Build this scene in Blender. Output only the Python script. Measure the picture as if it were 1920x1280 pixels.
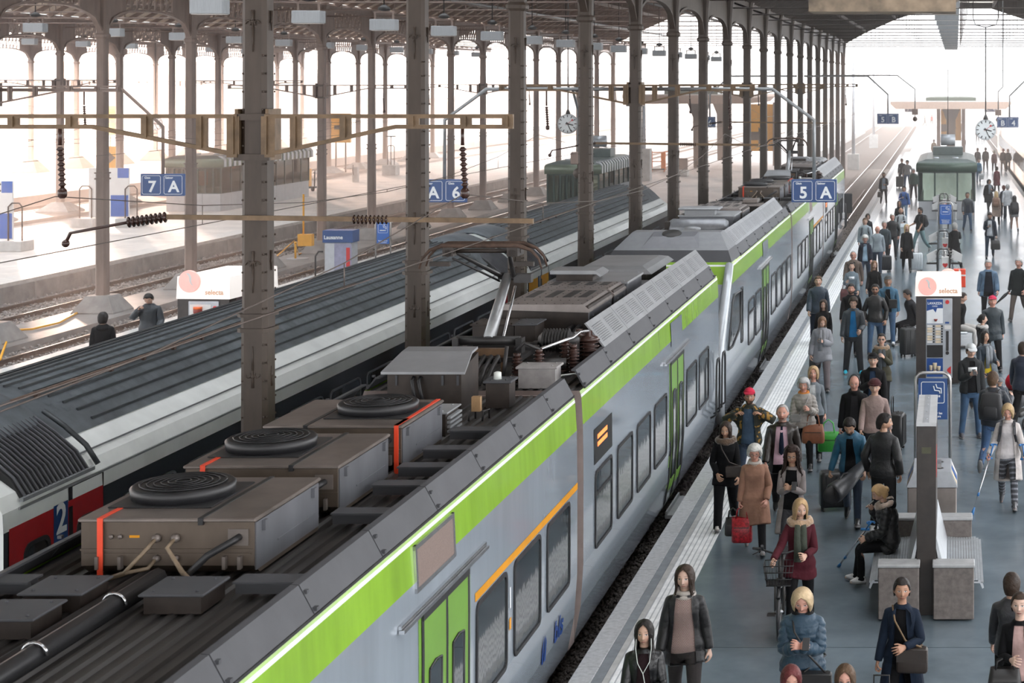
import bpy, math, random
import numpy as np
from mathutils import Vector, Matrix

for _o in list(bpy.data.objects):
	bpy.data.objects.remove(_o)
C = bpy.context.scene.collection
SC = bpy.context.scene
rnd = random.Random(7)
PI = math.pi

# ------------------------------------------------------------------ camera
# platform level is z = 0; the camera stands on a footbridge 6.84 m above it
# and looks along +Y; the lens is shifted so that uprights stay upright.
EYE = 6.84
FOC = 3200.0                      # focal length in pixels of the 1920 px frame
VPX, VPY = 1785.0, 156.0          # vanishing point of the column rows
cam_d = bpy.data.cameras.new('camera')
cam_d.sensor_width = 36.0
cam_d.lens = 36.0 * FOC / 1920.0
cam_d.shift_x = -(VPX - 960.0) / 1920.0
cam_d.shift_y = -(640.0 - VPY) / 1920.0
cam_d.clip_start = 0.5
cam_d.clip_end = 3000.0
cam_d.dof.use_dof = True
cam_d.dof.focus_distance = 25.0
cam_d.dof.aperture_fstop = 5.0
cam = bpy.data.objects.new('camera', cam_d)
cam.location = (0, 0, EYE)
cam.rotation_euler = (PI / 2, 0, 0)
C.objects.link(cam)
SC.camera = cam

# ------------------------------------------------------------------ light
world = bpy.data.worlds.new('sky')
SC.world = world
world.use_nodes = True
_bg = world.node_tree.nodes['Background']
_bg.inputs['Color'].default_value = (0.97, 0.98, 1.0, 1)
_bg.inputs['Strength'].default_value = 3.1
sun_d = bpy.data.lights.new('sun', 'SUN')
sun_d.energy = 7.0
sun_d.angle = math.radians(3.0)
sun_d.color = (1.0, 0.66, 0.50)
sun = bpy.data.objects.new('sun', sun_d)
sun.rotation_euler = Vector((0.512, -0.852, -0.110)).to_track_quat('-Z', 'Y').to_euler()
sun.location = (-60, 90, 40)
C.objects.link(sun)

SC.view_settings.view_transform = 'Standard'
SC.view_settings.look = 'None'
SC.view_settings.gamma = 1.0
SC.view_settings.use_curve_mapping = False
SC.view_settings.exposure = 0.5
cy = SC.cycles
cy.max_bounces = 6
cy.diffuse_bounces = 4
cy.glossy_bounces = 2
cy.transmission_bounces = 3
cy.transparent_max_bounces = 10
cy.caustics_reflective = False
cy.caustics_refractive = False
cy.sample_clamp_indirect = 6.0

# ------------------------------------------------------------------ picture <-> place
def ground(px, py, z=0.0):
	"""place on the level z that is seen at this point of the frame"""
	y = FOC * (EYE - z) / (py - VPY)
	return ((px - VPX) * y / FOC, y)

def at_depth(px, py, y):
	return ((px - VPX) * y / FOC, y, EYE - (py - VPY) * y / FOC)

TRK = 0.0045                      # the tracks run a hair to the left of the column rows
def tx(x0, y):
	return x0 - TRK * y

# ------------------------------------------------------------------ materials
MATS = {}
def mat(name, col, rough=0.6, metal=0.0, var=0.12, scale=6.0, bump=0.0, spec=0.5, coat=0.0,
		emit=None, es=1.0, stretch=None, coords='Object', dirt=0.0, var2=None):
	if name in MATS:
		return MATS[name]
	m = bpy.data.materials.new(name)
	m.use_nodes = True
	nt = m.node_tree
	N, L = nt.nodes, nt.links
	b = N['Principled BSDF']
	b.inputs['Roughness'].default_value = rough
	b.inputs['Metallic'].default_value = metal
	b.inputs['Specular IOR Level'].default_value = spec
	if coat:
		b.inputs['Coat Weight'].default_value = coat
		b.inputs['Coat Roughness'].default_value = 0.08
	c = (col[0], col[1], col[2], 1)
	b.inputs['Base Color'].default_value = c
	if var or bump or dirt:
		tc = N.new('ShaderNodeTexCoord')
		mp = N.new('ShaderNodeMapping')
		if stretch:
			mp.inputs['Scale'].default_value = stretch
		L.new(tc.outputs[coords], mp.inputs['Vector'])
		nz = N.new('ShaderNodeTexNoise')
		nz.inputs['Scale'].default_value = scale
		nz.inputs['Detail'].default_value = 4.0
		nz.inputs['Roughness'].default_value = 0.6
		L.new(mp.outputs[0], nz.inputs['Vector'])
		if var:
			rp = N.new('ShaderNodeValToRGB')
			lo = [max(0, v * (1 - var * 1.6)) for v in col]
			hi = [min(1, v * (1 + var * 1.6)) for v in col]
			if var2:
				hi = var2
			rp.color_ramp.elements[0].position = 0.3
			rp.color_ramp.elements[1].position = 0.72
			rp.color_ramp.elements[0].color = (*lo, 1)
			rp.color_ramp.elements[1].color = (*hi, 1)
			L.new(nz.outputs['Fac'], rp.inputs['Fac'])
			L.new(rp.outputs['Color'], b.inputs['Base Color'])
		if bump:
			bp = N.new('ShaderNodeBump')
			bp.inputs['Strength'].default_value = bump
			bp.inputs['Distance'].default_value = 0.02
			L.new(nz.outputs['Fac'], bp.inputs['Height'])
			L.new(bp.outputs[0], b.inputs['Normal'])
	if emit:
		b.inputs['Emission Color'].default_value = (*emit, 1)
		b.inputs['Emission Strength'].default_value = es
	MATS[name] = m
	return m

def S(r, g, b):
	"""sRGB 0-255 to linear"""
	def f(v):
		v /= 255.0
		return v / 12.92 if v <= 0.04045 else ((v + 0.055) / 1.055) ** 2.4
	return (f(r), f(g), f(b))

# ------------------------------------------------------------------ mesh builder
class MB:
	def __init__(s):
		s.v, s.f, s.m, s.s = [], [], [], []
		s.n = 0
	def add(s, verts, faces, m=0, smooth=False, T=None):
		if T is not None:
			verts = [tuple(T @ Vector(p)) for p in verts]
		b = s.n
		s.v.extend(verts)
		s.n += len(verts)
		for f in faces:
			s.f.append(tuple(i + b for i in f))
			s.m.append(m)
			s.s.append(smooth)
		return s
	def box(s, x0, y0, z0, x1, y1, z1, m=0, T=None, ch=0.0):
		if ch <= 0:
			v = [(x0, y0, z0), (x1, y0, z0), (x1, y1, z0), (x0, y1, z0),
				 (x0, y0, z1), (x1, y0, z1), (x1, y1, z1), (x0, y1, z1)]
			f = [(3, 2, 1, 0), (4, 5, 6, 7), (0, 1, 5, 4), (1, 2, 6, 5), (2, 3, 7, 6), (3, 0, 4, 7)]
			return s.add(v, f, m, False, T)
		c = ch
		def ring(z, i):
			return [(x0 + c + i, y0 + i, z), (x1 - c - i, y0 + i, z), (x1 - i, y0 + c + i, z), (x1 - i, y1 - c - i, z),
					(x1 - c - i, y1 - i, z), (x0 + c + i, y1 - i, z), (x0 + i, y1 - c - i, z), (x0 + i, y0 + c + i, z)]
		return s.loft([ring(z0, c), ring(z0 + c, 0), ring(z1 - c, 0), ring(z1, c)], m=m, T=T)
	def loft(s, rings, m=0, smooth=False, cap=True, T=None, close=True):
		n = len(rings[0])
		v = [p for r in rings for p in r]
		f = []
		for i in range(len(rings) - 1):
			a, b = i * n, (i + 1) * n
			for j in range(n if close else n - 1):
				k = (j + 1) % n
				f.append((a + j, a + k, b + k, b + j))
		s.add(v, f, m, smooth, T)
		if cap and close:
			b0 = s.n - len(v)
			s.f.append(tuple(b0 + j for j in reversed(range(n)))); s.m.append(m); s.s.append(False)
			e = b0 + (len(rings) - 1) * n
			s.f.append(tuple(e + j for j in range(n))); s.m.append(m); s.s.append(False)
		return s
	def tube(s, pts, r, n=8, m=0, smooth=True, T=None, cap=True):
		P = [Vector(p) for p in pts]
		rings = []
		prev = None
		for i, p in enumerate(P):
			if i == 0:
				d = P[1] - P[0]
			elif i == len(P) - 1:
				d = P[-1] - P[-2]
			else:
				d = (P[i + 1] - p).normalized() + (p - P[i - 1]).normalized()
			if d.length < 1e-9:
				d = Vector((0, 0, 1))
			d.normalize()
			if prev is None:
				u = d.cross(Vector((0, 0, 1)))
				if u.length < 1e-3:
					u = d.cross(Vector((1, 0, 0)))
			else:
				u = prev - d * prev.dot(d)
			u.normalize()
			prev = u
			w = d.cross(u)
			rr = r[i] if hasattr(r, '__len__') else r
			rings.append([tuple(p + (u * math.cos(a) + w * math.sin(a)) * rr)
						  for a in [2 * PI * k / n for k in range(n)]])
		return s.loft(rings, m, smooth, cap, T)
	def bar(s, a, b, w, h, m=0, T=None):
		"""square bar from a to b"""
		a, b = Vector(a), Vector(b)
		d = (b - a).normalized()
		u = d.cross(Vector((0, 0, 1)))
		if u.length < 1e-3:
			u = Vector((1, 0, 0))
		u.normalize()
		w2 = u.cross(d)
		q = []
		for p in (a, b):
			q.append([tuple(p + u * (sx * w / 2) + w2 * (sz * h / 2)) for sx, sz in ((-1, -1), (1, -1), (1, 1), (-1, 1))])
		return s.loft(q, m, False, True, T)
	def lathe(s, prof, c=(0, 0, 0), n=16, m=0, smooth=True, T=None, axis='z'):
		rings = []
		for r, z in prof:
			ring = []
			for k in range(n):
				a = 2 * PI * k / n
				p = (r * math.cos(a), r * math.sin(a), z)
				if axis == 'x':
					p = (z, p[0], p[1])
				elif axis == 'y':
					p = (p[0], z, -p[1]) if False else (p[1], z, p[0])
				ring.append((p[0] + c[0], p[1] + c[1], p[2] + c[2]))
			rings.append(ring)
		return s.loft(rings, m, smooth, True, T)
	def prism(s, poly, a0, a1, axis='y', m=0, T=None, smooth=False):
		"""poly is a list of 2d points; extruded along axis"""
		def P(p, a):
			if axis == 'y':
				return (p[0], a, p[1])
			if axis == 'x':
				return (a, p[0], p[1])
			return (p[0], p[1], a)
		return s.loft([[P(p, a0) for p in poly], [P(p, a1) for p in poly]], m, smooth, True, T)
	def ball(s, c, r, nu=12, nv=8, m=0, T=None):
		rx, ry, rz = r if hasattr(r, '__len__') else (r, r, r)
		rings = []
		for i in range(nv + 1):
			t = -PI / 2 + PI * i / nv
			cr = max(math.cos(t), 0.02)
			rings.append([(c[0] + rx * cr * math.cos(2 * PI * k / nu), c[1] + ry * cr * math.sin(2 * PI * k / nu),
						   c[2] + rz * math.sin(t)) for k in range(nu)])
		return s.loft(rings, m, True, True, T)
	def disc(s, c, r, n=24, axis='y', m=0, T=None):
		v = []
		for k in range(n):
			a = 2 * PI * k / n
			if axis == 'y':
				v.append((c[0] + r * math.cos(a), c[1], c[2] + r * math.sin(a)))
			elif axis == 'z':
				v.append((c[0] + r * math.cos(a), c[1] + r * math.sin(a), c[2]))
			else:
				v.append((c[0], c[1] + r * math.cos(a), c[2] + r * math.sin(a)))
		return s.add(v, [tuple(range(n))], m, False, T)
	def mesh(s, name, mats):
		me = bpy.data.meshes.new(name)
		me.from_pydata(s.v, [], s.f)
		if not isinstance(mats, (list, tuple)):
			mats = [mats]
		for q in mats:
			me.materials.append(q)
		if len(mats) > 1:
			me.polygons.foreach_set('material_index', s.m)
		me.polygons.foreach_set('use_smooth', s.s)
		me.update()
		return me

def tag(o, label=None, cat=None, group=None, kind=None):
	if label: o['label'] = label
	if cat: o['category'] = cat
	if group: o['group'] = group
	if kind: o['kind'] = kind
	return o

def put(name, me, parent=None, loc=None, rz=0.0, label=None, cat=None, group=None, kind=None, rot=None):
	o = bpy.data.objects.new(name, me)
	C.objects.link(o)
	if parent is not None:
		o.parent = parent
	if loc is not None:
		o.location = loc
	if rot is not None:
		o.rotation_euler = rot
	elif rz:
		o.rotation_euler = (0, 0, rz)
	return tag(o, label, cat, group, kind)

def part(name, mb, mats, parent=None, **k):
	return put(name, mb.mesh(name, mats), parent, **k)

def thing(name, label, cat, loc=(0, 0, 0), rz=0.0, group=None):
	o = bpy.data.objects.new(name, None)
	C.objects.link(o)
	o.location = loc
	o.rotation_euler = (0, 0, rz)
	o.empty_display_size = 0.2
	return tag(o, label, cat, group)

def kids(o):
	return [c for c in KID.get(o.name, [])]

def dup(root, loc, rz=None, label=None, group=None):
	"""copy of a thing with copies of its parts and sub-parts (mesh data shared)"""
	r = root.copy(); C.objects.link(r)
	r.location = loc
	if rz is not None: r.rotation_euler = (0, 0, rz)
	if label: r['label'] = label
	if group: r['group'] = group
	for ch in root.children:
		c = ch.copy(); C.objects.link(c); c.parent = r
		for g in ch.children:
			d = g.copy(); C.objects.link(d); d.parent = c
	return r

def struct(name, mb, mats, parent=None, **k):
	return put(name, mb.mesh(name, mats), parent, kind='structure' if parent is None else None, **k)

FONT = None
def text_mesh(s, size, align='CENTER', depth=0.0, sx=1.0):
	"""flat lettering as a mesh in the XZ plane, facing -Y, centred on the origin"""
	cu = bpy.data.curves.new('letters', 'FONT')
	cu.body = s
	cu.size = size
	cu.align_x = align
	cu.align_y = 'CENTER'
	cu.extrude = depth
	cu.resolution_u = 3
	cu.offset = size * 0.028
	o = bpy.data.objects.new('letters', cu)
	C.objects.link(o)
	dg = bpy.context.evaluated_depsgraph_get()
	me = bpy.data.meshes.new_from_object(o.evaluated_get(dg))
	bpy.data.objects.remove(o)
	R = Matrix.Rotation(PI / 2, 4, 'X') @ Matrix.Diagonal((sx, 1, 1, 1))
	me.transform(R)
	return me

def letters(s, size, m, parent, loc, rot=(0, 0, 0), align='CENTER', sx=1.0, name='lettering', label=None):
	me = text_mesh(s, size, align, 0.0, sx)
	me.materials.clear()
	me.materials.append(m)
	return put(name, me, parent, loc, rot=rot, label=label)
# ================================================================== materials of the station
M_asph = mat('asphalt', (0.130, 0.165, 0.192), rough=0.36, var=0.16, scale=0.9, spec=0.8, bump=0.06)
def _asph():
	nt = M_asph.node_tree; N, L = nt.nodes, nt.links
	b = N['Principled BSDF']
	tc = N.new('ShaderNodeTexCoord')
	n1 = N.new('ShaderNodeTexNoise'); n1.inputs['Scale'].default_value = 0.35; n1.inputs['Detail'].default_value = 6
	n2 = N.new('ShaderNodeTexNoise'); n2.inputs['Scale'].default_value = 60; n2.inputs['Detail'].default_value = 2
	L.new(tc.outputs['Object'], n1.inputs['Vector']); L.new(tc.outputs['Object'], n2.inputs['Vector'])
	r = N.new('ShaderNodeMapRange'); r.inputs['To Min'].default_value = 0.15; r.inputs['To Max'].default_value = 0.30
	L.new(n1.outputs['Fac'], r.inputs['Value']); L.new(r.outputs[0], b.inputs['Roughness'])
	bp = N.new('ShaderNodeBump'); bp.inputs['Strength'].default_value = 0.12; bp.inputs['Distance'].default_value = 0.004
	L.new(n2.outputs['Fac'], bp.inputs['Height']); L.new(bp.outputs[0], b.inputs['Normal'])
_asph()
M_conc = mat('concrete', (0.30, 0.29, 0.28), rough=0.8, var=0.15, scale=2.2, bump=0.15)
M_concl = mat('light_concrete', (0.46, 0.46, 0.45), rough=0.7, var=0.12, scale=3.0, bump=0.1)
M_edge = mat('edge_stone', (0.44, 0.45, 0.46), rough=0.62, var=0.12, scale=14.0, bump=0.12)
M_white = mat('white_paint', (0.86, 0.87, 0.88), rough=0.5, var=0.1, scale=5.0)
M_pave = mat('pale_paving', (0.62, 0.57, 0.53), rough=0.6, var=0.12, scale=0.7, bump=0.05)
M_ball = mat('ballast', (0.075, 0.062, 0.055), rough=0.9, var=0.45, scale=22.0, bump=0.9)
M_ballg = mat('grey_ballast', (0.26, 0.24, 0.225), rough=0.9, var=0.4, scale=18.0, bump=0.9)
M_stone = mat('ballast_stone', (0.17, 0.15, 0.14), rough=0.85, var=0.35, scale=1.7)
M_sleep = mat('sleeper_concrete', (0.20, 0.17, 0.15), rough=0.85, var=0.2, scale=4.0)
M_rust = mat('rail_rust', (0.09, 0.055, 0.04), rough=0.7, var=0.25, scale=8.0)
M_rail = mat('rail_steel', (0.55, 0.53, 0.52), rough=0.25, metal=0.9, var=0.08)
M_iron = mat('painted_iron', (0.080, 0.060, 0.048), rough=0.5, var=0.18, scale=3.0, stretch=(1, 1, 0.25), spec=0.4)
M_iron2 = mat('glare_pale_iron', (0.27, 0.20, 0.17), rough=0.55, var=0.15, scale=3.0, stretch=(1, 1, 0.25))  # same iron lightened: haze and glare over the far rows put into the colour
M_beam = mat('galvanised_beam', (0.19, 0.125, 0.072), rough=0.5, metal=0.2, var=0.2, scale=4.0)
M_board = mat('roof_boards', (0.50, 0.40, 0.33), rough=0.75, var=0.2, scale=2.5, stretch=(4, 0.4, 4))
M_board2 = mat('glare_pale_boards', (0.84, 0.71, 0.61), rough=0.75, var=0.15, scale=2.5, stretch=(4, 0.4, 4))  # boards lightened: bounced light and glare mixed into their colour
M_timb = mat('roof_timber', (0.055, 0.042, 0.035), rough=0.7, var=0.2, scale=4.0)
M_steelg = mat('grey_steel', (0.34, 0.35, 0.36), rough=0.4, metal=0.6, var=0.1)
M_lampg = mat('lamp_housing', (0.36, 0.38, 0.40), rough=0.45, metal=0.35, var=0.08, scale=9.0, stretch=(6, 1, 0.3))
M_lampb = mat('lamp_lens', (0.75, 0.72, 0.68), rough=0.4, var=0.0)
M_ins = mat('brown_porcelain', (0.06, 0.03, 0.024), rough=0.22, var=0.15)
M_wire = mat('copper_wire', (0.16, 0.13, 0.115), rough=0.45, metal=0.6, var=0.1)
M_blue = mat('sign_blue', S(33, 70, 125), rough=0.3, var=0.06, scale=2.0)
M_bblue = mat('bright_blue', S(20, 92, 178), rough=0.3, var=0.05)
M_lett = mat('sign_white', (0.80, 0.82, 0.84), rough=0.4, var=0.0)
M_black = mat('black_paint', (0.012, 0.012, 0.013), rough=0.35, var=0.2)
M_dark = mat('dark_iron', (0.03, 0.028, 0.028), rough=0.45, var=0.2)
M_clock = mat('clock_face', (0.80, 0.83, 0.84), rough=0.25, var=0.0)
M_red = mat('signal_red', (0.62, 0.03, 0.03), rough=0.35, var=0.05)
M_glass = None
def glass(name, tint, alpha=0.55, rough=0.03):
	"""thin pane: lets light through, mirrors at a glance"""
	m = bpy.data.materials.new(name); m.use_nodes = True
	nt = m.node_tree; N, L = nt.nodes, nt.links
	for n in list(N):
		if n.type != 'OUTPUT_MATERIAL': N.remove(n)
	out = [n for n in N if n.type == 'OUTPUT_MATERIAL'][0]
	tr = N.new('ShaderNodeBsdfTransparent'); tr.inputs['Color'].default_value = (*tint, 1)
	gl = N.new('ShaderNodeBsdfGlossy'); gl.inputs['Roughness'].default_value = rough
	gl.inputs['Color'].default_value = (0.9, 0.95, 0.93, 1)
	fr = N.new('ShaderNodeFresnel'); fr.inputs['IOR'].default_value = 1.5
	mx = N.new('ShaderNodeMixShader')
	L.new(fr.outputs[0], mx.inputs[0]); L.new(tr.outputs[0], mx.inputs[1]); L.new(gl.outputs[0], mx.inputs[2])
	L.new(mx.outputs[0], out.inputs[0])
	MATS[name] = m
	return m
M_glass = glass('shelter_glass', (0.50, 0.56, 0.51))
M_roofglass = glass('roof_glass', (0.86, 0.87, 0.88))

# ================================================================== ground, tracks and platforms
g = MB(); g.box(-400, -60, -1.3, 300, 900, -1.0)
struct('ground', g, mat('far_ground', (0.42, 0.39, 0.36), rough=0.9, var=0.15, scale=0.2))

# --- platform between tracks 5 and 4
plat = put('floor', None, kind='structure')
joints = [-15, 12.0, 20.7, 33.0, 46.0, 59.0, 72.0, 85.0, 98.0, 111.0, 124.0, 150.0, 180.0, 300.0]
for a, b in zip(joints[:-1], joints[1:]):
	q = MB()
	q.prism([(tx(-3.42, a), a + .012), (tx(4.75, a), a + .012), (tx(4.75, b), b - .012), (tx(-3.42, b), b - .012)], -0.25, 0.0, 'z')
	part('floor_slab', q, M_asph, plat)
q = MB()
for x0, x1, z in ((-4.27, -3.40, -0.02), (4.70, 5.0, -0.02)):
	q.prism([(tx(x0, -15), -15), (tx(x1, -15), -15), (tx(x1, 300), 300), (tx(x0, 300), 300)], -0.95, z, 'z')
part('platform_footing', q, M_conc, plat)
em = MB(); em.box(-0.13, 0.008, -0.16, 0.13, 1.992, 0.004, ch=0.008); em = em.mesh('edge_stone', [M_edge])
for i in range(75):
	y = 14.0 + 2.0 * i
	put('edge_stone', em, plat, (tx(-4.17, y), y, 0), rot=(0, 0, TRK))
	if y > 60:
		put('edge_stone', em, plat, (tx(4.87, y), y, 0), rot=(0, 0, TRK))
def strip(name, x0, x1, z0, z1, m, y0=10, y1=170):
	q = MB()
	q.prism([(tx(x0, y0), y0), (tx(x1, y0), y0), (tx(x1, y1), y1), (tx(x0, y1), y1)], z0, z1, 'z')
	return part(name, q, m, plat)
strip('border_strip', -4.035, -3.915, -0.1, 0.001, mat('border_grey', (0.22, 0.24, 0.26), rough=0.5, var=0.12, scale=6.0))
strip('pale_border', -3.912, -3.84, -0.1, 0.002, M_concl)
strip('tactile_bed', -3.838, -3.422, -0.1, 0.001, mat('tactile_grey', (0.50, 0.52, 0.54), rough=0.55, var=0.1, scale=5.0))
for k in range(6):
	x = -3.82 + k * 0.07
	strip('tactile_rib', x, x + 0.047, -0.02, 0.008, M_white)

# --- manhole cover near the lower edge
q = MB(); q.box(-.36, -.5, -.01, .36, .5, .006)
mh = thing('manhole_cover', 'rectangular steel cover let into the platform floor in front', 'cover', (-2.45, 18.9, 0))
part('frame', q, M_steelg, mh)
q = MB(); q.box(-.32, -.46, .0, .32, .46, .009)
part('lid', q, mat('lid_grey', (0.2, 0.22, 0.24), rough=0.4, var=0.15), mh)

# --- the sunken bed of tracks 5 and 6 and the bed of track 4
q = MB()
q.prism([(tx(-12.9, -15), -15), (tx(-4.3, -15), -15), (tx(-4.3, 300), 300), (tx(-12.9, 300), 300)], -1.0, -0.74, 'z')
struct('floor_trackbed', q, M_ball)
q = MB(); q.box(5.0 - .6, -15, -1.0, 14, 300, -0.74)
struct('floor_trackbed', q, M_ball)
q = MB(); q.box(14, -15, -1.0, 40, 300, -0.1)
struct('floor_platform', q, M_pave)

# --- low island platform of track 6
def slab(name, x0, x1, z0, z1, m, y0=-15, y1=260, lip=None, T=0.0):
	q = MB()
	q.prism([(x0 - T * y0, y0), (x1 - T * y0, y0), (x1 - T * y1, y1), (x0 - T * y1, y1)], z0, z1, 'z')
	o = struct(name, q, m)
	return o
isl = slab('floor_island', -22.4, -13.5, -0.9, 0.0, M_pave)
isl.data.materials[0] = mat('island_paving', (0.34, 0.32, 0.31), rough=0.6, var=0.15, scale=0.6, bump=0.05)
q = MB(); q.box(-22.75, -15, -.9, -22.4, 260, .015, 0); q.box(-13.5, -15, -.9, -13.15, 260, .015, 0)
struct('trim_island', q, M_concl)
slab('floor_walkway', -28.9, -22.75, -0.95, -0.72, M_ballg)
slab('floor_walkway', -28.5, -26.3, -0.9, -0.52, mat('walkway_grey', (0.27, 0.255, 0.245), rough=0.6, var=0.15, scale=0.8))
slab('floor_walkway', -32.4, -28.9, -0.95, -0.72, M_ballg)
slab('floor_platform', -44.9, -33.3, -0.9, 0.0, M_pave)
q = MB(); q.box(-33.3, -15, -.9, -32.3, 260, .01)
struct('trim_platform', q, mat('platform_border', (0.60, 0.57, 0.54), rough=0.6, var=0.08, scale=3.0))
# retaining wall of platform 7: precast panels
wal = put('wall_platform', None, kind='structure')
wm = MB(); wm.box(-0.05, 0.02, -.75, .03, 3.98, -.12, ch=.012); wm = wm.mesh('wall_panel', [M_conc])
for i in range(25):
	put('wall_panel', wm, wal, (-32.3, 44 + 4 * i, 0))
slab('floor_strip', -48.0, -44.9, -0.9, 0.17, mat('strip_paving', (0.36, 0.31, 0.28), rough=0.7, var=0.12, scale=0.7))
slab('floor_walkway', -52.3, -48.0, -0.9, -0.16, M_ballg)
slab('floor_platform', -75.0, -52.3, -0.9, 0.45, mat('far_paving', (0.46, 0.39, 0.35), rough=0.7, var=0.12, scale=0.5))
slab('floor_yard', -160.0, -75.0, -0.9, 0.2, M_pave)

# --- rails and sleepers
sl = MB(); sl.box(-1.3, -.13, -.16, 1.3, .13, 0.0, ch=.02); sl = sl.mesh('sleeper', [M_sleep])
rp = [(-.07, 0), (.07, 0), (.02, .03), (.012, .10), (.036, .115), (.036, .15), (-.036, .15), (-.036, .115), (-.012, .10), (-.02, .03)]
def track(xc, zt, ys, y0, y1, T, label, stuff_from=None):
	t = thing('railway_track', label, 'track', (xc, 0, zt - .15), TRK if T else 0)
	for sx in (-.7535, .7535):
		q = MB(); q.prism([(p[0] + sx, p[1]) for p in rp], y0, y1, 'y', 0)
		r = part('rail', q, M_rust, t)
		q = MB(); q.box(sx - .03, y0, .149, sx + .03, y1, .153)
		part('running_surface', q, M_rail, r)
	y = ys[0]
	while y < ys[1]:
		put('sleeper', sl, t, (0, y, 0.0))
		y += 0.62
	return t
track(-5.98, -0.55, (76, 150), 16, 300, True, 'railway track running off beyond the end of the green train')
track(-24.65, -0.55, (40, 110), 30, 260, False, 'track along the far edge of the narrow island platform')
track(-30.55, -0.55, (44, 118), 30, 260, False, 'track below the wall of the wide pale platform')
track(-50.3, 0.0, (84, 130), 60, 260, False, 'sunlit track beyond the wide pale platform on the left')
track(-11.4, -0.55, (76, 120), 16, 300, True, 'track under the white striped train with a ribbed grey roof')
track(6.7, -0.55, (80, 110), 60, 300, True, 'track under the pale train at the right edge')
# rusty beam lying in the track beyond the green train
q = MB(); q.prism([(-.05, 0), (.05, 0), (.05, .09), (-.05, .09)], 79.5, 118, 'y')
tag(part('guard_rail', q, M_rust, None, loc=(tx(-5.5, 0), 0, -.60), rz=TRK),
	'rusty check rail lying inside the track beyond the green train', 'rail')

# --- ballast stones (nobody could count them)
def stones(name, boxes, n, size, m, label):
	rs = np.random.RandomState(5)
	base = np.array([(1, 0, 0), (-1, 0, 0), (0, 1, 0), (0, -1, 0), (0, 0, .8), (0, 0, -.8)], float)
	fc = np.array([(0, 2, 4), (2, 1, 4), (1, 3, 4), (3, 0, 4), (2, 0, 5), (1, 2, 5), (3, 1, 5), (0, 3, 5)])
	V = []; F = []
	tot = sum((b[1] - b[0]) * (b[3] - b[2]) for b in boxes)
	k = 0
	for b in boxes:
		nn = int(n * (b[1] - b[0]) * (b[3] - b[2]) / tot)
		P = np.stack([rs.uniform(b[0], b[1], nn), rs.uniform(b[2], b[3], nn), b[4] + rs.uniform(-.02, .035, nn)], 1)
		P[:, 0] -= TRK * P[:, 1] * b[5]
		sc = rs.uniform(.6, 1.3, (nn, 1, 1)) * size
		A = rs.normal(size=(nn, 3, 3)); Q, _ = np.linalg.qr(A)
		v = (base[None] * rs.uniform(.6, 1.25, (nn, 6, 1)) * sc) @ Q + P[:, None]
		V.append(v.reshape(-1, 3)); F.append((fc[None] + (np.arange(nn) * 6)[:, None, None] + k).reshape(-1, 3)); k += nn * 6
	V = np.concatenate(V); F = np.concatenate(F)
	me = bpy.data.meshes.new(name)
	me.vertices.add(len(V)); me.vertices.foreach_set('co', V.ravel())
	me.loops.add(len(F) * 3); me.loops.foreach_set('vertex_index', F.ravel())
	me.polygons.add(len(F)); me.polygons.foreach_set('loop_start', np.arange(len(F)) * 3)
	me.polygons.foreach_set('loop_total', np.full(len(F), 3)); me.update(); me.validate()
	me.materials.append(m)
	return put(name, me, None, label=label, cat='ballast', kind='stuff')
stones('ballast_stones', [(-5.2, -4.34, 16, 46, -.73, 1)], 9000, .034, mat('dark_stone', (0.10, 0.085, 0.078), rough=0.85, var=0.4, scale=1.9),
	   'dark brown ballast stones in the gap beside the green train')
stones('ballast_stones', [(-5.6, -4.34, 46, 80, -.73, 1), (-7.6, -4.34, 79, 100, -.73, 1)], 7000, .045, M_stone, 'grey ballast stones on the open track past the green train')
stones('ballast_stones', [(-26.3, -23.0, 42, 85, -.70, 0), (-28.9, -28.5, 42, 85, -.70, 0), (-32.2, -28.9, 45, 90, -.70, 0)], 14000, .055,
	   mat('pale_stone', (0.36, 0.33, 0.31), rough=0.85, var=0.35, scale=1.9), 'pale grey ballast stones between the tracks on the left')

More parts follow.
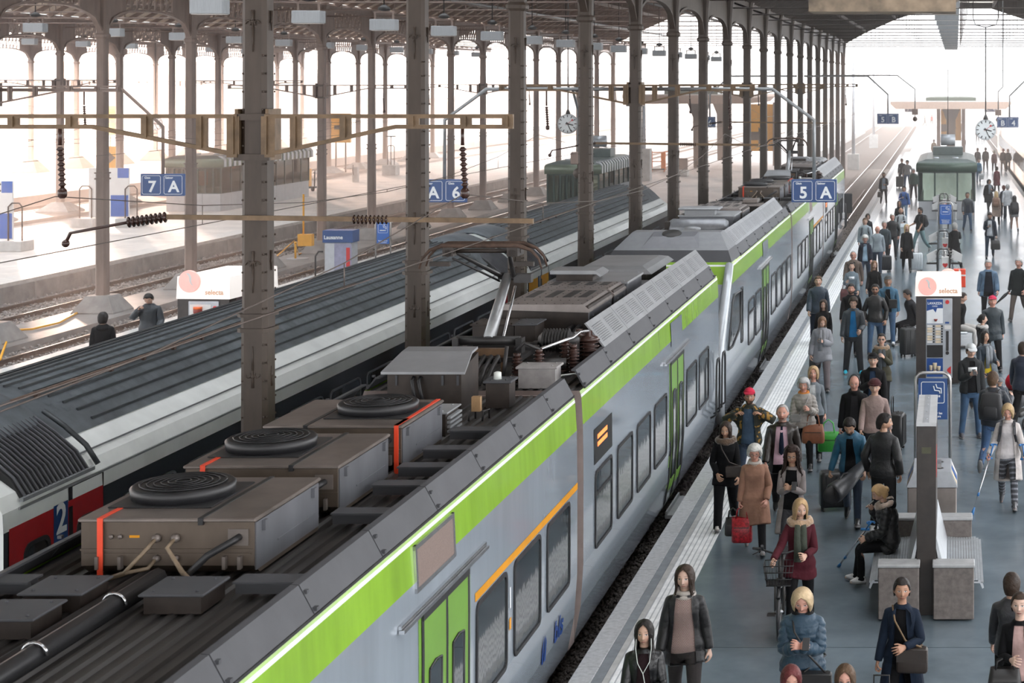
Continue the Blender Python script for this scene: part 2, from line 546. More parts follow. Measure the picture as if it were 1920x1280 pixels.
# ================================================================== iron columns
BAY = 6.38
ROW = {1: (-8.7, 21.4, -0.74), 2: (-27.4, 48.67, -0.52), 3: (-46.5, 69.6, 0.17), 4: (-66.0, 97.0, 0.45)}
def oct_ring(w, z, k=0.32):
	c = w * k
	return [(-w + c, -w, z), (w - c, -w, z), (w, -w + c, z), (w, w - c, z), (w - c, w, z), (-w + c, w, z), (-w, w - c, z), (-w, -w + c, z)]
def column_meshes(zb, m, rich):
	d = {}
	q = MB(); q.loft([oct_ring(.175, zb), oct_ring(.165, 3.76)], 0)
	d['base_shaft'] = q.mesh('base_shaft', [m])
	q = MB(); q.loft([oct_ring(.158, 3.95), oct_ring(.150, 8.35)], 0)
	d['shaft'] = q.mesh('shaft', [m])
	q = MB()
	q.loft([oct_ring(.205, 3.74), oct_ring(.205, 3.79)], 0)
	q.loft([oct_ring(.168, 3.79), oct_ring(.168, 3.93)], 0)
	q.loft([oct_ring(.205, 3.93), oct_ring(.205, 3.97)], 0)
	d['ring_band'] = q.mesh('ring_band', [m])
	q = MB()
	q.loft([oct_ring(.155, 8.28), oct_ring(.20, 8.33), oct_ring(.20, 8.40), oct_ring(.16, 8.46), oct_ring(.18, 9.2), oct_ring(.26, 10.1), oct_ring(.30, 10.25)], 0)
	d['capital'] = q.mesh('capital', [m])
	if rich:
		q = MB()   # rivet heads along the corner plates
		for i in range(34):
			z = zb + .5 + i * .225
			if 3.7 < z < 4.0: continue
			w = .175 - (z - zb) * .0024
			for sx in (-1, 1):
				for sy in (-1,):
					q.ball((sx * w * .80, sy * w, z), (.016, .010, .016), 5, 3)
				q.ball((w, sx * w * .8, z), (.010, .016, .016), 5, 3)
		d['rivets'] = q.mesh('rivets', [m])
		q = MB()   # cast scrolls above and below the band and under the capital
		for z0, s in ((4.55, 1), (3.25, -1), (7.55, 1)):
			for (sx, h) in ((-1, 0), (1, 0)):
				pts = []
				for k in range(10):
					a = k / 9.0 * 4.2
					r = .055 * (1 - k / 12.0)
					pts.append((sx * (.045 + r * math.cos(a) * .8) , -.168, z0 + s * (r * math.sin(a) + .03)))
				q.tube(pts, .011, 5)
			q.tube([(0, -.168, z0 - s * .05), (0, -.172, z0 + s * .2)], [.008, .02], 6)
			q.tube([(0, -.168, z0 - s * .02), (0.0, -.168, z0 - s * .32)], [.016, .006], 6)
			q.tube([(.168, 0, z0 - s * .05), (.168, 0, z0 + s * .2)], [.008, .02], 6)
			q.ball((0, -.17, z0 + s * .06), (.03, .02, .03), 6, 4)
			q.ball((.168, 0, z0 + s * .06), (.02, .03, .03), 6, 4)
		d['cast_ornament'] = q.mesh('cast_ornament', [m])
	return d
def column(meshes, x, y, zb, label, group, ped=None):
	t = thing('iron_column', label, 'column', (x, y, 0), 0, group)
	for k, me in meshes.items():
		o = put(k, me, t)
		if k == 'rivets': o['kind'] = 'stuff'
	if ped:
		put('pedestal', ped, t)
	return t
CM = {}
NTH = ['nearest', 'second', 'third', 'fourth', 'fifth', 'sixth', 'seventh', 'eighth', 'ninth', 'tenth', 'eleventh', 'twelfth', 'thirteenth',
	   'fourteenth', 'fifteenth', 'sixteenth', 'seventeenth', 'eighteenth', 'farthest']
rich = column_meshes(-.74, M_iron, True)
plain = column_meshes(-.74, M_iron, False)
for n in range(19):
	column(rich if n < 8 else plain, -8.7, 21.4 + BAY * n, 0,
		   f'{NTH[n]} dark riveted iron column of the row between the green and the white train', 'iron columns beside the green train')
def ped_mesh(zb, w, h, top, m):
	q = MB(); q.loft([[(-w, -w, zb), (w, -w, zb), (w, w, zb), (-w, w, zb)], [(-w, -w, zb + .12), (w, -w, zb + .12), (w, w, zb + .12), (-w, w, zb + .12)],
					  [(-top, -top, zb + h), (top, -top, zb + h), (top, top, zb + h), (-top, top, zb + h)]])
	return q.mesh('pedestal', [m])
M_iron3 = mat('haze_pale_iron', (0.21, 0.155, 0.135), rough=0.6, var=0.12, scale=3.0)  # same iron for the outermost rows, veil of haze painted into its tone
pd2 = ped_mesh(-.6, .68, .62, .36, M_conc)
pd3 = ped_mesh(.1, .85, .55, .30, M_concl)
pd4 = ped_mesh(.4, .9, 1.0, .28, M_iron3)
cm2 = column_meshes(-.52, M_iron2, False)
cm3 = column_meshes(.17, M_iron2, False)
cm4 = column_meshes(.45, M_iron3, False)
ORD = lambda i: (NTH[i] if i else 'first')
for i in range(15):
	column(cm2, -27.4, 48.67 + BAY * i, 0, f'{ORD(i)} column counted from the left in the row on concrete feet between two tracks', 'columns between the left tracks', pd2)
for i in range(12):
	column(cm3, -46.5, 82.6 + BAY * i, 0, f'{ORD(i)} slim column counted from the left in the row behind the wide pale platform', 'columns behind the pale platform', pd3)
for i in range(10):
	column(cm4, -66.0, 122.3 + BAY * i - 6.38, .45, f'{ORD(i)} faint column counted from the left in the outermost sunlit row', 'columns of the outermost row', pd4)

# ================================================================== arches between the columns
def arch_mesh(solid, m):
	d = {}
	q = MB()
	n = 14
	y0, y1 = .17, BAY - .17
	zs, rise, top = 8.55, .75, 10.05
	arc = []
	for k in range(n + 1):
		u = -1 + 2 * k / n
		arc.append(((y0 + y1) / 2 + u * (y1 - y0) / 2, zs + rise * math.sqrt(max(0, 1 - abs(u) ** 2.4))))
	for k in range(n):
		(ya, za), (yb, zb) = arc[k], arc[k + 1]
		q.bar((0, ya, za), (0, yb, zb), .16, .07)
	d['arch_rib'] = q.mesh('arch_rib', [m])
	q = MB(); q.box(-.11, 0, top, .11, BAY, top + .2)
	d['top_beam'] = q.mesh('top_beam', [m])
	q = MB()
	if solid:
		for k in range(n):
			(ya, za), (yb, zb) = arc[k], arc[k + 1]
			q.loft([[(x, ya, za), (x, yb, zb), (x, yb, top), (x, ya, top)] for x in (-.03, .03)])
		d['spandrel_plate'] = q.mesh('spandrel_plate', [m])
	else:
		for s in (0, 1):   # bracket plates near the columns
			q = MB()
			for k in range(3):
				i = k if s == 0 else n - 1 - k
				(ya, za), (yb, zb) = arc[i], arc[i + 1]
				q.loft([[(x, ya, za), (x, yb, zb), (x, yb, top), (x, ya, top)] for x in (-.03, .03)])
			d['spandrel_plate' + ' ' * s] = q.mesh('spandrel_plate', [m])
		q = MB()
		for k in range(3, n - 3):
			(ya, za), (yb, zb) = arc[k], arc[k + 1]
			q.bar((0, ya, za), (0, yb, top), .05, .035)
			q.bar((0, yb, zb), (0, yb, top), .05, .035)
		d['lattice'] = q.mesh('lattice', [m])
	return d
def arches(meshes, x, y0, n, row, group):
	for i in range(n):
		t = thing('arch_girder', f'{ORD(i)} iron arch girder above the columns {row}', 'girder', (x, y0 + BAY * i, 0), 0, group)
		for k, me in meshes.items():
			o = put(k.strip(), me, t)
			if k == 'lattice': o['kind'] = 'stuff'
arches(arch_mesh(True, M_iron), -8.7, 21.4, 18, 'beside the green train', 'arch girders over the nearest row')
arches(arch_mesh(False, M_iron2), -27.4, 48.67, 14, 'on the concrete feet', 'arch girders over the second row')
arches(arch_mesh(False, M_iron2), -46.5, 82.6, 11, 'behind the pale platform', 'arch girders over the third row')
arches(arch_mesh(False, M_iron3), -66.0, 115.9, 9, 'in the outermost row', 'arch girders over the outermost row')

# ================================================================== roofs of the halls
PROF = [(9.35, 10.25), (7.6, 11.2), (5.2, 12.25), (2.6, 13.1)]
def hall(name, xc, y0, y1, yv, nb, YGLAZ, YSOLID, colm=M_timb, bm=None):
	"""boarded roof with rafters and purlins, glazed ridge and tie rods; the bays from YSOLID to YGLAZ get added glazing to let daylight in"""
	root = put(name, None, kind='structure')
	for s in (-1, 1):
		q = MB()
		a = [(xc + s * p[0], p[1] + .12) for p in PROF]
		b = [(xc + s * p[0], p[1] + .18) for p in reversed(PROF)]
		poly = a + b
		n = len(PROF)
		for k in range(n - 1):
			(xa, za), (xb, zb) = a[k], a[k + 1]
			q.loft([[(xa, y, za), (xb, y, zb), (xb, y, zb + .06), (xa, y, za + .06)] for y in (YGLAZ, y1)])
			if YSOLID > y0: q.loft([[(xa, y, za), (xb, y, zb), (xb, y, zb + .06), (xa, y, za + .06)] for y in (y0, YSOLID)])
		part('roof_boarding', q, bm or M_board, root)
		if y0 < YGLAZ:
			q = MB()
			for k in range(n - 1):
				(xa, za), (xb, zb) = a[k], a[k + 1]
				q.loft([[(xa, y, za), (xb, y, zb), (xb, y, zb + .01), (xa, y, za + .01)] for y in (max(y0, YSOLID), YGLAZ)])
			part('added_roof_glazing', q, M_roofglass, root)  # added panes over unseen bays, sized to let light reach the floor
		for k, (px_, pz_) in enumerate(PROF):
			q = MB(); q.box(xc + s * px_ - .07, yv, pz_ - .26, xc + s * px_ + .07, y1, pz_ - .06)
			part('purlin', q, colm, root)
	q = MB()
	for s in (-1, 1):
		for k in range(len(PROF) - 1):
			q.bar((s * PROF[k][0], 0, PROF[k][1] + .02), (s * PROF[k + 1][0], 0, PROF[k + 1][1] + .02), .12, .2)
	rm = q.mesh('rafter', [colm])
	y = yv
	while y < y1 + .1:
		put('rafter', rm, root, (xc, y, 0))
		y += BAY / 4
	# end arch, thicker and pale on its edge
	q = MB()
	for s in (-1, 1):
		for k in range(len(PROF) - 1):
			q.bar((xc + s * PROF[k][0], y1 + .1, PROF[k][1] - .1), (xc + s * PROF[k + 1][0], y1 + .1, PROF[k + 1][1] - .1), .3, .45)
	q.bar((xc - 2.6, y1 + .1, 13.05), (xc + 2.6, y1 + .1, 13.05), .3, .45)
	part('end_arch', q, colm, root)
	# glazed ridge
	pm = MB(); pm.box(-2.65, .03, 13.32, 2.65, BAY - .03, 13.34); pm = pm.mesh('ridge_pane', [M_roofglass])
	y = y0
	while y < y1:
		put('ridge_pane', pm, root, (xc, y, 0))
		y += BAY
	q = MB(); q.tube([(-9.3, 0, 9.75), (9.3, 0, 9.75)], .03, 6)
	for x in (-6.2, -3.1, 0, 3.1, 6.2):
		zt = np.interp(abs(x), [p[0] for p in PROF[::-1]], [p[1] for p in PROF[::-1]])
		q.tube([(x, 0, 9.75), (x, 0, zt)], .016, 5)
	tm = q.mesh('tie_rod', [colm])
	for i in range(nb):
		put('tie_rod', tm, root, (xc, yv + BAY * i, 0))
	return root
hall('ceiling_main', .65, -25, 136.3, 40.54, 16, 90, 38)  # boarded near bays keep the foreground darker; added glazing brightens beyond
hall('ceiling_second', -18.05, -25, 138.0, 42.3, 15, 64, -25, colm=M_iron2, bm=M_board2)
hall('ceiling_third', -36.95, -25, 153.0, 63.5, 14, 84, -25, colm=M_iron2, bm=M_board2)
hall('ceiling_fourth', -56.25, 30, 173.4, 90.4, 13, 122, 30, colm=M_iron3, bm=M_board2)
# long pale pipes hung under the second hall
for k, (x, z) in enumerate(((-13.2, 10.35), (-22.6, 10.6))):
	t = thing('suspended_pipe', ('pale pipe' if k == 0 else 'second pale pipe farther left') + ' hung under the roof over the white train', 'pipe', (x, 0, z))
	q = MB(); q.tube([(0, 40, 0), (0, 136, 0)], .07, 8); part('pipe', q, M_steelg, t)
	q = MB()
	for i in range(15): q.tube([(0, 42 + 6.38 * i, .05), (0, 42 + 6.38 * i, 1.0)], .012, 5)
	o = part('hangers', q, M_iron, t); o['kind'] = 'stuff'

# ================================================================== hanging box lamps
def lamp_mesh(w, h, hang):
	d = {}
	q = MB(); q.box(-w / 2, -.22, 0, w / 2, .22, h, ch=.012); d['housing'] = q.mesh('housing', [M_lampg])
	q = MB(); q.box(-w / 2 + .03, -.19, -.012, w / 2 - .03, .19, .004); d['lens'] = q.mesh('lens', [M_lampb])
	q = MB()
	for s in (-1, 1):
		q.box(s * w * .36 - .03, -.02, h, s * w * .36 + .03, .02, h + .2)
	q.box(-w * .42, -.03, h + .2, w * .42, .03, h + .26)
	d['bracket'] = q.mesh('bracket', [M_iron2])
	q = MB(); q.lathe([(.03, 0), (.18, .03), (.2, .1), (.12, .16), (.05, .2)], (0, 0, h + .26), 12)
	d['ceiling_rose'] = q.mesh('ceiling_rose', [M_dark])
	q = MB(); q.tube([(0, 0, h + .4), (0, 0, h + hang)], .022, 6); d['hanger_rod'] = q.mesh('hanger_rod', [M_dark])
	return d
def lamp(ms, x, y, z, label, group):
	t = thing('hanging_lamp', label, 'lamp', (x, y, z), 0, group)
	for k, me in ms.items(): put(k, me, t)
LM = lamp_mesh(.80, .35, 4.78)
for i in range(15):
	lamp(LM, -18.05, 41.5 + 6.375 * i, 8.52, f'{ORD(i)} grey box lamp from the left in the row over the narrow island platform', 'lamps over the island platform')
for i in range(11):
	lamp(LM, -36.95, 68.8 + 6.4 * i, 8.9, f'{ORD(i)} grey box lamp from the left in the row over the wide pale platform', 'lamps over the pale platform')
for i in range(6):
	lamp(LM, -56.2, 104 + 6.4 * i, 9.2, f'{ORD(i)} small box lamp from the left in the far row over the outer tracks', 'lamps over the outer tracks')
LM1 = lamp_mesh(1.05, .42, 3.4)
for i in range(13):
	lamp(LM1, -.25 + i * .015, 61 + 6.38 * i, 9.55, f'{ORD(i)} box lamp in the row hanging high over the busy platform', 'lamps over the busy platform')
t = thing('bridge_lamp', 'blurred brass coloured lamp housing close overhead at the top edge', 'lamp', (-.34, 8.5, 7.19))
q = MB(); q.box(-.395, -.2, .06, .395, .2, .3, ch=.03); part('housing', q, mat('brass_housing', (0.11, 0.062, 0.026), rough=0.4, metal=0.4, var=0.3, scale=3.0), t)
q = MB(); q.box(-.36, -.17, 0, .36, .17, .06); part('lens', q, mat('frosted_lens', (0.25, 0.19, 0.13), rough=0.5, var=0.4, scale=8.0), t)
q = MB(); q.tube([(0, 0, .3), (0, 0, 5.8)], .03, 6); part('hanger_rod', q, M_dark, t)

# ================================================================== overhead line equipment
def insulator(q, a, b, r=.055, n=9, m=0):
	A, B = Vector(a), Vector(b)
	pts, rr = [], []
	for k in range(n * 4 + 1):
		f = k / (n * 4)
		pts.append(A.lerp(B, f))
		rr.append(.02 if k % 4 in (0,) else (r if k % 4 == 2 else .03))
	q.tube(pts, rr, 10, m)
def gantry(x, y, zt, dep, left, right, label, group, drops=(), m=M_beam, lower=None, w=.17):
	"""two tapered arms clamped to a column"""
	t = thing('catenary_arm', label, 'gantry', (x, y, 0), 0, group)
	for s, Ln in ((-1, left), (1, right)):
		if Ln <= 0: continue
		k = .55 * Ln
		q = MB()
		q.bar((s * w, -.2, zt), (s * Ln, -.2, zt), .07, .05)
		part('top_chord', q, m, t)
		q = MB()
		q.bar((s * w, -.2, zt - dep), (s * k, -.2, zt - .13), .07, .05)
		q.bar((s * k, -.2, zt - .13), (s * Ln, -.2, zt - .13), .07, .05)
		part('bottom_chord', q, m, t)
		for f in (.06, .17, .36, .62, .82, .98):
			xx = s * f * Ln
			zl = zt - dep + (dep - .13) * min(1, (abs(xx) - w) / (k - w)) if abs(xx) > w else zt - dep
			q = MB(); q.box(xx - .07, -.225, zl, xx + .07, -.185, zt); q.box(xx - .012, -.26, zl, xx + .012, -.17, zt)
			part('web_plate', q, m, t)
	for zz in (zt - .02, zt - dep - .04):
		q = MB(); q.box(-w - .05, -.21, zz - .03, w + .05, -.17, zz + .05)
		part('clamp_band', q, M_iron, t)
	for s in (-1, 1):
		q = MB(); q.box(min(s * w, s * (w + .13)), -.23, zt - dep - .03, max(s * w, s * (w + .13)), -.18, zt + .02); q.box(min(s * w, s * (w + .04)), -.2, zt - dep - .07, max(s * w, s * (w + .04)), .2, zt + .09)
		part('column_clamp', q, m, t)
	for xx, zz in drops:
		q = MB()
		q.tube([(xx, -.2, zt - .13), (xx, -.2, zz + .62)], .022, 6)
		insulator(q, (xx, -.2, zz + .6), (xx + .03, -.2, zz + .1), .05, 8)
		q.lathe([(.03, 0), (.055, .03), (.055, .1), (.02, .14)], (xx + .03, -.2, zz - .04), 8)
		part('insulator', q, M_ins, t)
	if lower:
		xa, xb, zz = lower
		q = MB(); q.bar((xa, -.2, zz), (xb, -.2, zz - .05), .05, .06)
		part('steady_rod', q, m, t)
		q = MB(); insulator(q, (xa, -.2, zz), (xa - .5, -.2, zz - .07), .07, 9)
		q.tube([(xa - .5, -.2, zz - .07), (xa - 1.2, -.2, zz - .2), (xa - 1.26, -.2, zz - .32)], .022, 6)
		q.ball((xa - 1.26, -.2, zz - .33), .05, 8, 6)
		insulator(q, (xa + 2.3, -.2, zz - .03), (xa + 2.75, -.2, zz - .035), .06, 9)
		part('rod_insulator', q, M_ins, t)
	return t
gantry(-8.7, 21.4, 6.43, .48, 3.6, 3.25, 'rusty double catenary arm clamped to the nearest iron column', 'catenary arms beside the green train',
	   drops=((-2.38, 5.45), (2.62, 5.45)), lower=(-1.05, 3.5, 5.18))
for n, nm in ((4, 'fifth'), (8, 'ninth'), (12, 'thirteenth')):
	gantry(-8.7, 21.4 + BAY * n, 6.78, .5, 3.7, 3.3, f'double catenary arm on the {nm} column beside the green train', 'catenary arms beside the green train',
		   drops=((-2.4, 5.6), (2.6, 5.6)), lower=(-1.05, 3.4, 5.2) if n < 12 else None)
for k, nm in ((0, 'first'), (4, 'fifth'), (8, 'ninth'), (12, 'thirteenth')):
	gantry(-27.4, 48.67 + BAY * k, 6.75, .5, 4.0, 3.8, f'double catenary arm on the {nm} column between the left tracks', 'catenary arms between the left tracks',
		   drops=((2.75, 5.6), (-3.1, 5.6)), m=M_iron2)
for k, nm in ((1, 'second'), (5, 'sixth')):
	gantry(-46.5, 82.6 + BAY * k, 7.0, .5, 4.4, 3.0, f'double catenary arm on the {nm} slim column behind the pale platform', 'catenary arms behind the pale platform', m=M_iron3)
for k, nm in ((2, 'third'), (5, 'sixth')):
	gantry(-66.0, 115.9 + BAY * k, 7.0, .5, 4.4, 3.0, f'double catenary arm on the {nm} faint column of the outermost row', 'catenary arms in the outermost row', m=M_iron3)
def wire(x, ys, zc, zm, T, label):
	t = thing('overhead_wire', label, 'wire', (x, 0, 0), TRK if T else 0)
	q = MB(); q.tube([(0, y, zc) for y in ys], .007, 5); part('contact_wire', q, M_wire, t)
	q = MB(); P = []
	for a, b in zip(ys[:-1], ys[1:]):
		for k in range(6):
			f = k / 6
			P.append((0, a + (b - a) * f, zm - .75 * 4 * f * (1 - f)))
	P.append((0, ys[-1], zm))
	q.tube(P, .007, 5); part('messenger_wire', q, M_wire, t)
	q = MB()
	for i, p in enumerate(P):
		if i % 2: q.tube([p, (0, p[1], zc)], .006, 4)
	o = part('droppers', q, M_wire, t); o['kind'] = 'stuff'
YS = [-4.1, 21.4, 46.9, 72.4, 98.0, 123.5, 160, 210]
wire(-6.03, YS, 4.78, 5.45, True, 'overhead wires above the green train')
wire(-11.15, YS, 4.72, 5.42, True, 'overhead wires above the white train')
wire(-24.65, [23.2, 48.67, 74.2, 99.7, 125.2, 160], 4.75, 5.6, False, 'overhead wires above the track at the island platform')
wire(-30.5, [23.2, 48.67, 74.2, 99.7, 125.2, 160], 4.75, 5.6, False, 'overhead wires above the track below the pale platform')
wire(-50.3, [60, 88.98, 114.5, 140, 180], 5.1, 6.0, False, 'overhead wires above the sunlit outer track')

# ================================================================== signs
def frame_rect(q, x0, z0, x1, z1, y, t, r=.05):
	"""thin rounded outline, facing -Y"""
	def rr(i):
		P = []
		for cx, cz, a0 in ((x1 - r, z1 - r, 0), (x0 + r, z1 - r, 90), (x0 + r, z0 + r, 180), (x1 - r, z0 + r, 270)):
			for k in range(4):
				a = math.radians(a0 + 30 * k)
				P.append((cx + (r - i) * math.cos(a), y, cz + (r - i) * math.sin(a)))
		return P
	A, B = rr(0), rr(t)
	n = len(A)
	q.add(A + B, [(j, n + j, n + (j + 1) % n, (j + 1) % n) for j in range(n)])
def platform_sign(x, y, z, cells, label, group, w=1.24, h=.63, path=None, pole_m=M_steelg):
	"""hung board with two framed fields; each field has a small heading and a big character"""
	t = thing('platform_sign', label, 'sign', (x, y, z), 0, group)
	q = MB(); q.box(-w / 2, -.05, 0, w / 2, .05, h, ch=.01); b = part('board', q, M_blue, t)
	for i, (head, big) in enumerate(cells):
		n = len(cells)
		cx = -w / 2 + w * (i + .5) / n
		hw = w / n / 2 - .045
		q = MB(); frame_rect(q, cx - hw, .045, cx + hw, h - .045, -.054, .012)
		part('field_outline', q, M_lett, b)
		letters(big, h * .70, M_lett, b, (cx + .02, -.055, h * .40), name='big_character')
		if head:
			letters(head, h * .13, M_lett, b, (cx - hw * .42, -.055, h * .82), name='heading')
	if path:
		q = MB(); q.tube([(p[0] - x, p[1] - y, p[2] - z) for p in path], .05, 8)
		part('hanger_arm', q, pole_m, t)
	return t
def arm_path(xc, x, y, za, zb, ztop):
	s = 1 if x > xc else -1
	return [(xc, y, za), (x - s * 1.15, y, za), (x, y, zb), (x, y, ztop)]
Y4 = 21.4 + BAY * 4
platform_sign(-3.79, Y4, 3.57, [('Gleis', '5'), ('Sektor', 'A')], 'blue sign 5 A hung over the platform edge beside the green train', 'platform signs',
			  path=arm_path(-8.5, -3.79, Y4, 6.68, 5.83, 4.1))
platform_sign(-13.95, Y4, 3.57, [('Sektor', 'A'), ('Gleis', '6')], 'blue sign A 6 hung beyond the white train', 'platform signs',
			  path=arm_path(-8.9, -13.95, Y4, 6.68, 5.83, 4.1))
platform_sign(-22.5, 48.67, 3.63, [('Gleis', '7'), ('Sektor', 'A')], 'blue sign 7 A hung over the left tracks', 'platform signs',
			  path=arm_path(-27.2, -22.5, 48.67, 6.65, 5.6, 4.1), pole_m=M_iron2)
Y12 = 21.4 + BAY * 12
platform_sign(-3.68, Y12, 4.5, [('Gleis', '5'), ('Sektor', 'B')], 'small dark blue sign 5 B hanging beyond the end of the green train', 'platform signs', h=.6,
			  path=arm_path(-8.5, -3.68, Y12, 7.25, 6.2, 5.0))
platform_sign(3.2, Y12, 4.3, [('Sektor', 'B'), ('Gleis', '4')], 'small dark blue sign B 4 right of the big clock', 'platform signs', h=.6,
			  path=[(3.3, Y12, 4.8), (3.3, Y12, 6.1), (4.4, Y12, 7.2), (8.6, Y12, 7.2)])
platform_sign(-13.9, Y12, 4.3, [('Gleis', '6')], 'single dark sign 6 beyond the white train', 'platform signs', w=.65, h=.62,
			  path=arm_path(-8.9, -13.9, Y12, 7.25, 6.2, 4.8))
# thin camera and loudspeaker poles
def drop_unit(x, y, z, path, label):
	t = thing('hanging_camera', label, 'camera', (x, y, z))
	q = MB(); q.box(-.2, -.2, 0, .2, .2, .38, ch=.03); part('housing', q, M_iron2, t)
	q = MB(); q.ball((0, 0, -.28), .16, 12, 8); q.tube([(0, 0, 0), (0, 0, -.2)], .03, 6); part('globe', q, M_iron, t)
	q = MB(); q.tube([(p[0] - x, p[1] - y, p[2] - z) for p in path], .04, 8); part('hanger_arm', q, M_steelg, t)
Y14 = 21.4 + BAY * 14
drop_unit(-2.4, Y14, 4.8, arm_path(-8.5, -2.4, Y14, 7.35, 6.45, 5.1), 'brown box with a globe on a bent pole next to sign 5 B')
drop_unit(3.0, Y14, 4.75, [(3.0, Y14, 5.1), (3.0, Y14, 6.3), (3.3, Y14, 6.6), (3.3, Y14, 12.9)], 'brown box with a globe hanging behind sign B 4')
drop_unit(-11.5, 52.5, 4.35, [(-11.5, 52.5, 4.7), (-11.5, 52.5, 6.0), (-10.5, 47.2, 6.7)], 'brown box with a globe hung from the fifth column')
# far signs under the canopy
platform_sign(-4.15, 172, 3.95, [('', '5'), ('', 'C')], 'tiny dark sign 5 C under the distant canopy on its left', 'platform signs', h=.62)
platform_sign(3.9, 172, 3.95, [('', 'C'), ('', '4')], 'tiny dark sign C 4 under the distant canopy behind the clock', 'platform signs', h=.62)

# ================================================================== station clocks
def clock(x, y, z, r, ztop, label, fork=False):
	t = thing('station_clock', label, 'clock', (x, y, z), 0, 'station clocks')
	q = MB(); q.lathe([(r * .96, -.10), (r, -.07), (r, .07), (r * .96, .10)], (0, 0, 0), 40, axis='y'); c = part('case', q, M_lampg, t)
	q = MB(); q.disc((0, -.104, 0), r * .95, 40); part('dial', q, M_clock, t)
	q = MB()
	for k in range(60):
		a = 2 * PI * k / 60
		ln, w = (.24 * r, .045 * r) if k % 5 == 0 else (.07 * r, .016 * r)
		T = Matrix.Rotation(a, 4, 'Y')
		q.box(-w, -.108, r * .91 - ln, w, -.1055, r * .91, T=T)
	o = part('hour_marks', q, M_black, t); o['kind'] = 'stuff'
	def hand(ang, ln, w, nm, m, back=.2):
		q = MB(); q.box(-w, -.114, -back * r, w, -.109, ln * r, T=Matrix.Rotation(math.radians(ang), 4, 'Y'))
		return q
	part('hour_hand', hand(103, .58, .055 * r, '', 0), M_black, t)
	part('minute_hand', hand(155, .86, .04 * r, '', 0), M_black, t)
	q = hand(52, .56, .016 * r, '', 0); q.disc((math.sin(math.radians(52)) * .6 * r, -.116, math.cos(math.radians(52)) * .6 * r), .1 * r, 14)
	part('second_hand', q, M_red, t)
	q = MB(); q.lathe([(.12, r - .02), (.10, r + .06), (.04, r + .2)], (0, 0, 0), 10); q.tube([(0, 0, r + .1), (0, 0, ztop - z)], .03, 6)
	if fork:
		for s in (-1, 1):
			q.tube([(0, 0, ztop - z), (s * .45, 0, ztop - z + .1), (s * .55, 0, ztop - z + .4), (s * .55, 0, 13.3 - z)], .025, 6)
	part('hanger_rod', q, M_dark, t)
clock(-18.0, 80, 4.94, .47, 11.5, 'white station clock hanging over the island platform')
clock(1.48, 75, 4.80, .46, 9.3, 'big white station clock hanging over the busy platform on the right', fork=True)
clock(-56.0, 120, 4.0, .5, 13.3, 'washed out clock over the far left platform')
# ================================================================== green and silver train
M_silver = mat('silver_paint', (0.385, 0.44, 0.50), rough=0.22, metal=0.25, var=0.07, scale=1.6, stretch=(1, 1, .15), coat=0.9)
M_green = mat('lime_paint', S(136, 180, 50), rough=0.25, var=0.10, scale=1.8, stretch=(1, 1.4, .3), coat=0.3)
M_doorg = mat('door_green', S(116, 160, 66), rough=0.3, var=0.06, scale=1.8, coat=0.2)
M_wline = mat('white_line', (0.78, 0.82, 0.78), rough=0.3, var=0.04)
M_rgrey = mat('roof_cover_grey', (0.085, 0.087, 0.095), rough=0.6, spec=0.3, metal=0.15, var=0.08, scale=2.0)
M_rgrey2 = mat('roof_cover_pale', (0.34, 0.35, 0.365), rough=0.42, metal=0.2, var=0.08, scale=2.0)
M_deck = mat('roof_deck', (0.052, 0.048, 0.046), rough=0.5, metal=0.25, var=0.35, scale=1.2, stretch=(1, .35, 1))
M_ubox = mat('unit_brown', (0.12, 0.092, 0.070), rough=0.5, metal=0.3, var=0.2, scale=2.2, stretch=(1, 1, .5))
M_ulid = mat('unit_lid', (0.21, 0.18, 0.163), rough=0.38, metal=0.45, var=0.18, scale=2.0)
M_uside = mat('unit_side_steel', (0.20, 0.205, 0.225), rough=0.35, metal=0.5, var=0.15, scale=1.6, stretch=(1, 1, .4))
M_rbrown = mat('roof_brown', (0.042, 0.032, 0.027), rough=0.5, metal=0.2, var=0.25, scale=3.0)
M_strap = mat('strap_orange', S(255, 82, 48), rough=0.5, var=0.05)
M_tan = mat('gangway_tan', (0.27, 0.22, 0.205), rough=0.6, var=0.08)
M_rubber = mat('rubber', (0.018, 0.018, 0.02), rough=0.45, var=0.15)
M_cable = mat('cable_tan', (0.24, 0.18, 0.12), rough=0.5, var=0.15)
M_gold = mat('amber_paint', S(222, 150, 20), rough=0.3, var=0.08, scale=2.0)
M_navy = mat('navy_letters', S(24, 62, 130), rough=0.3, var=0.0)
M_chrome = mat('bright_steel', (0.62, 0.63, 0.65), rough=0.2, metal=0.9, var=0.06)
M_louv = mat('brown_grille', (0.20, 0.145, 0.125), rough=0.6, var=0.08, scale=30, stretch=(1, 1, 4))
M_led = mat('led_orange', (0.8, 0.2, 0.05), rough=0.4, var=0.0, emit=(1.0, 0.22, 0.05), es=1.1)
def pane_mat(name, col):
	"""train window: dark inside, mirror-like outside, slightly wavy"""
	m = mat(name, col, rough=0.03, var=0.0, spec=0.9, coat=0.6)
	nt = m.node_tree; N, L = nt.nodes, nt.links
	b = N['Principled BSDF']
	tc = N.new('ShaderNodeTexCoord')
	wv = N.new('ShaderNodeTexNoise'); wv.inputs['Scale'].default_value = 5.0; wv.inputs['Detail'].default_value = 1.0
	mp = N.new('ShaderNodeMapping'); mp.inputs['Scale'].default_value = (1, 1.6, .5)
	L.new(tc.outputs['Object'], mp.inputs[0]); L.new(mp.outputs[0], wv.inputs['Vector'])
	bp = N.new('ShaderNodeBump'); bp.inputs['Strength'].default_value = 0.09; bp.inputs['Distance'].default_value = 0.01
	L.new(wv.outputs['Fac'], bp.inputs['Height']); L.new(bp.outputs[0], b.inputs['Normal'])
	return m
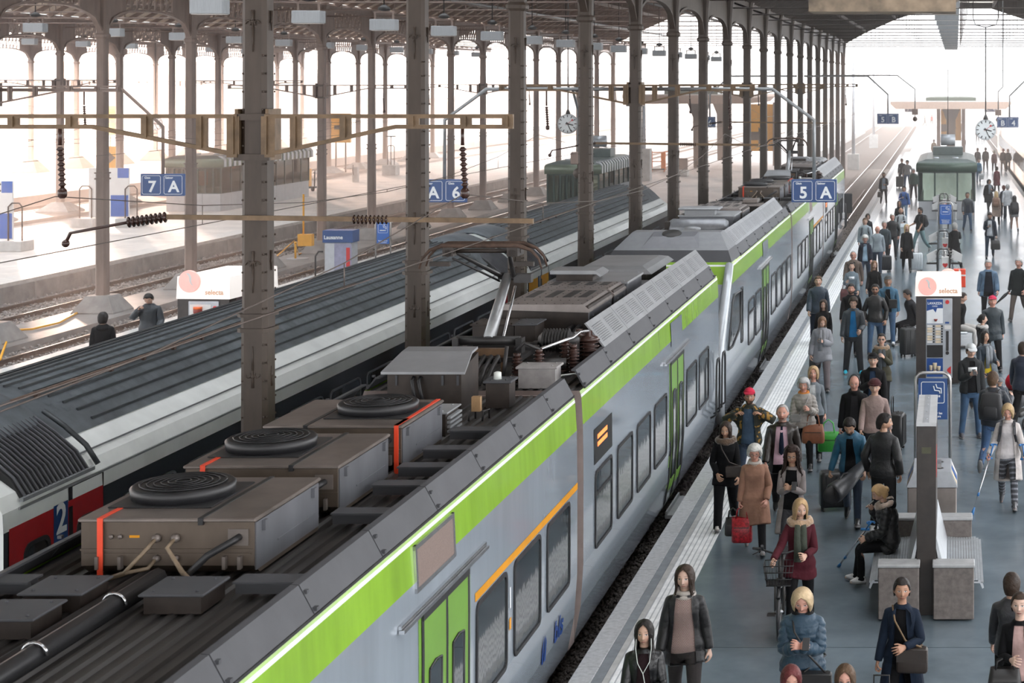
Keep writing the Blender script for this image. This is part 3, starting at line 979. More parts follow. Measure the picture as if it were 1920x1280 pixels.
M_pane = pane_mat('window_pane', (0.035, 0.045, 0.052))
M_paned = pane_mat('window_pane_dark', (0.006, 0.008, 0.010))

SIDE = [(1.10, -.45), (1.29, -.22), (1.375, .22), (1.41, .75), (1.412, 1.85), (1.405, 2.52), (1.385, 2.865), (1.378, 2.90), (1.36, 2.95)]
SMAT = [0, 0, 0, 0, 0, 1, 2, 1]
def side_x(z):
	return float(np.interp(z, [p[1] for p in SIDE], [p[0] for p in SIDE]))
def car_body(y0, y1, nosef=None, noseb=None):
	q = MB()
	for s in (-1, 1):
		for k in range(len(SIDE) - 1):
			(xa, za), (xb, zb) = SIDE[k], SIDE[k + 1]
			def yy(z, f, base, sg):
				return base + sg * (float(np.interp(z, [-.45, .5, 1.4, 2.5, 2.95], [.35, 0, .12, 1.35, 1.85])) if f else 0)
			v = [(s * xa, yy(za, nosef, y0, 1), za), (s * xa, yy(za, noseb, y1, -1), za),
				 (s * xb, yy(zb, noseb, y1, -1), zb), (s * xb, yy(zb, nosef, y0, 1), zb)]
			if (nosef or noseb) and SMAT[k] != 0: pass
			q.add(v, [(0, 1, 2, 3) if s > 0 else (3, 2, 1, 0)], SMAT[k])
	for f, base, sg in ((nosef, y0, 1), (noseb, y1, -1)):
		for k in range(len(SIDE) - 1):
			(xa, za), (xb, zb) = SIDE[k], SIDE[k + 1]
			ya = base + sg * (float(np.interp(za, [-.45, .5, 1.4, 2.5, 2.95], [.35, 0, .12, 1.35, 1.85])) if f else 0)
			yb = base + sg * (float(np.interp(zb, [-.45, .5, 1.4, 2.5, 2.95], [.35, 0, .12, 1.35, 1.85])) if f else 0)
			v = [(-xa, ya, za), (xa, ya, za), (xb, yb, zb), (-xb, yb, zb)]
			q.add(v, [(0, 1, 2, 3) if sg > 0 else (3, 2, 1, 0)], SMAT[k] if f else 3)
	q.add([(-1.1, y0, -.45), (1.1, y0, -.45), (1.1, y1, -.45), (-1.1, y1, -.45)], [(3, 2, 1, 0)], 3)
	return q
BODYM = [M_silver, M_green, M_wline, M_tan]
def deck(y0, y1):
	q = MB()
	P = []
	x = -1.34
	while x < 1.33:
		P += [(x, 2.93), (x + .07, 2.93), (x + .085, 2.955), (x + .115, 2.955)]
		x += .13
	P.append((1.34, 2.93))
	a = [(p[0], y0, p[1]) for p in P]; b = [(p[0], y1, p[1]) for p in P]
	n = len(P)
	q.add(a + b, [(j, j + 1, n + j + 1, n + j) for j in range(n - 1)])
	return q
def rrect(y0, z0, y1, z1, r, n=4):
	P = []
	for cyy, cz, a0 in ((y1 - r, z1 - r, 0), (y0 + r, z1 - r, 90), (y0 + r, z0 + r, 180), (y1 - r, z0 + r, 270)):
		for k in range(n + 1):
			a = math.radians(a0 + 90.0 * k / n)
			P.append((cyy + r * math.cos(a), cz + r * math.sin(a)))
	return P
def window(car, y0, y1, z0=.78, z1=1.76, sgn=1, pane=None, split=False, xf=side_x, fm=None, r=.10, name='window', fw=.045):
	"""frame ring standing proud of the body side and a pane set into it"""
	O, I = rrect(y0, z0, y1, z1, r), rrect(y0 + fw, z0 + fw, y1 - fw, z1 - fw, max(.02, r - fw * .6))
	n = len(O)
	q = MB()
	A = [(sgn * (xf(z) + .001), y, z) for y, z in O]; B = [(sgn * (xf(z) + .018), y, z) for y, z in O]
	D = [(sgn * (xf(z) + .018), y, z) for y, z in I]; E = [(sgn * (xf(z) + .004), y, z) for y, z in I]
	q.add(A + B + D + E, [(i * n + j, i * n + (j + 1) % n, (i + 1) * n + (j + 1) % n, (i + 1) * n + j) for i in range(3) for j in range(n)])
	w = part(name, q, fm or M_rubber, car)
	q = MB()
	q.add([(sgn * (xf(z) + .006), y, z) for y, z in I], [tuple(range(n)) if sgn > 0 else tuple(reversed(range(n)))])
	part('pane', q, pane or M_pane, w)
	if split:
		q = MB(); zz = z1 - .30 * (z1 - z0)
		q.box(sgn * (xf(zz) + .004), y0 + .03, zz - .02, sgn * (xf(zz) + .02), y1 - .03, zz + .02)
		part('vent_bar', q, M_rubber, w)
	return w
def side_quad(y0, z0, y1, z1, off=.004, sgn=1, xf=side_x, n=1):
	q = MB()
	for k in range(n):
		za, zb = z0 + (z1 - z0) * k / n, z0 + (z1 - z0) * (k + 1) / n
		q.add([(sgn * (xf(za) + off), y0, za), (sgn * (xf(za) + off), y1, za), (sgn * (xf(zb) + off), y1, zb), (sgn * (xf(zb) + off), y0, zb)],
			  [(0, 1, 2, 3) if sgn > 0 else (3, 2, 1, 0)])
	return q
def door(car, y0, y1, one=False, tall=False):
	q = side_quad(y0 - .10, -.30, y1 + .10, 2.25, .003, n=6)
	part('door_surround', q, M_doorg, car)
	ym = (y0 + y1) / 2
	for a, b in ((y0, ym - .01), (ym + .01, y1)):
		q = MB()
		n = 6
		for k in range(n):
			za, zb = -.27 + 2.43 * k / n, -.27 + 2.43 * (k + 1) / n
			q.add([(side_x(za) + .012, a, za), (side_x(za) + .012, b, za), (side_x(zb) + .012, b, zb), (side_x(zb) + .012, a, zb)], [(0, 1, 2, 3)])
		d = part('door', q, M_doorg, car)
		q = MB()
		for e in (a - .008, b + .008): q.tube([(side_x(z) + .010, e, z) for z in (-.27, -.1, .22, .5, .75, 1.85, 2.16)], .016, 4, smooth=False)
		q.box(side_x(1) + .0, a - .02, 2.14, side_x(1) + .025, b + .02, 2.21)
		part('door_seal', q, M_rubber, d)
		w = (b - a)
		ya, yb = a + w * .24, b - w * .24
		part('door_pane', side_quad(ya, .22, yb, 1.66, .020, n=6), M_pane, d)
		q = MB()
		for y_ in (ya, yb):
			q.tube([(side_x(z) + .020, y_, z) for z in (.22, .5, .75, 1.2, 1.66)], .012, 5)
		q.tube([(side_x(1.66) + .020, ya, 1.66), (side_x(1.7) + .020, (ya + yb) / 2, 1.69), (side_x(1.66) + .020, yb, 1.66)], .012, 5)
		part('pane_seal', q, M_rubber, d)
	q = MB(); q.box(1.32, y0, -.42, 1.50, y1, -.36); q.box(1.33, y0, -.40, 1.36, y1, -.30)
	part('door_step', q, M_rgrey2, car)
	q = MB(); q.bar((1.44, y0 - .65, 2.245), (1.44, y1 + .6, 2.245), .05, .03); q.bar((1.425, y0 - .65, 2.28), (1.425, y1 + .6, 2.28), .03, .03)
	part('rain_gutter', q, M_chrome, car)
	if one:
		letters('1', .62, M_lett, car, (side_x(1) + .022, ym + (y1 - ym) * .5, .95), rot=(0, 0, PI / 2), name='class_number')
def cover_panels(car, y0, y1, step, sgn, tall=None):
	y = y0
	while y < y1 - .05:
		b = min(y + step, y1)
		q = MB()
		P = [(1.372, 2.955), (1.257, 3.17), (1.20, 3.175), (1.20, 3.155), (1.245, 3.15), (1.352, 2.95)]
		q.loft([[(sgn * p[0], yy, p[1] - (.07 if sgn < 0 and p[1] > 3 else 0)) for p in P] for yy in (y + .008, b - .008)])
		q.box(sgn * 1.29 - .015, y + .02, 3.10, sgn * 1.29 + .02, y + .06, 3.125); q.box(sgn * 1.36 - .01, y + .02, 2.975, sgn * 1.36 + .022, y + .07, 3.0)
		part('roof_cover_panel', q, M_rgrey, car)
		y = b
	q = MB(); q.box(sgn * 1.37 - .01, y0, 2.935, sgn * 1.37 + .012, y1, 2.958)
	part('cover_seal', q, M_rubber, car)
def tall_covers(car, y0, y1, step):
	y = y0
	while y < y1 - .05:
		b = min(y + step, y1)
		q = MB()
		q.loft([[(p[0], yy, p[1]) for p in ((1.255, 3.172), (.985, 3.505), (.965, 3.495), (1.23, 3.165))] for yy in (y + .006, b - .006)])
		d = Vector((.985 - 1.255, 0, 3.505 - 3.172))
		for r in range(9):   # louvre slots pressed into the sheet
			for cc in range(2):
				ya = y + .12 + cc * (b - y) * .48
				f = .18 + r * .075
				x, z = 1.255 + d.x * f, 3.172 + d.z * f
				q.bar((x + .008, ya, z + .006), (x + .008, ya + (b - y) * .34, z + .006), .007, .006)
		part('louvre_panel', q, M_rgrey2, car)
		y = b
def cross_beams(car, ys, m=M_rgrey2):
	for y in ys:
		q = MB(); q.box(.62, y, 2.98, 1.25, y + .10, 3.08); q.box(.62, y - .05, 3.07, 1.25, y + .17, 3.085)
		part('cross_beam', q, M_rgrey, car)
		q = MB(); q.box(-1.25, y, 2.98, -.92, y + .10, 3.08); q.box(-1.25, y - .05, 3.07, -.92, y + .17, 3.085)
		part('cross_beam', q, M_rgrey, car)
def cooling_unit(car, y, flip=False, strap=1, cables=False, label=None):
	"""flat steel box with a round fan guard on its lid"""
	x0, x1, z0, z1, L = -.83, .53, 2.955, 3.38, 1.38
	q = MB()
	q.loft([[(x0, y + .12, z0), (x1, y + .12, z0), (x1, y + L, z0), (x0, y + L, z0)], [(x0, y, z0 + .08), (x1, y, z0 + .08), (x1, y + L, z0 + .08), (x0, y + L, z0 + .08)],
			[(x0, y, z1), (x1, y, z1), (x1, y + L, z1), (x0, y + L, z1)]])
	q.box(x0 - .005, y - .012, z0 + .20, x1 + .005, y, z0 + .215); q.box(x0 + .02, y - .01, z0 + .17, x1 - .02, y, z0 + .18)
	u = part('cooling_unit', q, M_ubox, car)
	q = MB()
	xs = .12 if not flip else -.42
	q.box(x0 - .02, y - .02, z1, xs - .012, y + L + .02, z1 + .03, ch=.008); q.box(xs + .012, y - .02, z1, x1 + .02, y + L + .02, z1 + .03, ch=.008)
	part('lid', q, M_ulid, u)['label'] = 'dusty steel lid'
	q = MB(); q.box(xs - .02, y - .03, z1 - .02, xs + .02, y + L + .03, z1 + .036)
	part('lid_seam', q, M_rubber, u)
	fx = (x0 + xs) / 2 if not flip else (xs + x1) / 2
	q = MB(); q.box(fx - .42, y + L * .54 - .44, z1 + .03, fx + .42, y + L * .54 + .44, z1 + .042, ch=.005)
	q.lathe([(.40, z1 + .04), (.41, z1 + .12), (.385, z1 + .14), (.37, z1 + .135), (.02, z1 + .15)], (fx, y + L * .54, 0), 28)
	for k in range(6):   # rings of the guard
		r = .06 + k * .055
		q.tube([(fx + r * math.cos(a), y + L * .54 + r * math.sin(a), z1 + .155 - k * .002) for a in [2 * PI * j / 20 for j in range(21)]], .007, 4)
	part('fan_guard', q, M_rubber, u)
	q = MB(); q.box(x1, y + .02, z0 + .04, x1 + .012, y + L - .02, z1 - .01); q.box(x1 + .012, y + .45, z0 + .16, x1 + .018, y + L - .12, z0 + .175)
	for yy in (y + .16, y + L - .16):
		q.box(x1 + .012, yy - .03, z1 - .10, x1 + .04, yy + .03, z1 - .02)
	part('side_plate', q, M_uside, u)
	q = MB()
	for xx in (x0 + .14, x0 + .32, x1 - .22, x1 - .10):
		q = MB(); q.box(xx - .012, y - .05, z0 + .06, xx + .012, y, z0 + .16); part('bracket', q, M_ulid, u)
	for xx in (x0 + .24, x0 + .31):
		q = MB(); q.lathe([(.018, 0), (.018, -.02), (.006, -.022)], (xx, y, z0 + .31), 8, axis='y'); part('plug', q, M_ulid, u)
	for xx in (x0 + .60, x0 + .75):
		for zz, r in ((.30, .035), (.14, .028)):
			q = MB(); q.lathe([(r, 0), (r, -.03), (r * .5, -.05)], (xx, y, z0 + zz), 10, axis='y'); part('cable_gland', q, M_ulid, u)
	q = MB(); q.box(x1 - .20, y - .012, z0 + .24, x1 - .04, y, z0 + .37); part('gland_plate', q, M_ulid, u)
	if strap:
		xa = x0 + .16 if strap == 1 else x1 - .04
		q = MB(); q.box(xa - .022, y - .03, z0 - .05, xa + .022, y - .022, z1 + .034); q.box(xa - .022, y - .03, z1 + .031, xa + .022, y + L * .54 - .42, z1 + .036)
		if strap == 2: q.box(xa - .022, y - .03, z1 + .031, xa + .022, y + L + .02, z1 + .036)
		part('tension_strap', q, M_strap, u)['label'] = 'bright orange strap'
	q = MB()
	q.tube([(x1 - .11, y - .01, z0 + .31), (x1 - .14, y - .08, z0 + .29), (x1 - .30, y - .16, z0 + .20), (x1 - .44, y - .18, z0 + .06), (x1 - .46, y - .16, z0 - .02)], .028, 8)
	part('power_cable', q, M_rubber, u)
	if cables:
		for a, b in (((x0 + .60, z0 + .30), (x0 + .10, -.25)), ((x0 + .75, z0 + .30), (x1 - .18, -.42)), ((x0 + .60, z0 + .14), (x0 + .16, -.25)), ((x0 + .75, z0 + .30), (x1 - .22, -.36))):
			q = MB()
			q.tube([(a[0], y - .03, a[1]), (a[0] - .02, y - .12, a[1] - .05), ((a[0] * 2 + b[0]) / 3, y - .2, z0 + .08), ((a[0] + b[0] * 2) / 3, y + b[1] + .1, z0 + .02), (b[0], y + b[1], z0 + .03)], .016, 6)
			part('thin_cable', q, M_cable, u)
		q = MB(); q.box(x0 + .38, y - .003, z0 + .30, x0 + .46, y - .001, z0 + .32); part('yellow_sticker', q, M_gold, u)
	return u
def plate_box(car, x0, x1, y0, y1, z0, z1, m, lid=.03, name='roof_box', lm=None):
	q = MB(); q.box(x0 + .03, y0 + .03, z0, x1 - .03, y1 - .03, z1 - .02)
	b = part(name, q, m, car)
	q = MB(); q.box(x0, y0, z1 - .02, x1, y1, z1 + lid - .02, ch=.006)
	for xx in (x0 + .08, x1 - .08):
		for yy in (y0 + .08, y1 - .08):
			q.lathe([(.012, z1 + lid - .02), (.012, z1 + lid - .008)], (xx, yy, 0), 6)
	part('lid', q, lm or m, b)
	return b
def insul(q, x, y, z, h, r, n=8):
	P = [(r * .5, 0)]
	for k in range(n):
		P += [(r * .55, h * (k + .1) / n), (r, h * (k + .45) / n), (r * .95, h * (k + .6) / n), (r * .55, h * (k + .8) / n)]
	P.append((r * .5, h))
	q.lathe([(a, b + z) for a, b in P], (x, y, 0), 12)
def car_common(car, L, y0=0.0, nosef=None, noseb=None):
	part('body_shell', car_body(y0, L, nosef, noseb), BODYM, car)
	part('roof_deck', deck(y0 + (1.9 if nosef else 0), L - (1.9 if noseb else 0)), M_deck, car)
def end_frame(car, y):
	q = MB()
	q.box(-1.30, y, -.25, 1.30, y + .36, 2.90, ch=.03)
	part('gangway_bellows', q, M_tan, car)
def fan_car(Y0, YE, base, label, first):
	"""car with three cooling units on its roof; base: absolute position of the near car's frame"""
	car = thing('railcar', label, 'train car', (tx(-5.98, Y0), Y0, 0), TRK, 'cars of the green and silver train')
	o = base   # local y of what stands at Y = 6.4 in the nearest car
	f = lambda Y: Y - 6.4 + o
	Lc = YE - Y0
	car_common(car, Lc)
	end_frame(car, Lc)
	cover_panels(car, 0, Lc - .02, 1.52, 1); cover_panels(car, 0, Lc - .02, 1.52, -1)
	door(car, f(14.92), f(16.33), one=first)
	for a, b in ((16.62, 17.80), (18.08, 19.28), (19.58, 20.78)):
		window(car, f(a), f(b), .74, 1.77)
	for a, b in ((10.2, 11.4), (11.7, 12.9), (13.1, 14.2)):
		if f(a) > 0: window(car, f(a), f(b), .74, 1.77)
	part('amber_band', side_quad(f(16.6), 1.79, Lc, 1.875), M_gold, car)
	b = part('destination_grille', side_quad(f(14.78), 2.47, f(15.88), 2.80, .014, n=2), M_louv, car)
	q = MB()
	for (ya, za, yb, zb) in ((14.74, 2.80, 15.92, 2.84), (14.74, 2.43, 15.92, 2.47), (14.74, 2.43, 14.79, 2.84), (15.87, 2.43, 15.92, 2.84)):
		q.add([(side_x(z) + oo, f(y), z) for oo in (.0, .022) for y, z in ((ya, za), (yb, za), (yb, zb), (ya, zb))], [(4, 5, 6, 7), (0, 1, 5, 4), (1, 2, 6, 5), (2, 3, 7, 6), (3, 0, 4, 7)])
	part('grille_frame', q, M_chrome, b)
	if first:
		letters('1', .30, M_lett, car, (side_x(1.4) + .006, f(17.94), 1.42), rot=(0, 0, PI / 2), name='class_number')
		letters('bls', .36, M_navy, car, (side_x(.36) + .012, f(20.3), .36), rot=(.066, 0, PI / 2), name='lettering', sx=1.2)
		q = MB()   # emblem: two facing hooks
		for k in range(2):
			s = 1 if k else -1
			q.add([(side_x(.36) + .012 + z * .066, f(19.55) + s * y, .36 + z) for y, z in ((.02, -.16), (.10, -.16), (.10, .05), (.02, .16))], [(0, 1, 2, 3) if s > 0 else (3, 2, 1, 0)])
		part('emblem', q, M_navy, car)
		q = side_quad(f(17.90), 1.10, f(17.98), 1.22, .006); part('amber_notice', q, M_gold, car)
	# roof equipment
	cooling_unit(car, f(13.47), False, 1, True)
	cooling_unit(car, f(15.33), False, 1)
	cooling_unit(car, f(17.12), True, 2)
	cross_beams(car, [f(y) for y in (12.9, 14.95, 16.0, 16.75, 17.55, 18.5)])
	# pedestals in front of the units
	for i, (x, y) in enumerate(((-.62, 12.15), (-.58, 12.75), (.32, 12.72))):
		b = plate_box(car, x - .24, x + .24, f(y) - .24, f(y) + .24, 2.95, 3.10, M_rbrown, .02, 'junction_box', M_rgrey)
	q = MB(); q.tube([(-.10, f(8), 3.02), (-.10, f(13.2), 3.02)], .075, 8); q.tube([(-.28, f(8), 2.99), (-.28, f(13.4), 2.99)], .04, 8)
	part('conduit', q, M_rubber, car)
	q = MB()
	for k in range(4):
		q.tube([(-.10 + .085 * math.cos(a), f(9.2 + k * 1.1), 3.02 + .085 * math.sin(a)) for a in [PI * j / 8 for j in range(9)]], .012, 5)
	part('conduit_clip', q, M_chrome, car)
	q = MB(); q.tube([(-.75, f(10.9), 2.96), (-.72, f(10.95), 3.1), (-.55, f(11.0), 3.14), (-.4, f(11.05), 3.05), (-.38, f(11.05), 2.95)], .03, 8)
	part('bent_hose', q, M_rubber, car)
	# louvred box, hatch box with sloping lid, knob box, switch
	b = plate_box(car, .12, .52, f(18.75), f(19.3), 2.95, 3.22, M_rbrown, .02, 'louvre_box', M_rgrey2)
	q = MB()
	for k in range(4): q.box(.50, f(18.8), 2.99 + k * .05, .54, f(19.25), 3.015 + k * .05)
	part('louvre', q, M_rgrey2, b)
	q = MB(); y = f(20.35)
	q.loft([[(-.66, yy, 2.95), (.22, yy, 2.95), (.22, yy, z), (-.66, yy, z)] for yy, z in ((y, 3.40), (y + .75, 3.52))])
	b = part('hatch_box', q, M_rbrown, car)
	q = MB()
	P = [(-.72, 3.36), (-.66, 3.43), (.14, 3.43), (.27, 3.34)]
	q.loft([[(-.72, y - .06, 3.38), (.28, y - .06, 3.38), (.28, y - .06, 3.41), (-.72, y - .06, 3.41)],
			[(-.66, y + .55, 3.53), (.20, y + .55, 3.53), (.20, y + .55, 3.56), (-.66, y + .55, 3.56)],
			[(-.66, y + .8, 3.55), (.20, y + .8, 3.55), (.20, y + .8, 3.58), (-.66, y + .8, 3.58)]])
	part('hatch_lid', q, M_rgrey2, b)
	q = MB()
	for x in (-.55, .0, .18): q.box(x - .012, y - .02, 3.24, x + .012, y, 3.36)
	part('latch', q, M_rgrey, b)
	q = MB()
	for x in (-.34, -.26): q.tube([(x, y - .01, 3.34), (x - .01, y - .06, 3.30), (x + .02, y - .07, 3.15), (x + .06, y - .03, 2.98)], .022, 6)
	part('power_cable', q, M_rubber, b)
	b = plate_box(car, .46, .80, f(20.4), f(20.75), 2.95, 3.27, M_rbrown, .03, 'knob_box', M_rgrey)
	q = MB(); q.lathe([(.05, 3.28), (.045, 3.36), (.02, 3.37)], (.60, f(20.55), 0), 10); part('white_knob', q, M_wline, b)
	q = MB(); q.box(.52, f(19.7), 3.05, .62, f(19.78), 3.22); b = part('switch_block', q, mat('switch_ochre', (0.42, 0.26, 0.13), rough=0.5), car)
	q = MB()
	for x in (.50, .66): q.tube([(x, f(19.65), 2.95), (x, f(19.68), 3.06), (x + .04, f(19.8), 3.06), (x + .04, f(19.8), 2.95)], .012, 5)
	part('switch_legs', q, M_dark, b)
	return car

def panto(car, x, y, up=True):
	p = put('pantograph', None, car, (x, y, 0))
	q = MB()
	q.box(-.52, -.75, 3.20, -.44, .55, 3.26); q.box(.44, -.75, 3.20, .52, .55, 3.26); q.box(-.52, -.78, 3.2, .52, -.70, 3.26); q.box(-.52, .5, 3.2, .52, .58, 3.26)
	q.tube([(-.42, -.35, 3.42), (.42, -.35, 3.42)], .06, 10); q.box(-.46, -.45, 3.22, -.38, -.25, 3.46); q.box(.38, -.45, 3.22, .46, -.25, 3.46)
	part('base_frame', q, M_dark, p)
	q = MB()
	for xx in (-.48, .48):
		for yy in (-.7, .5): insul(q, xx, yy, 2.95, .26, .07, 4)
	part('base_insulator', q, M_ins, p)
	kn = (0.0, .62, 4.17); bs = (0, -.35, 3.42)
	q = MB(); q.tube([bs, kn], [.085, .062], 12); part('lower_arm', q, M_steelg, p)
	q = MB(); q.tube([(.14, -.2, 3.36), (.10, .66, 4.02)], .018, 6); part('guide_rod', q, M_chrome, p)
	q = MB(); q.tube([(-.12, kn[1], kn[2]), (.3, kn[1], kn[2] - .02)], .05, 8); q.box(.1, .56, 4.08, .34, .70, 4.2); part('knee_joint', q, M_dark, p)
	hd = (-.62, 4.66)
	for sx, lab in ((-.36, 'a'), (.34, 'b')):
		q = MB(); q.tube([(sx * .25, kn[1], kn[2]), (sx, hd[0], hd[1] - .04)], [.036, .026], 8); part('upper_arm', q, M_dark, p)
	q = MB(); q.tube([(-.10, .6, 4.10), (-.40, hd[0], 4.54)], .015, 6); part('guide_rod', q, M_dark, p)
	for dy in (-.14, .16):
		q = MB()
		pts = [(-.80, hd[0] + dy, 4.42), (-.76, hd[0] + dy, 4.55), (-.66, hd[0] + dy, 4.66), (-.5, hd[0] + dy, 4.72), (.5, hd[0] + dy, 4.72), (.66, hd[0] + dy, 4.66), (.76, hd[0] + dy, 4.55), (.80, hd[0] + dy, 4.42)]
		q.tube(pts, [.012, .016, .022, .032, .032, .022, .016, .012], 8)
		part('contact_strip', q, M_rust, p)
	q = MB()
	for sx in (-.42, .42): q.box(sx - .07, hd[0] - .16, 4.58, sx + .07, hd[0] + .18, 4.70); q.tube([(sx, hd[0] - .16, 4.62), (sx, hd[0] + .2, 4.62)], .05, 8)
	q.tube([(-.5, hd[0], 4.64), (.5, hd[0], 4.64)], .03, 8)
	for sx in (-.55, .55): q.box(sx - .14, hd[0] - .06, 4.44, sx + .12, hd[0] + .02, 4.50)
	part('head_carrier', q, M_rbrown, p)
	return p
M_perf = mat('perforated_lid', (0.30, 0.265, 0.25), rough=0.4, metal=0.45, var=0.12, scale=3.0)
def perf_box(car, x0, x1, y0, y1, z1, front=True):
	q = MB(); q.box(x0 + .02, y0 + .03, 2.95, x1 - .02, y1 - .02, z1 - .03)
	b = part('roof_box', q, M_rbrown, car)
	q = MB(); q.loft([[(x0, y0, z1 - .05), (x0 + .08, y0, z1), (x1 - .10, y0, z1), (x1, y0, z1 - .09), (x1, y0, z1 - .12), (x0, y0, z1 - .08)],
					  [(x0, y1, z1 - .05), (x0 + .08, y1, z1), (x1 - .10, y1, z1), (x1, y1, z1 - .09), (x1, y1, z1 - .12), (x0, y1, z1 - .08)]])
	part('lid', q, M_perf, b)
	q = MB()
	w = x1 - x0
	for f in (.14, .36, .56, .74):
		q.box(x0 + w * f, y0 + .06 + .45 * (y1 - y0), z1 - .002, x0 + w * f + .13, y1 - .08, z1 + .004)
	part('slot', q, M_dark, b)
	q = MB()
	for i in range(9):
		for j in range(5):
			q.lathe([(.012, z1), (.010, z1 + .005)], (x0 + w * (.1 + .8 * i / 8), y0 + .1 + (y1 - y0 - .2) * j / 4, 0), 6)
	o = part('rivets', q, M_dark, b); o['kind'] = 'stuff'
	q = MB(); q.box(x1 - .02, y0 + .02, 2.95, x1 - .005, y1 - .02, z1 - .12)
	for yy in (y0 + .25, y1 - .3): q.box(x1 - .005, yy, z1 - .2, x1 + .02, yy + .08, z1 - .17)
	part('side_plate', q, M_uside, b)
	return b
def panto_car(Y0, YE, base, label):
	car = thing('railcar', label, 'train car', (tx(-5.98, Y0), Y0, 0), TRK, 'cars of the green and silver train')
	f = lambda Y: Y - 21.6 + base
	L = YE - Y0
	car_common(car, L)
	cover_panels(car, .25, L - .25, 1.75, 1); cover_panels(car, .1, L - .1, 1.75, -1)
	tall_covers(car, f(23.75), L - .3, 1.75)
	q = side_quad(f(22.25), 1.86, f(23.45), 2.32, .006, n=2); d = part('destination_display', q, M_black, car)
	for k in range(2):
		part('led_text', side_quad(f(22.45), 2.06 + k * .10, f(23.1), 2.12 + k * .10, .010), M_led, d)
	for i, (a, b) in enumerate(((22.28, 23.42), (23.80, 24.97), (25.32, 26.50), (26.85, 28.05))):
		window(car, f(a), f(b), .74, 1.77, split=(i == 0))
	door(car, f(28.45), f(29.80))
	for a, b in ((30.2, 31.45), (31.75, 33.05)): window(car, f(a), f(b), .74, 1.77)
	part('service_panel', side_quad(f(28.55), 2.42, f(29.75), 2.82, .012, n=2), M_silver, car)
	q = MB()
	for yy in (f(33.35), f(34.2)):
		q.tube([(1.42, yy, .35), (1.53, yy, .40), (1.55, yy, .9), (1.55, yy + .35, .95), (1.55, yy + .35, .9)] if False else
			   [(1.41, yy, .30), (1.52, yy, .36), (1.53, yy, 1.30), (1.53, yy + .12, 1.42), (1.53, yy + .34, 1.42), (1.53, yy + .44, 1.30), (1.53, yy + .44, .36), (1.41, yy + .44, .30)], .022, 6)
	part('hand_rail', q, M_rubber, car)
	# roof equipment
	b = plate_box(car, .52, 1.05, f(21.72), f(22.1), 2.95, 3.22, mat('pale_box', (0.36, 0.345, 0.34), rough=0.5), .03, 'roof_box')
	panto(car, -.08, f(23.05))
	for i, (xa, xb, yy, zz) in enumerate(((-.86, -.12, 21.85, 3.30), (-.55, .25, 22.25, 3.38))):
		q = MB(); q.box(xa, f(yy), zz - .09, xb, f(yy) + .08, zz); q.box(xa, f(yy) + .02, 2.95, xa + .06, f(yy) + .06, zz - .05); q.box(xb - .06, f(yy) + .02, 2.95, xb, f(yy) + .06, zz - .05)
		part('cross_bar', q, mat('bar_brown', (0.17, 0.10, 0.055), rough=0.45, metal=0.3, var=0.2), car)
	q = MB()
	for k in range(3):
		x = .02 + k * .09
		q.tube([(x, f(22.15), 3.22), (x, f(22.1), 3.30), (x - .03, f(21.9), 3.18), (x - .08, f(21.8), 2.98)], .03, 8)
	part('thick_cable', q, M_dark, car)
	q = MB()   # big ribbed bushing lying across
	P = [(.06, 0)]
	for k in range(9): P += [(.12, .06 + k * .042), (.165, .075 + k * .042), (.12, .095 + k * .042)]
	P += [(.10, .46), (.10, .50), (.03, .56)]
	q.lathe([(r, z) for r, z in P], (.42, f(23.4), 3.32), 16, axis='x')
	q.box(.34, f(23.3), 2.95, .42, f(23.5), 3.3); q.box(.9, f(23.3), 2.95, .96, f(23.5), 3.3)
	part('ribbed_bushing', q, M_dark, car)
	for x, y, h, r in ((.86, 23.05, .36, .085), (.99, 22.95, .30, .08), (.68, 22.3, .34, .075), (.42, 22.2, .3, .07)):
		q = MB(); insul(q, x, f(y), 2.98, h, r, 7); q.lathe([(r * .8, 2.95), (r * .8, 2.98)], (x, f(y), 0), 10); q.lathe([(.05, 2.98 + h), (.05, 3.03 + h)], (x, f(y), 0), 8)
		part('post_insulator', q, M_ins, car)
	for x, y in ((1.06, 23.6), (.90, 23.75)):
		q = MB(); insul(q, x, f(y), 2.97, .32, .15, 6); q.lathe([(.16, 3.29), (.12, 3.34), (.05, 3.36), (.05, 3.42)], (x, f(y), 0), 14)
		part('arrester', q, M_ins, car)
	q = MB(); q.tube([(.69, f(22.35), 3.36), (.98, f(22.95), 3.42), (1.02, f(23.2), 3.46), (1.06, f(23.55), 3.42)], .022, 6); q.tube([(.90, f(23.4), 3.42), (1.05, f(23.6), 3.40)], .014, 6)
	part('busbar', q, M_chrome, car)
	q = MB(); q.tube([(.70, f(22.28), 3.36), (.5, f(22.25), 3.46), (.42, f(22.2), 3.36)], .025, 6); q.tube([(.30, f(21.95), 2.98), (.34, f(22.0), 3.45)], .025, 6)
	q.tube([(.45, f(22.6), 3.12), (.95, f(22.7), 3.12)], .07, 10); q.box(.2, f(22.9), 3.22, .5, f(23.1), 3.30)
	part('switch_gear', q, M_dark, car)
	q = MB(); q.tube([(.9, f(22.0), 2.97), (1.0, f(22.2), 3.04), (1.15, f(22.6), 3.0), (1.2, f(23.0), 3.02)], .014, 6); part('thin_cable', q, M_wline, car)
	b = plate_box(car, -.75, -.1, f(24.2), f(24.8), 2.95, 3.42, M_rbrown, .02, 'roof_box', M_rbrown)
	b = plate_box(car, -.1, .25, f(24.0), f(24.6), 2.95, 3.45, M_rbrown, .02, 'roof_box', M_rgrey)
	q = MB()
	for x in (.55, .66): q.tube([(x, f(24.9), 3.30), (x - .02, f(24.7), 3.26), (x - .06, f(24.55), 3.1), (x - .1, f(24.5), 2.98)], .035, 8)
	part('thick_cable', q, M_rubber, car)
	perf_box(car, -.55, .78, f(25.0), f(26.75), 3.60)
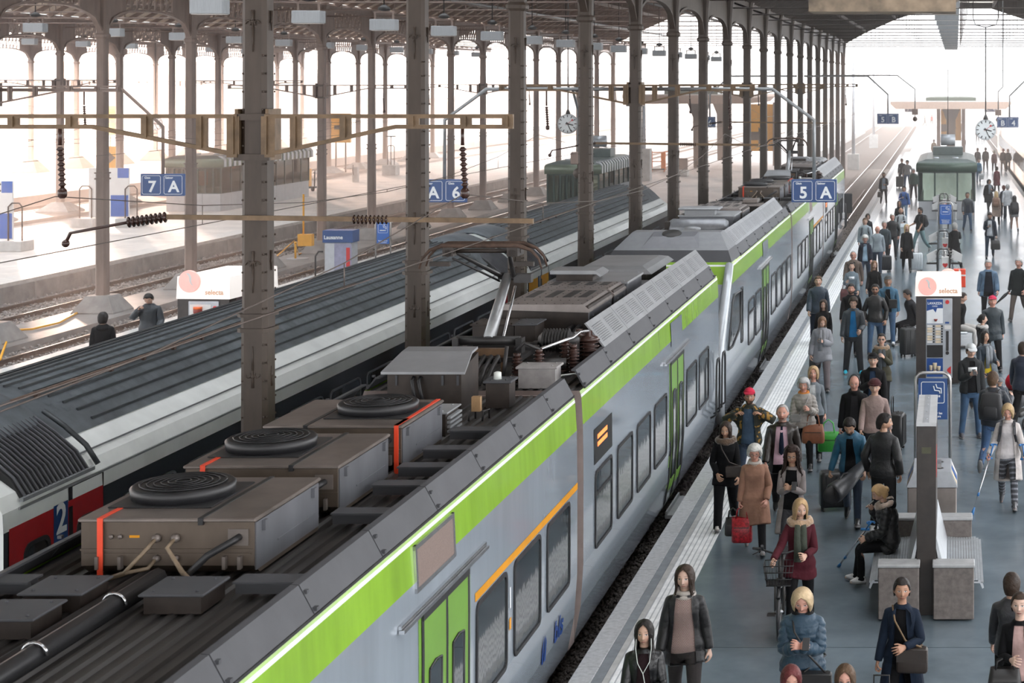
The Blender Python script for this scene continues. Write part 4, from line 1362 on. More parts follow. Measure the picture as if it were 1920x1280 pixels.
	perf_box(car, -.55, .78, f(26.9), f(27.9), 3.60)
	b = plate_box(car, -.55, .78, f(28.05), f(29.5), 2.95, 3.56, M_uside, .04, 'roof_box', M_rgrey2)
	q = MB(); q.box(-.42, f(28.15), 3.56, .18, f(28.55), 3.70)
	v = part('roof_vent', q, M_rbrown, car)
	q = MB(); q.loft([[(-.5, y, 3.70), (.26, y, 3.70), (.32, y, 3.66), (.34, y, 3.70), (.24, y, 3.76), (-.5, y, 3.76)] for y in (f(28.05), f(28.7))]); part('vent_cap', q, M_rgrey2, v)
	b = plate_box(car, -.48, .70, f(30.3), f(32.6), 2.95, 3.50, M_rbrown, .02, 'roof_box', M_rbrown)
	q = MB(); q.loft([[(-.58, f(30.2), 3.46), (.80, f(30.2), 3.46), (.80, f(32.7), 3.46), (-.58, f(32.7), 3.46)], [(-.52, f(30.26), 3.54), (.70, f(30.26), 3.54), (.70, f(32.64), 3.54), (-.52, f(32.64), 3.54)],
					  [(-.44, f(30.5), 3.58), (.58, f(30.5), 3.58), (.58, f(32.4), 3.58), (-.44, f(32.4), 3.58)]])
	part('roof_hood', q, M_rgrey2, b)
	q = MB(); q.box(.62, f(29.7), 2.95, 1.0, f(30.2), 3.3); q.loft([[(.55, f(29.6), 3.3), (1.05, f(29.6), 3.26), (1.05, f(30.3), 3.26), (.55, f(30.3), 3.3)], [(.6, f(29.7), 3.36), (.95, f(29.7), 3.36), (.95, f(30.2), 3.36), (.6, f(30.2), 3.36)]])
	part('roof_box', q, M_rgrey2, car)
	return car
def cab_car(Y0, YE, label):
	car = thing('railcar', label, 'train car', (tx(-5.98, Y0), Y0, 0), TRK, 'cars of the green and silver train')
	f = lambda Y: Y - Y0
	L = YE - Y0
	part('body_shell', car_body(0, L, True, None), BODYM, car)
	part('roof_deck', deck(2.6, L), M_deck, car)
	end_frame(car, L)
	# windscreen across the sloping nose and its pillars
	q = MB()
	yz = lambda z: float(np.interp(z, [-.45, .5, 1.4, 2.5, 2.95], [.35, 0, .12, 1.35, 1.85]))
	zz = [1.15, 1.4, 1.75, 2.1, 2.5]
	for a, b in zip(zz[:-1], zz[1:]):
		q.add([(-1.1, yz(a) - .015, a), (1.1, yz(a) - .015, a), (1.1, yz(b) - .015, b), (-1.1, yz(b) - .015, b)], [(0, 1, 2, 3)])
	part('windscreen', q, M_paned, car)
	for s in (-1, 1):
		q = MB()
		q.tube([(s * 1.32, yz(z) - .03, z) for z in (-.2, .5, 1.4, 2.0, 2.5, 2.9)], [.10, .12, .12, .11, .10, .09], 8)
		part('corner_pillar', q, mat('pillar_silver', (0.5, 0.535, 0.57), rough=0.25, metal=0.2, var=0.05), car)
	# cab side window
	P = [(.75, 1.22), (1.5, 1.18), (2.6, 1.36), (2.95, 1.5), (2.95, 2.2), (1.75, 2.25), (1.45, 2.15)]
	q = MB(); q.add([(side_x(z) + .008, y, z) for y, z in P], [tuple(range(len(P)))]); w = part('cab_window', q, M_paned, car)
	q = MB(); q.tube([(side_x(z) + .012, y, z) for y, z in P + P[:1]], .025, 6); part('window_frame', q, M_rubber, w)
	window(car, 3.08, 3.42, 1.0, 2.25, r=.05)
	for a, b in ((39.75, 41.0), (41.3, 42.5)): window(car, f(a), f(b), .72, 1.77, split=(a < 40))
	door(car, f(42.9), f(44.3))
	for k in range(4): window(car, f(45.0 + 1.5 * k), f(46.2 + 1.5 * k), .72, 1.77)
	part('service_panel', side_quad(f(43.0), 2.45, f(44.3), 2.82, .012, n=2), M_silver, car)
	# roof: pyramid shaped front cover, then covers along both sides
	q = MB()
	R0 = [(-1.36, 1.85, 2.95), (1.36, 1.85, 2.95)]; R1 = [(-1.255, 2.05, 3.19), (1.255, 2.05, 3.19)]; R2 = [(-.98, 2.85, 3.52), (.98, 2.85, 3.52)]
	B0 = [(-1.36, 3.4, 2.95), (1.36, 3.4, 2.95)]; B1 = [(-1.255, 3.4, 3.19), (1.255, 3.4, 3.19)]; B2 = [(-.98, 3.4, 3.52), (.98, 3.4, 3.52)]
	v = R0 + R1 + R2 + B0 + B1 + B2
	q.add(v, [(0, 1, 3, 2)], 0)
	q.add(v, [(2, 3, 5, 4)], 1)
	q.add(v, [(4, 5, 11, 10)], 1)
	q.add(v, [(1, 7, 9, 3), (6, 0, 2, 8)], 0); q.add(v, [(3, 9, 11, 5), (8, 2, 4, 10)], 1); q.add(v, [(7, 6, 8, 9), (9, 8, 10, 11)], 0)
	part('front_roof_cover', q, [M_rgrey, mat('front_cover_grey', (0.25, 0.26, 0.275), rough=0.42, metal=0.2, var=0.06)], car)
	q = MB()   # raised hump with a chamfered end
	a = [(-.62, 2.12, 3.215), (.55, 2.12, 3.215), (.42, 2.5, 3.42), (-.5, 2.5, 3.42), (.62, 2.75, 3.48), (-.62, 2.75, 3.48)]
	q.add([(-.66, 2.14, 3.23), (.60, 2.14, 3.23), (.44, 2.52, 3.45), (-.50, 2.52, 3.45), (.50, 2.86, 3.53), (-.50, 2.86, 3.53)], [(0, 1, 2, 3), (3, 2, 4, 5), (1, 4, 2), (0, 3, 5)])
	part('antenna_hump', q, mat('hump_grey', (0.20, 0.205, 0.225), rough=0.45, metal=0.2, var=0.06), car)
	q = MB(); q.disc((-.08, 2.70, 3.505), .2, 20, 'z'); T = Matrix.Translation((-.08, 2.7, 3.5)) @ Matrix.Rotation(.30, 4, 'X')
	q = MB(); q.lathe([(.22, 0), (.21, .012), (.02, .014)], (0, 0, 0), 20, T=T); part('round_vent', q, M_dark, car)
	cover_panels(car, 3.4, L - .3, 1.75, 1); cover_panels(car, 3.4, L - .1, 1.75, -1)
	tall_covers(car, 3.4, L - 1.0, 1.75)
	q = MB(); q.lathe([(.05, -.72), (.2, -.70), (.25, -.62), (.25, .62), (.2, .70), (.05, .72)], (.05, 6.0, 3.32), 16, axis='x')
	t = part('air_tank', q, mat('tank_grey', (0.28, 0.29, 0.31), rough=0.35, metal=0.4), car)
	q = MB(); q.box(-.75, 5.8, 2.95, -.62, 6.2, 3.5); q.box(.4, 5.8, 2.95, .5, 6.2, 3.15); part('tank_cradle', q, M_rbrown, t)
	q = MB(); q.box(-.55, 4.6, 2.95, .45, 5.2, 3.16); q.box(-.2, 4.4, 2.95, .3, 4.8, 3.25); b = part('roof_box', q, M_rbrown, car)
	q = MB(); q.lathe([(.1, 3.25), (.1, 3.36), (.2, 3.38), (.2, 3.44), (.08, 3.48)], (.05, 4.9, 0), 14); part('mushroom_vent', q, M_rgrey2, b)
	b = plate_box(car, -.6, .80, 6.9, 8.4, 2.95, 3.56, M_uside, .04, 'roof_box', M_rgrey2)
	q = MB(); q.box(-.45, 7.0, 3.56, .3, 7.4, 3.70); q.box(-.6, 6.9, 3.70, .42, 7.6, 3.76, ch=.02); part('roof_vent', q, M_rgrey2, b)
	perf_box(car, -.6, .80, 8.6, 10.2, 3.62); perf_box(car, -.6, .45, 10.9, 12.4, 3.55)
	b = plate_box(car, .2, .95, 11.2, 12.3, 2.95, 3.5, M_rbrown, .03, 'roof_box', M_ulid)
	q = MB(); q.box(.4, 12.0, 3.53, .8, 12.6, 3.62); part('roof_vent', q, M_ulid, b)
	return car
fan_car(6.4, 21.24, 0.0, 'nearest silver and green train car with three fan boxes and orange straps on its roof', True)
panto_car(21.6, 34.55, 0.0, 'silver and lime green train car with the raised nearer pantograph and sloping grey louvres')
cab_car(35.25, 51.0, 'silver and green train car with a sloping grey cab roof and windscreen')
fan_car(51.36, 64.3, -1.95, 'distant silver train car with fan boxes behind the blue 5 A sign', False)
pc = panto_car(64.66, 78.2, .1, 'last silver train car far down the platform with the smaller pantograph')
q = MB(); q.box(1.43, 12.75, .95, 1.80, 12.85, 1.85, ch=.03); q.tube([(1.4, 12.8, .7), (1.62, 12.8, .5), (1.62, 12.8, .95)], .025, 6); part('side_mirror', q, M_black, pc)

# bogies seen in the gap under the cars
q = MB()
for s in (-1, 1):
	q.lathe([(.12, -.07), (.42, -.07), (.42, -.02), (.38, .0), (.38, .06), (.1, .08)], (s * .76, 0, 0), 24, axis='x')
q.tube([(-.8, 0, 0), (.8, 0, 0)], .08, 8)
wm = q.mesh('wheelset', [M_rust])
q = MB(); q.box(-1.15, -1.5, -.05, -1.0, 1.5, .12); q.box(1.0, -1.5, -.05, 1.15, 1.5, .12); q.box(-1.1, -.2, -.05, 1.1, .2, .15)
fm = q.mesh('bogie_frame', [M_dark])
for car in [o for o in C.objects if o.name.startswith('railcar')]:
	L = max((o.location.y for o in car.children), default=0)
	for yy in (1.0, 3.2):
		put('wheelset', wm, car, (0, yy, -.14))
	put('bogie_frame', fm, car, (0, 2.1, -.14))

# ================================================================== white train with the ribbed roof
M_wh = mat('coach_white', (0.82, 0.85, 0.84), rough=0.28, var=0.06, scale=1.5, coat=0.2)
M_croof = mat('coach_roof', (0.115, 0.13, 0.145), rough=0.42, metal=0.25, var=0.22, scale=2.6, stretch=(1, .9, 1))
M_crib = mat('coach_rib', (0.05, 0.055, 0.06), rough=0.45, metal=0.3, var=0.15)
M_cdark = mat('coach_dark', (0.012, 0.013, 0.015), rough=0.16, var=0.2, coat=0.4)
M_cred = mat('coach_red', S(176, 24, 30), rough=0.3, var=0.06, coat=0.2)
M_cyel = mat('coach_yellow', S(248, 176, 22), rough=0.3, var=0.05, coat=0.2)
WS = [(1.30, -.40), (1.42, -.1), (1.45, .6), (1.45, 1.10), (1.45, 2.10), (1.44, 2.30), (1.36, 2.45), (1.05, 2.68)]
WM = [1, 1, 1, 1, 2, 0, 0]
def wx(z): return float(np.interp(z, [p[1] for p in WS], [p[0] for p in WS]))
def roofz(x): return 2.68 + .60 * (1 - (abs(x) / 1.05) ** 2.0)
def coach(Y0, YE, label, endcol, number, nwin, far=False):
	car = thing('railcar', label, 'train car', (tx(-11.35, Y0), Y0, 0), TRK, 'cars of the white train')
	L = YE - Y0
	q = MB()
	for s in (-1, 1):
		for k in range(len(WS) - 1):
			(xa, za), (xb, zb) = WS[k], WS[k + 1]
			q.add([(s * xa, 0, za), (s * xa, L, za), (s * xb, L, zb), (s * xb, 0, zb)], [(0, 1, 2, 3) if s > 0 else (3, 2, 1, 0)], {0: 0, 1: 1, 2: 1}[WM[k]])
	ring = [(x, z) for x, z in WS] + [(x, roofz(x)) for x in (.8, .5, .2, -.2, -.5, -.8)] + [(-x, z) for x, z in reversed(WS)]
	q.add([(x, 0, z) for x, z in ring], [tuple(range(len(ring)))], 0); q.add([(x, L, z) for x, z in ring], [tuple(reversed(range(len(ring))))], 0)
	part('body_shell', q, [M_wh, M_cdark], car)
	# upper white side above the window band
	part('white_side_band', side_quad(0, 2.10, L, 2.30, .003, xf=wx), M_wh, car)
	# roof skin
	q = MB(); P = [(1.06 - 2.12 * k / 24) for k in range(25)]
	e = 2.0
	a = [(x, .02, roofz(min(abs(x), 1.05)) + .004) for x in P]; b = [(x, L - .02, roofz(min(abs(x), 1.05)) + .004) for x in P]
	q.add(a + b, [(j, 25 + j, 25 + j + 1, j + 1) for j in range(24)], 0, True)
	part('roof_skin', q, M_croof, car)
	q = MB(); qs = []
	for k in range(17):
		x = -.98 + 1.96 * k / 16
		z = roofz(x)
		r = MB(); r.bar((x, e + .1 * abs(k - 8), z + .016), (x, L - e, z + .016), .022, .028)
		part('roof_rib', r, M_crib, car)
	q = MB()   # pressed corrugation between the ribs
	y = e + .3
	while y < L - e:
		for k in range(9, 15):
			xa = -.98 + 1.96 * (k + .2) / 16; xb = -.98 + 1.96 * (k + .8) / 16
			q.add([(xa, y, roofz(xa) + .006), (xb, y + .02, roofz(xb) + .006), (xb, y + .10, roofz(xb) + .014), (xa, y + .08, roofz(xa) + .014)], [(0, 1, 2, 3)])
		y += .2
	o = part('roof_corrugation', q, M_croof, car); o['kind'] = 'stuff'
	q = MB(); q.tube([(.55, .1, roofz(.55) + .05), (.55, L * .6, roofz(.55) + .05)], .018, 6)
	for k in range(8): q.box(.51, .5 + k * .9, roofz(.55), .59, .56 + k * .9, roofz(.55) + .06)
	part('roof_cable', q, M_rust, car)
	# end module: raised hood with a slatted grille on the shoulder
	for (ya, yb) in (((.15, 1.95), (L - 1.95, L - .15)) if not far else ((.15, 1.95),)):
		q = MB()
		R = []
		for y, d in ((ya, .0), (ya + .15, .06), (yb - .2, .06), (yb, .0)):
			R.append([(x, y, roofz(min(abs(x), 1.05)) + .01 + d) for x in P])
		n = 25
		v = [p for r in R for p in r]
		q.add(v, [(i * n + j, (i + 1) * n + j, (i + 1) * n + j + 1, i * n + j + 1) for i in range(3) for j in range(n - 1)], 0, True)
		part('end_hood', q, M_croof, car)
		q = MB()
		gx = [(1.44, 2.36), (1.30, 2.58), (1.05, 2.80), (.80, 2.98)]
		q.loft([[(x, ya + .25, z) for x, z in gx] + [(x - .06, ya + .25, z - .06) for x, z in reversed(gx)], [(x, yb - .1, z) for x, z in gx] + [(x - .06, yb - .1, z - .06) for x, z in reversed(gx)]], 0)
		gr = part('shoulder_grille', q, M_black, car)
		q = MB()
		for k in range(16):
			y = ya + .3 + (yb - ya - .45) * k / 15
			for (x1_, z1_), (x2_, z2_) in zip(gx[:-1], gx[1:]): q.bar((x1_ + .008, y, z1_ + .008), (x2_ + .008, y, z2_ + .008), .022, .02)
		o = part('slats', q, M_uside, gr); o['kind'] = 'stuff'
		q = MB(); q.bar((1.45, ya + .2, 2.37), (1.45, yb - .05, 2.37), .04, .04); part('grille_sill', q, M_steelg, gr)
		q = MB(); q.tube([(x + .03, yb + .02, z + .04) for x, z in gx], .03, 6); part('grille_arch', q, M_crib, gr)
	for s in (1,):
		q = MB(); q.bar((s * 1.28, .6, 2.53), (s * 1.28, L - .6, 2.53), .012, .02); part('seam_strip', q, M_steelg, car)
		q = MB(); q.bar((s * 1.45, .3, 2.29), (s * 1.45, L - .3, 2.29), .03, .025); part('drip_rail', q, M_steelg, car)
	# coloured door zones at both ends, numbers, windows
	for i, (d0, sg) in enumerate(((0, 1), (L, -1))):
		if far and i: continue
		col = endcol
		y = lambda v: d0 + sg * v
		lo = lambda a, b: (min(y(a), y(b)), max(y(a), y(b)))
		a, b = lo(.10, 2.12)
		if col == 'red':
			part('end_panel', side_quad(a, -.1, b, 2.12, .006, xf=wx, n=4), M_cred, car)
		else:
			part('end_panel', side_quad(a, 1.45, b, 2.12, .006, xf=wx, n=2), M_cyel, car); part('end_panel', side_quad(a, -.1, b, 1.45, .006, xf=wx, n=3), M_cred, car)
		a, b = lo(1.00, 1.31)
		n_ = part('number_panel', side_quad(a, .9, b, 2.14, .010, xf=wx), M_blue, car)
		letters(number, .46, M_lett, n_, (wx(1.6) + .016, y(1.155), 1.96), rot=(0, 0, PI / 2), name='class_number')
		a, b = lo(1.33, 1.42); part('door_gap', side_quad(a, -.1, b, 2.3, .012, xf=wx, n=3), M_black, car)
		a, b = lo(.38, .93); window(car, a, b, .95, 1.88, xf=wx, pane=M_paned, r=.14, name='window')
		a, b = lo(1.50, 1.96); window(car, a, b, .85, 1.88, xf=wx, pane=M_paned, r=.14, name='door_window')
		a, b = lo(1.42, 2.12)
		q = MB(); q.tube([(wx(z) + .012, yy, z) for yy, z in ((a, 2.27), (b, 2.27), (b, -.1))], .008, 4); part('door_line', q, M_black, car)
	step = (L - 4.9) / nwin
	for k in range(nwin):
		a = 2.45 + step * k
		window(car, a + .15, a + step - .15, .85, 1.88, xf=wx, r=.12, fm=mat('window_trim', (0.23, 0.25, 0.27), rough=0.3, metal=0.5), fw=.03, pane=M_paned)
	for yy in (2.2, 4.4): put('wheelset', wm, car, (0, yy, -.14))
	put('bogie_frame', fm, car, (0, 3.3, -.14))
	return car
coach(17.95, 40.2, 'white coach with ribbed grey roof, red door zone and number 2 on the left', 'red', '2', 10)
coach(40.55, 61.8, 'white coach with ribbed grey roof, yellow door zone and number 1 beyond the pantograph', 'yellow', '1', 10, far=True)

# ================================================================== pale train at the right edge
t = thing('railcar', 'sunlit pale train side at the right edge beyond the platform', 'train car', (tx(6.7, 90), 90, 0), TRK)
q = MB()
pro = [(-1.2, -.4), (-1.4, 0), (-1.42, 2.2), (-1.3, 2.7), (-.9, 3.2), (0, 3.35), (.9, 3.2), (1.3, 2.7), (1.42, 2.2), (1.4, 0), (1.2, -.4)]
q.prism(pro[::-1], -48, 80, 'y'); part('body_shell', q, mat('warm_white', (0.62, 0.57, 0.52), rough=0.35, var=0.05), t)
for k in range(52):
	window(t, -44 + 2.3 * k, -42.1 + 2.3 * k, .9, 1.9, -1, xf=lambda z: 1.42, name='window')
q = MB(); q.tube([(-1.5, 12, .1), (-1.5, 12, 1.7)], .03, 6); q.tube([(-1.5, 12.8, .1), (-1.5, 12.8, 1.7)], .03, 6); part('hand_rail', q, M_dark, t)
# ================================================================== people: one rigged template per build, posed with numpy
def cloth_mat(name, rough=0.8, weave=260.0, bump=0.25, var=0.18, sheen=0.02, pattern=None, spec=0.3):
	"""cloth tinted by the object's own colour; 'rest' is the unposed coordinate stored on the mesh"""
	m = bpy.data.materials.new(name); m.use_nodes = True
	nt = m.node_tree; N, L = nt.nodes, nt.links
	b = N['Principled BSDF']; b.inputs['Roughness'].default_value = rough; b.inputs['Specular IOR Level'].default_value = spec
	if sheen: b.inputs['Sheen Weight'].default_value = sheen
	oi = N.new('ShaderNodeObjectInfo'); at = N.new('ShaderNodeAttribute'); at.attribute_name = 'rest'
	nz = N.new('ShaderNodeTexNoise'); nz.inputs['Scale'].default_value = 7.0; nz.inputs['Detail'].default_value = 5
	L.new(at.outputs['Vector'], nz.inputs['Vector'])
	mr = N.new('ShaderNodeMapRange'); mr.inputs['From Min'].default_value = .3; mr.inputs['From Max'].default_value = .7
	mr.inputs['To Min'].default_value = 1 - var; mr.inputs['To Max'].default_value = 1 + var
	L.new(nz.outputs['Fac'], mr.inputs['Value'])
	mu = N.new('ShaderNodeVectorMath'); mu.operation = 'SCALE'
	L.new(oi.outputs['Color'], mu.inputs[0]); L.new(mr.outputs[0], mu.inputs['Scale'])
	col = mu.outputs[0]
	sp = N.new('ShaderNodeSeparateXYZ'); L.new(at.outputs['Vector'], sp.inputs[0])
	if pattern:
		def math_(op, a, bb=None):
			n = N.new('ShaderNodeMath'); n.operation = op
			for i, v in enumerate((a, bb)):
				if v is None: continue
				if isinstance(v, (int, float)): n.inputs[i].default_value = v
				else: L.new(v, n.inputs[i])
			return n.outputs[0]
		if pattern == 'chevron':
			ax = math_('ABSOLUTE', sp.outputs['X']); tri = math_('PINGPONG', ax, .05)
			f = math_('SINE', math_('MULTIPLY', math_('ADD', sp.outputs['Z'], math_('MULTIPLY', tri, .8)), 400.0))
			fac = math_('GREATER_THAN', f, .2); c2 = (.42, .34, .31, 1)
		elif pattern == 'camo':
			n2 = N.new('ShaderNodeTexNoise'); n2.inputs['Scale'].default_value = 14; n2.inputs['Detail'].default_value = 1; L.new(at.outputs['Vector'], n2.inputs['Vector'])
			fac = math_('GREATER_THAN', n2.outputs['Fac'], .58); c2 = (.30, .16, .03, 1)
		elif pattern == 'band':
			f = math_('SINE', math_('MULTIPLY', sp.outputs['Z'], 75.0)); f2 = math_('SINE', math_('MULTIPLY', sp.outputs['X'], 260.0))
			fac = math_('GREATER_THAN', math_('ADD', f, math_('MULTIPLY', f2, .5)), .55); c2 = (.24, .25, .28, 1)
		elif pattern == 'print':
			n2 = N.new('ShaderNodeTexNoise'); n2.inputs['Scale'].default_value = 40; L.new(at.outputs['Vector'], n2.inputs['Vector'])
			fac = math_('GREATER_THAN', n2.outputs['Fac'], .60); c2 = (.55, .40, .12, 1)
		mx = N.new('ShaderNodeMix'); mx.data_type = 'RGBA'
		L.new(fac, mx.inputs[0]); L.new(col, mx.inputs[6]); mx.inputs[7].default_value = c2
		col = mx.outputs[2]
	L.new(col, b.inputs['Base Color'])
	n3 = N.new('ShaderNodeTexNoise'); n3.inputs['Scale'].default_value = weave; n3.inputs['Detail'].default_value = 2; L.new(at.outputs['Vector'], n3.inputs['Vector'])
	n4 = N.new('ShaderNodeTexNoise'); n4.inputs['Scale'].default_value = 16.0; n4.inputs['Detail'].default_value = 3; L.new(at.outputs['Vector'], n4.inputs['Vector'])
	ad = N.new('ShaderNodeMath'); ad.operation = 'MULTIPLY_ADD'; ad.inputs[1].default_value = .12
	L.new(n3.outputs['Fac'], ad.inputs[0]); L.new(n4.outputs['Fac'], ad.inputs[2])
	bp = N.new('ShaderNodeBump'); bp.inputs['Strength'].default_value = bump; bp.inputs['Distance'].default_value = .03
	L.new(ad.outputs[0], bp.inputs['Height']); L.new(bp.outputs[0], b.inputs['Normal'])
	MATS[name] = m
	return m
def skin_mat():
	m = bpy.data.materials.new('skin'); m.use_nodes = True
	nt = m.node_tree; N, L = nt.nodes, nt.links
	b = N['Principled BSDF']; b.inputs['Roughness'].default_value = .5; b.inputs['Specular IOR Level'].default_value = .4
	oi = N.new('ShaderNodeObjectInfo'); at = N.new('ShaderNodeAttribute'); at.attribute_name = 'rest'
	sp = N.new('ShaderNodeSeparateXYZ'); L.new(at.outputs['Vector'], sp.inputs[0])
	def M(op, a, bb=None, c=None):
		n = N.new('ShaderNodeMath'); n.operation = op
		for i, v in enumerate((a, bb, c)):
			if v is None: continue
			if isinstance(v, (int, float)): n.inputs[i].default_value = v
			else: L.new(v, n.inputs[i])
		return n.outputs[0]
	ax = M('ABSOLUTE', sp.outputs['X']); Z = sp.outputs['Z']
	front = M('LESS_THAN', sp.outputs['Y'], -.045)
	def ell(cx, cz, rx, rz, soft=.25):
		dx = M('DIVIDE', M('SUBTRACT', ax, cx), rx); dz = M('DIVIDE', M('SUBTRACT', Z, cz), rz)
		d = M('ADD', M('MULTIPLY', dx, dx), M('MULTIPLY', dz, dz))
		n = N.new('ShaderNodeMapRange'); n.inputs['From Min'].default_value = 1 - soft; n.inputs['From Max'].default_value = 1 + soft
		n.inputs['To Min'].default_value = 1; n.inputs['To Max'].default_value = 0
		L.new(d, n.inputs['Value'])
		return M('MULTIPLY', n.outputs[0], front)
	nz = N.new('ShaderNodeTexNoise'); nz.inputs['Scale'].default_value = 22; L.new(at.outputs['Vector'], nz.inputs['Vector'])
	mr = N.new('ShaderNodeMapRange'); mr.inputs['To Min'].default_value = .86; mr.inputs['To Max'].default_value = 1.12; L.new(nz.outputs['Fac'], mr.inputs['Value'])
	mu = N.new('ShaderNodeVectorMath'); mu.operation = 'SCALE'; L.new(oi.outputs['Color'], mu.inputs[0]); L.new(mr.outputs[0], mu.inputs['Scale'])
	cur = mu.outputs[0]
	def mix(fac, col, amt=1.0):
		nonlocal cur
		x = N.new('ShaderNodeMix'); x.data_type = 'RGBA'
		L.new(M('MULTIPLY', fac, amt), x.inputs[0]); L.new(cur, x.inputs[6]); x.inputs[7].default_value = (*col, 1)
		cur = x.outputs[2]
	mix(ell(.043, 1.603, .022, .018, .9), (.50, .17, .13), .28)
	mix(ell(0, 1.576, .025, .0085), (.36, .10, .09), .75)
	mix(ell(0, 1.577, .023, .0014, .6), (.10, .02, .02), .8)
	mix(ell(.033, 1.679, .020, .0042, .5), (.07, .045, .03), .6)
	mix(ell(.032, 1.650, .0175, .0095, .5), (.16, .08, .06), .45)
	mix(ell(.032, 1.649, .0145, .0062), (.62, .60, .58))
	mix(ell(.032, 1.6495, .0058, .0062), (.02, .013, .01))
	mix(ell(.032, 1.6555, .0165, .0022, .5), (.02, .013, .01), .9)
	mix(ell(.010, 1.606, .0045, .0030, .6), (.09, .03, .025), .8)
	L.new(cur, b.inputs['Base Color'])
	MATS['skin'] = m
	return m
M_skin = skin_mat()
F = {'cloth': cloth_mat('cloth', spec=.15), 'knit': cloth_mat('knit', .95, 150.0, .45, .2, .06), 'denim': cloth_mat('denim', .85, 320.0, .3, .30, .1),
	 'leather': cloth_mat('leather', .32, 120.0, .3, .2, 0.0, spec=.5), 'nylon': cloth_mat('nylon', .45, 200.0, .35, .15, .1, spec=.4),
	 'chevron': cloth_mat('chevron_knit', .85, 260.0, .2, .1, .2, 'chevron'), 'camo': cloth_mat('camo_cloth', .8, 200.0, .3, .2, .1, 'camo'),
	 'band': cloth_mat('banded_knit', .85, 200.0, .2, .15, .1, 'band'), 'print': cloth_mat('printed_plastic', .3, 90.0, .3, .1, 0, 'print')}
M_hair = cloth_mat('hair', .5, 90.0, .6, .35, 0.0, spec=.3)
M_fur = cloth_mat('fur', .95, 70.0, 1.0, .35, .5)

def skeleton(sx):
	f = sx == 'f'
	J = {}
	sh = .145 if f else .170
	J['pelvis'] = ((0, .005, .93), None); J['spine'] = ((0, .005, 1.06), 'pelvis'); J['chest'] = ((0, .005, 1.22), 'spine')
	J['neck'] = ((0, .012, 1.475), 'chest'); J['head'] = ((0, .005, 1.555), 'neck')
	a = math.radians(30)
	for s, k in ((1, 'L'), (-1, 'R')):
		d = np.array((s * math.sin(a), 0, -math.cos(a)))
		S0 = np.array((s * sh, .008, 1.395)); E = S0 + d * .285; W = E + d * .25
		J['arm' + k] = (tuple(S0), 'chest'); J['fore' + k] = (tuple(E), 'arm' + k); J['hand' + k] = (tuple(W), 'fore' + k)
		h = .092 if f else .095
		J['thigh' + k] = ((s * h, .0, .90), 'pelvis'); J['shin' + k] = ((s * (h + .006), -.004, .49), 'thigh' + k)
		J['foot' + k] = ((s * (h + .008), .018, .085), 'shin' + k)
	# fingers, laid out in the frame of a hanging hand and swung out by 30 degrees
	tips = {}
	for s, k in ((1, 'L'), (-1, 'R')):
		W = np.array(J['hand' + k][0]); R = rotY(-s * 30)
		for i, (fy, ln) in enumerate(((-.035, .070), (-.0115, .078), (.012, .072), (.035, .056))):
			b0 = W + R @ np.array((s * -.002, fy, -.088)); b1 = W + R @ np.array((s * -.008, fy * 1.15, -.088 - ln * .5)); b2 = W + R @ np.array((s * -.024, fy * 1.22, -.088 - ln * .97))
			J[f'fa{i}{k}'] = (tuple(b0), 'hand' + k); J[f'fb{i}{k}'] = (tuple(b1), f'fa{i}{k}'); tips[f'fb{i}{k}'] = tuple(b2)
		b0 = W + R @ np.array((s * -.004, -.030, -.030)); b1 = W + R @ np.array((s * -.016, -.058, -.062)); b2 = W + R @ np.array((s * -.024, -.066, -.095))
		J[f'fa4{k}'] = (tuple(b0), 'hand' + k); J[f'fb4{k}'] = (tuple(b1), f'fa4{k}'); tips[f'fb4{k}'] = tuple(b2)
	end = {}
	for n, (p, par) in J.items():
		ch = [m for m, (q, pp) in J.items() if pp == n]
		if n == 'head': end[n] = (0, 0, 1.72)
		elif n == 'chest': end[n] = (0, .005, 1.45)
		elif n == 'pelvis': end[n] = J['spine'][0]
		elif n.startswith('foot'): end[n] = (p[0] * 1.08, -.13, .03)
		elif n.startswith('hand'): end[n] = tuple((np.array(J['fa1' + n[-1]][0]) + np.array(J['fa2' + n[-1]][0])) / 2)
		elif n in tips: end[n] = tips[n]
		else: end[n] = J[ch[0]][0]
	return J, end
def rotX(d):
	c, s = math.cos(math.radians(d)), math.sin(math.radians(d)); return np.array(((1, 0, 0), (0, c, -s), (0, s, c)))
def rotY(d):
	c, s = math.cos(math.radians(d)), math.sin(math.radians(d)); return np.array(((c, 0, s), (0, 1, 0), (-s, 0, c)))
def rotZ(d):
	c, s = math.cos(math.radians(d)), math.sin(math.radians(d)); return np.array(((c, -s, 0), (s, c, 0), (0, 0, 1)))
SK = {s: skeleton(s) for s in 'mf'}
BN = list(SK['m'][0].keys())
BI = {n: i for i, n in enumerate(BN)}
BRAD = {'pelvis': .13, 'spine': .12, 'chest': .13, 'neck': .05, 'head': .09}
for k in 'LR':
	BRAD['arm' + k] = .045; BRAD['fore' + k] = .035; BRAD['hand' + k] = .02; BRAD['thigh' + k] = .08; BRAD['shin' + k] = .05; BRAD['foot' + k] = .04

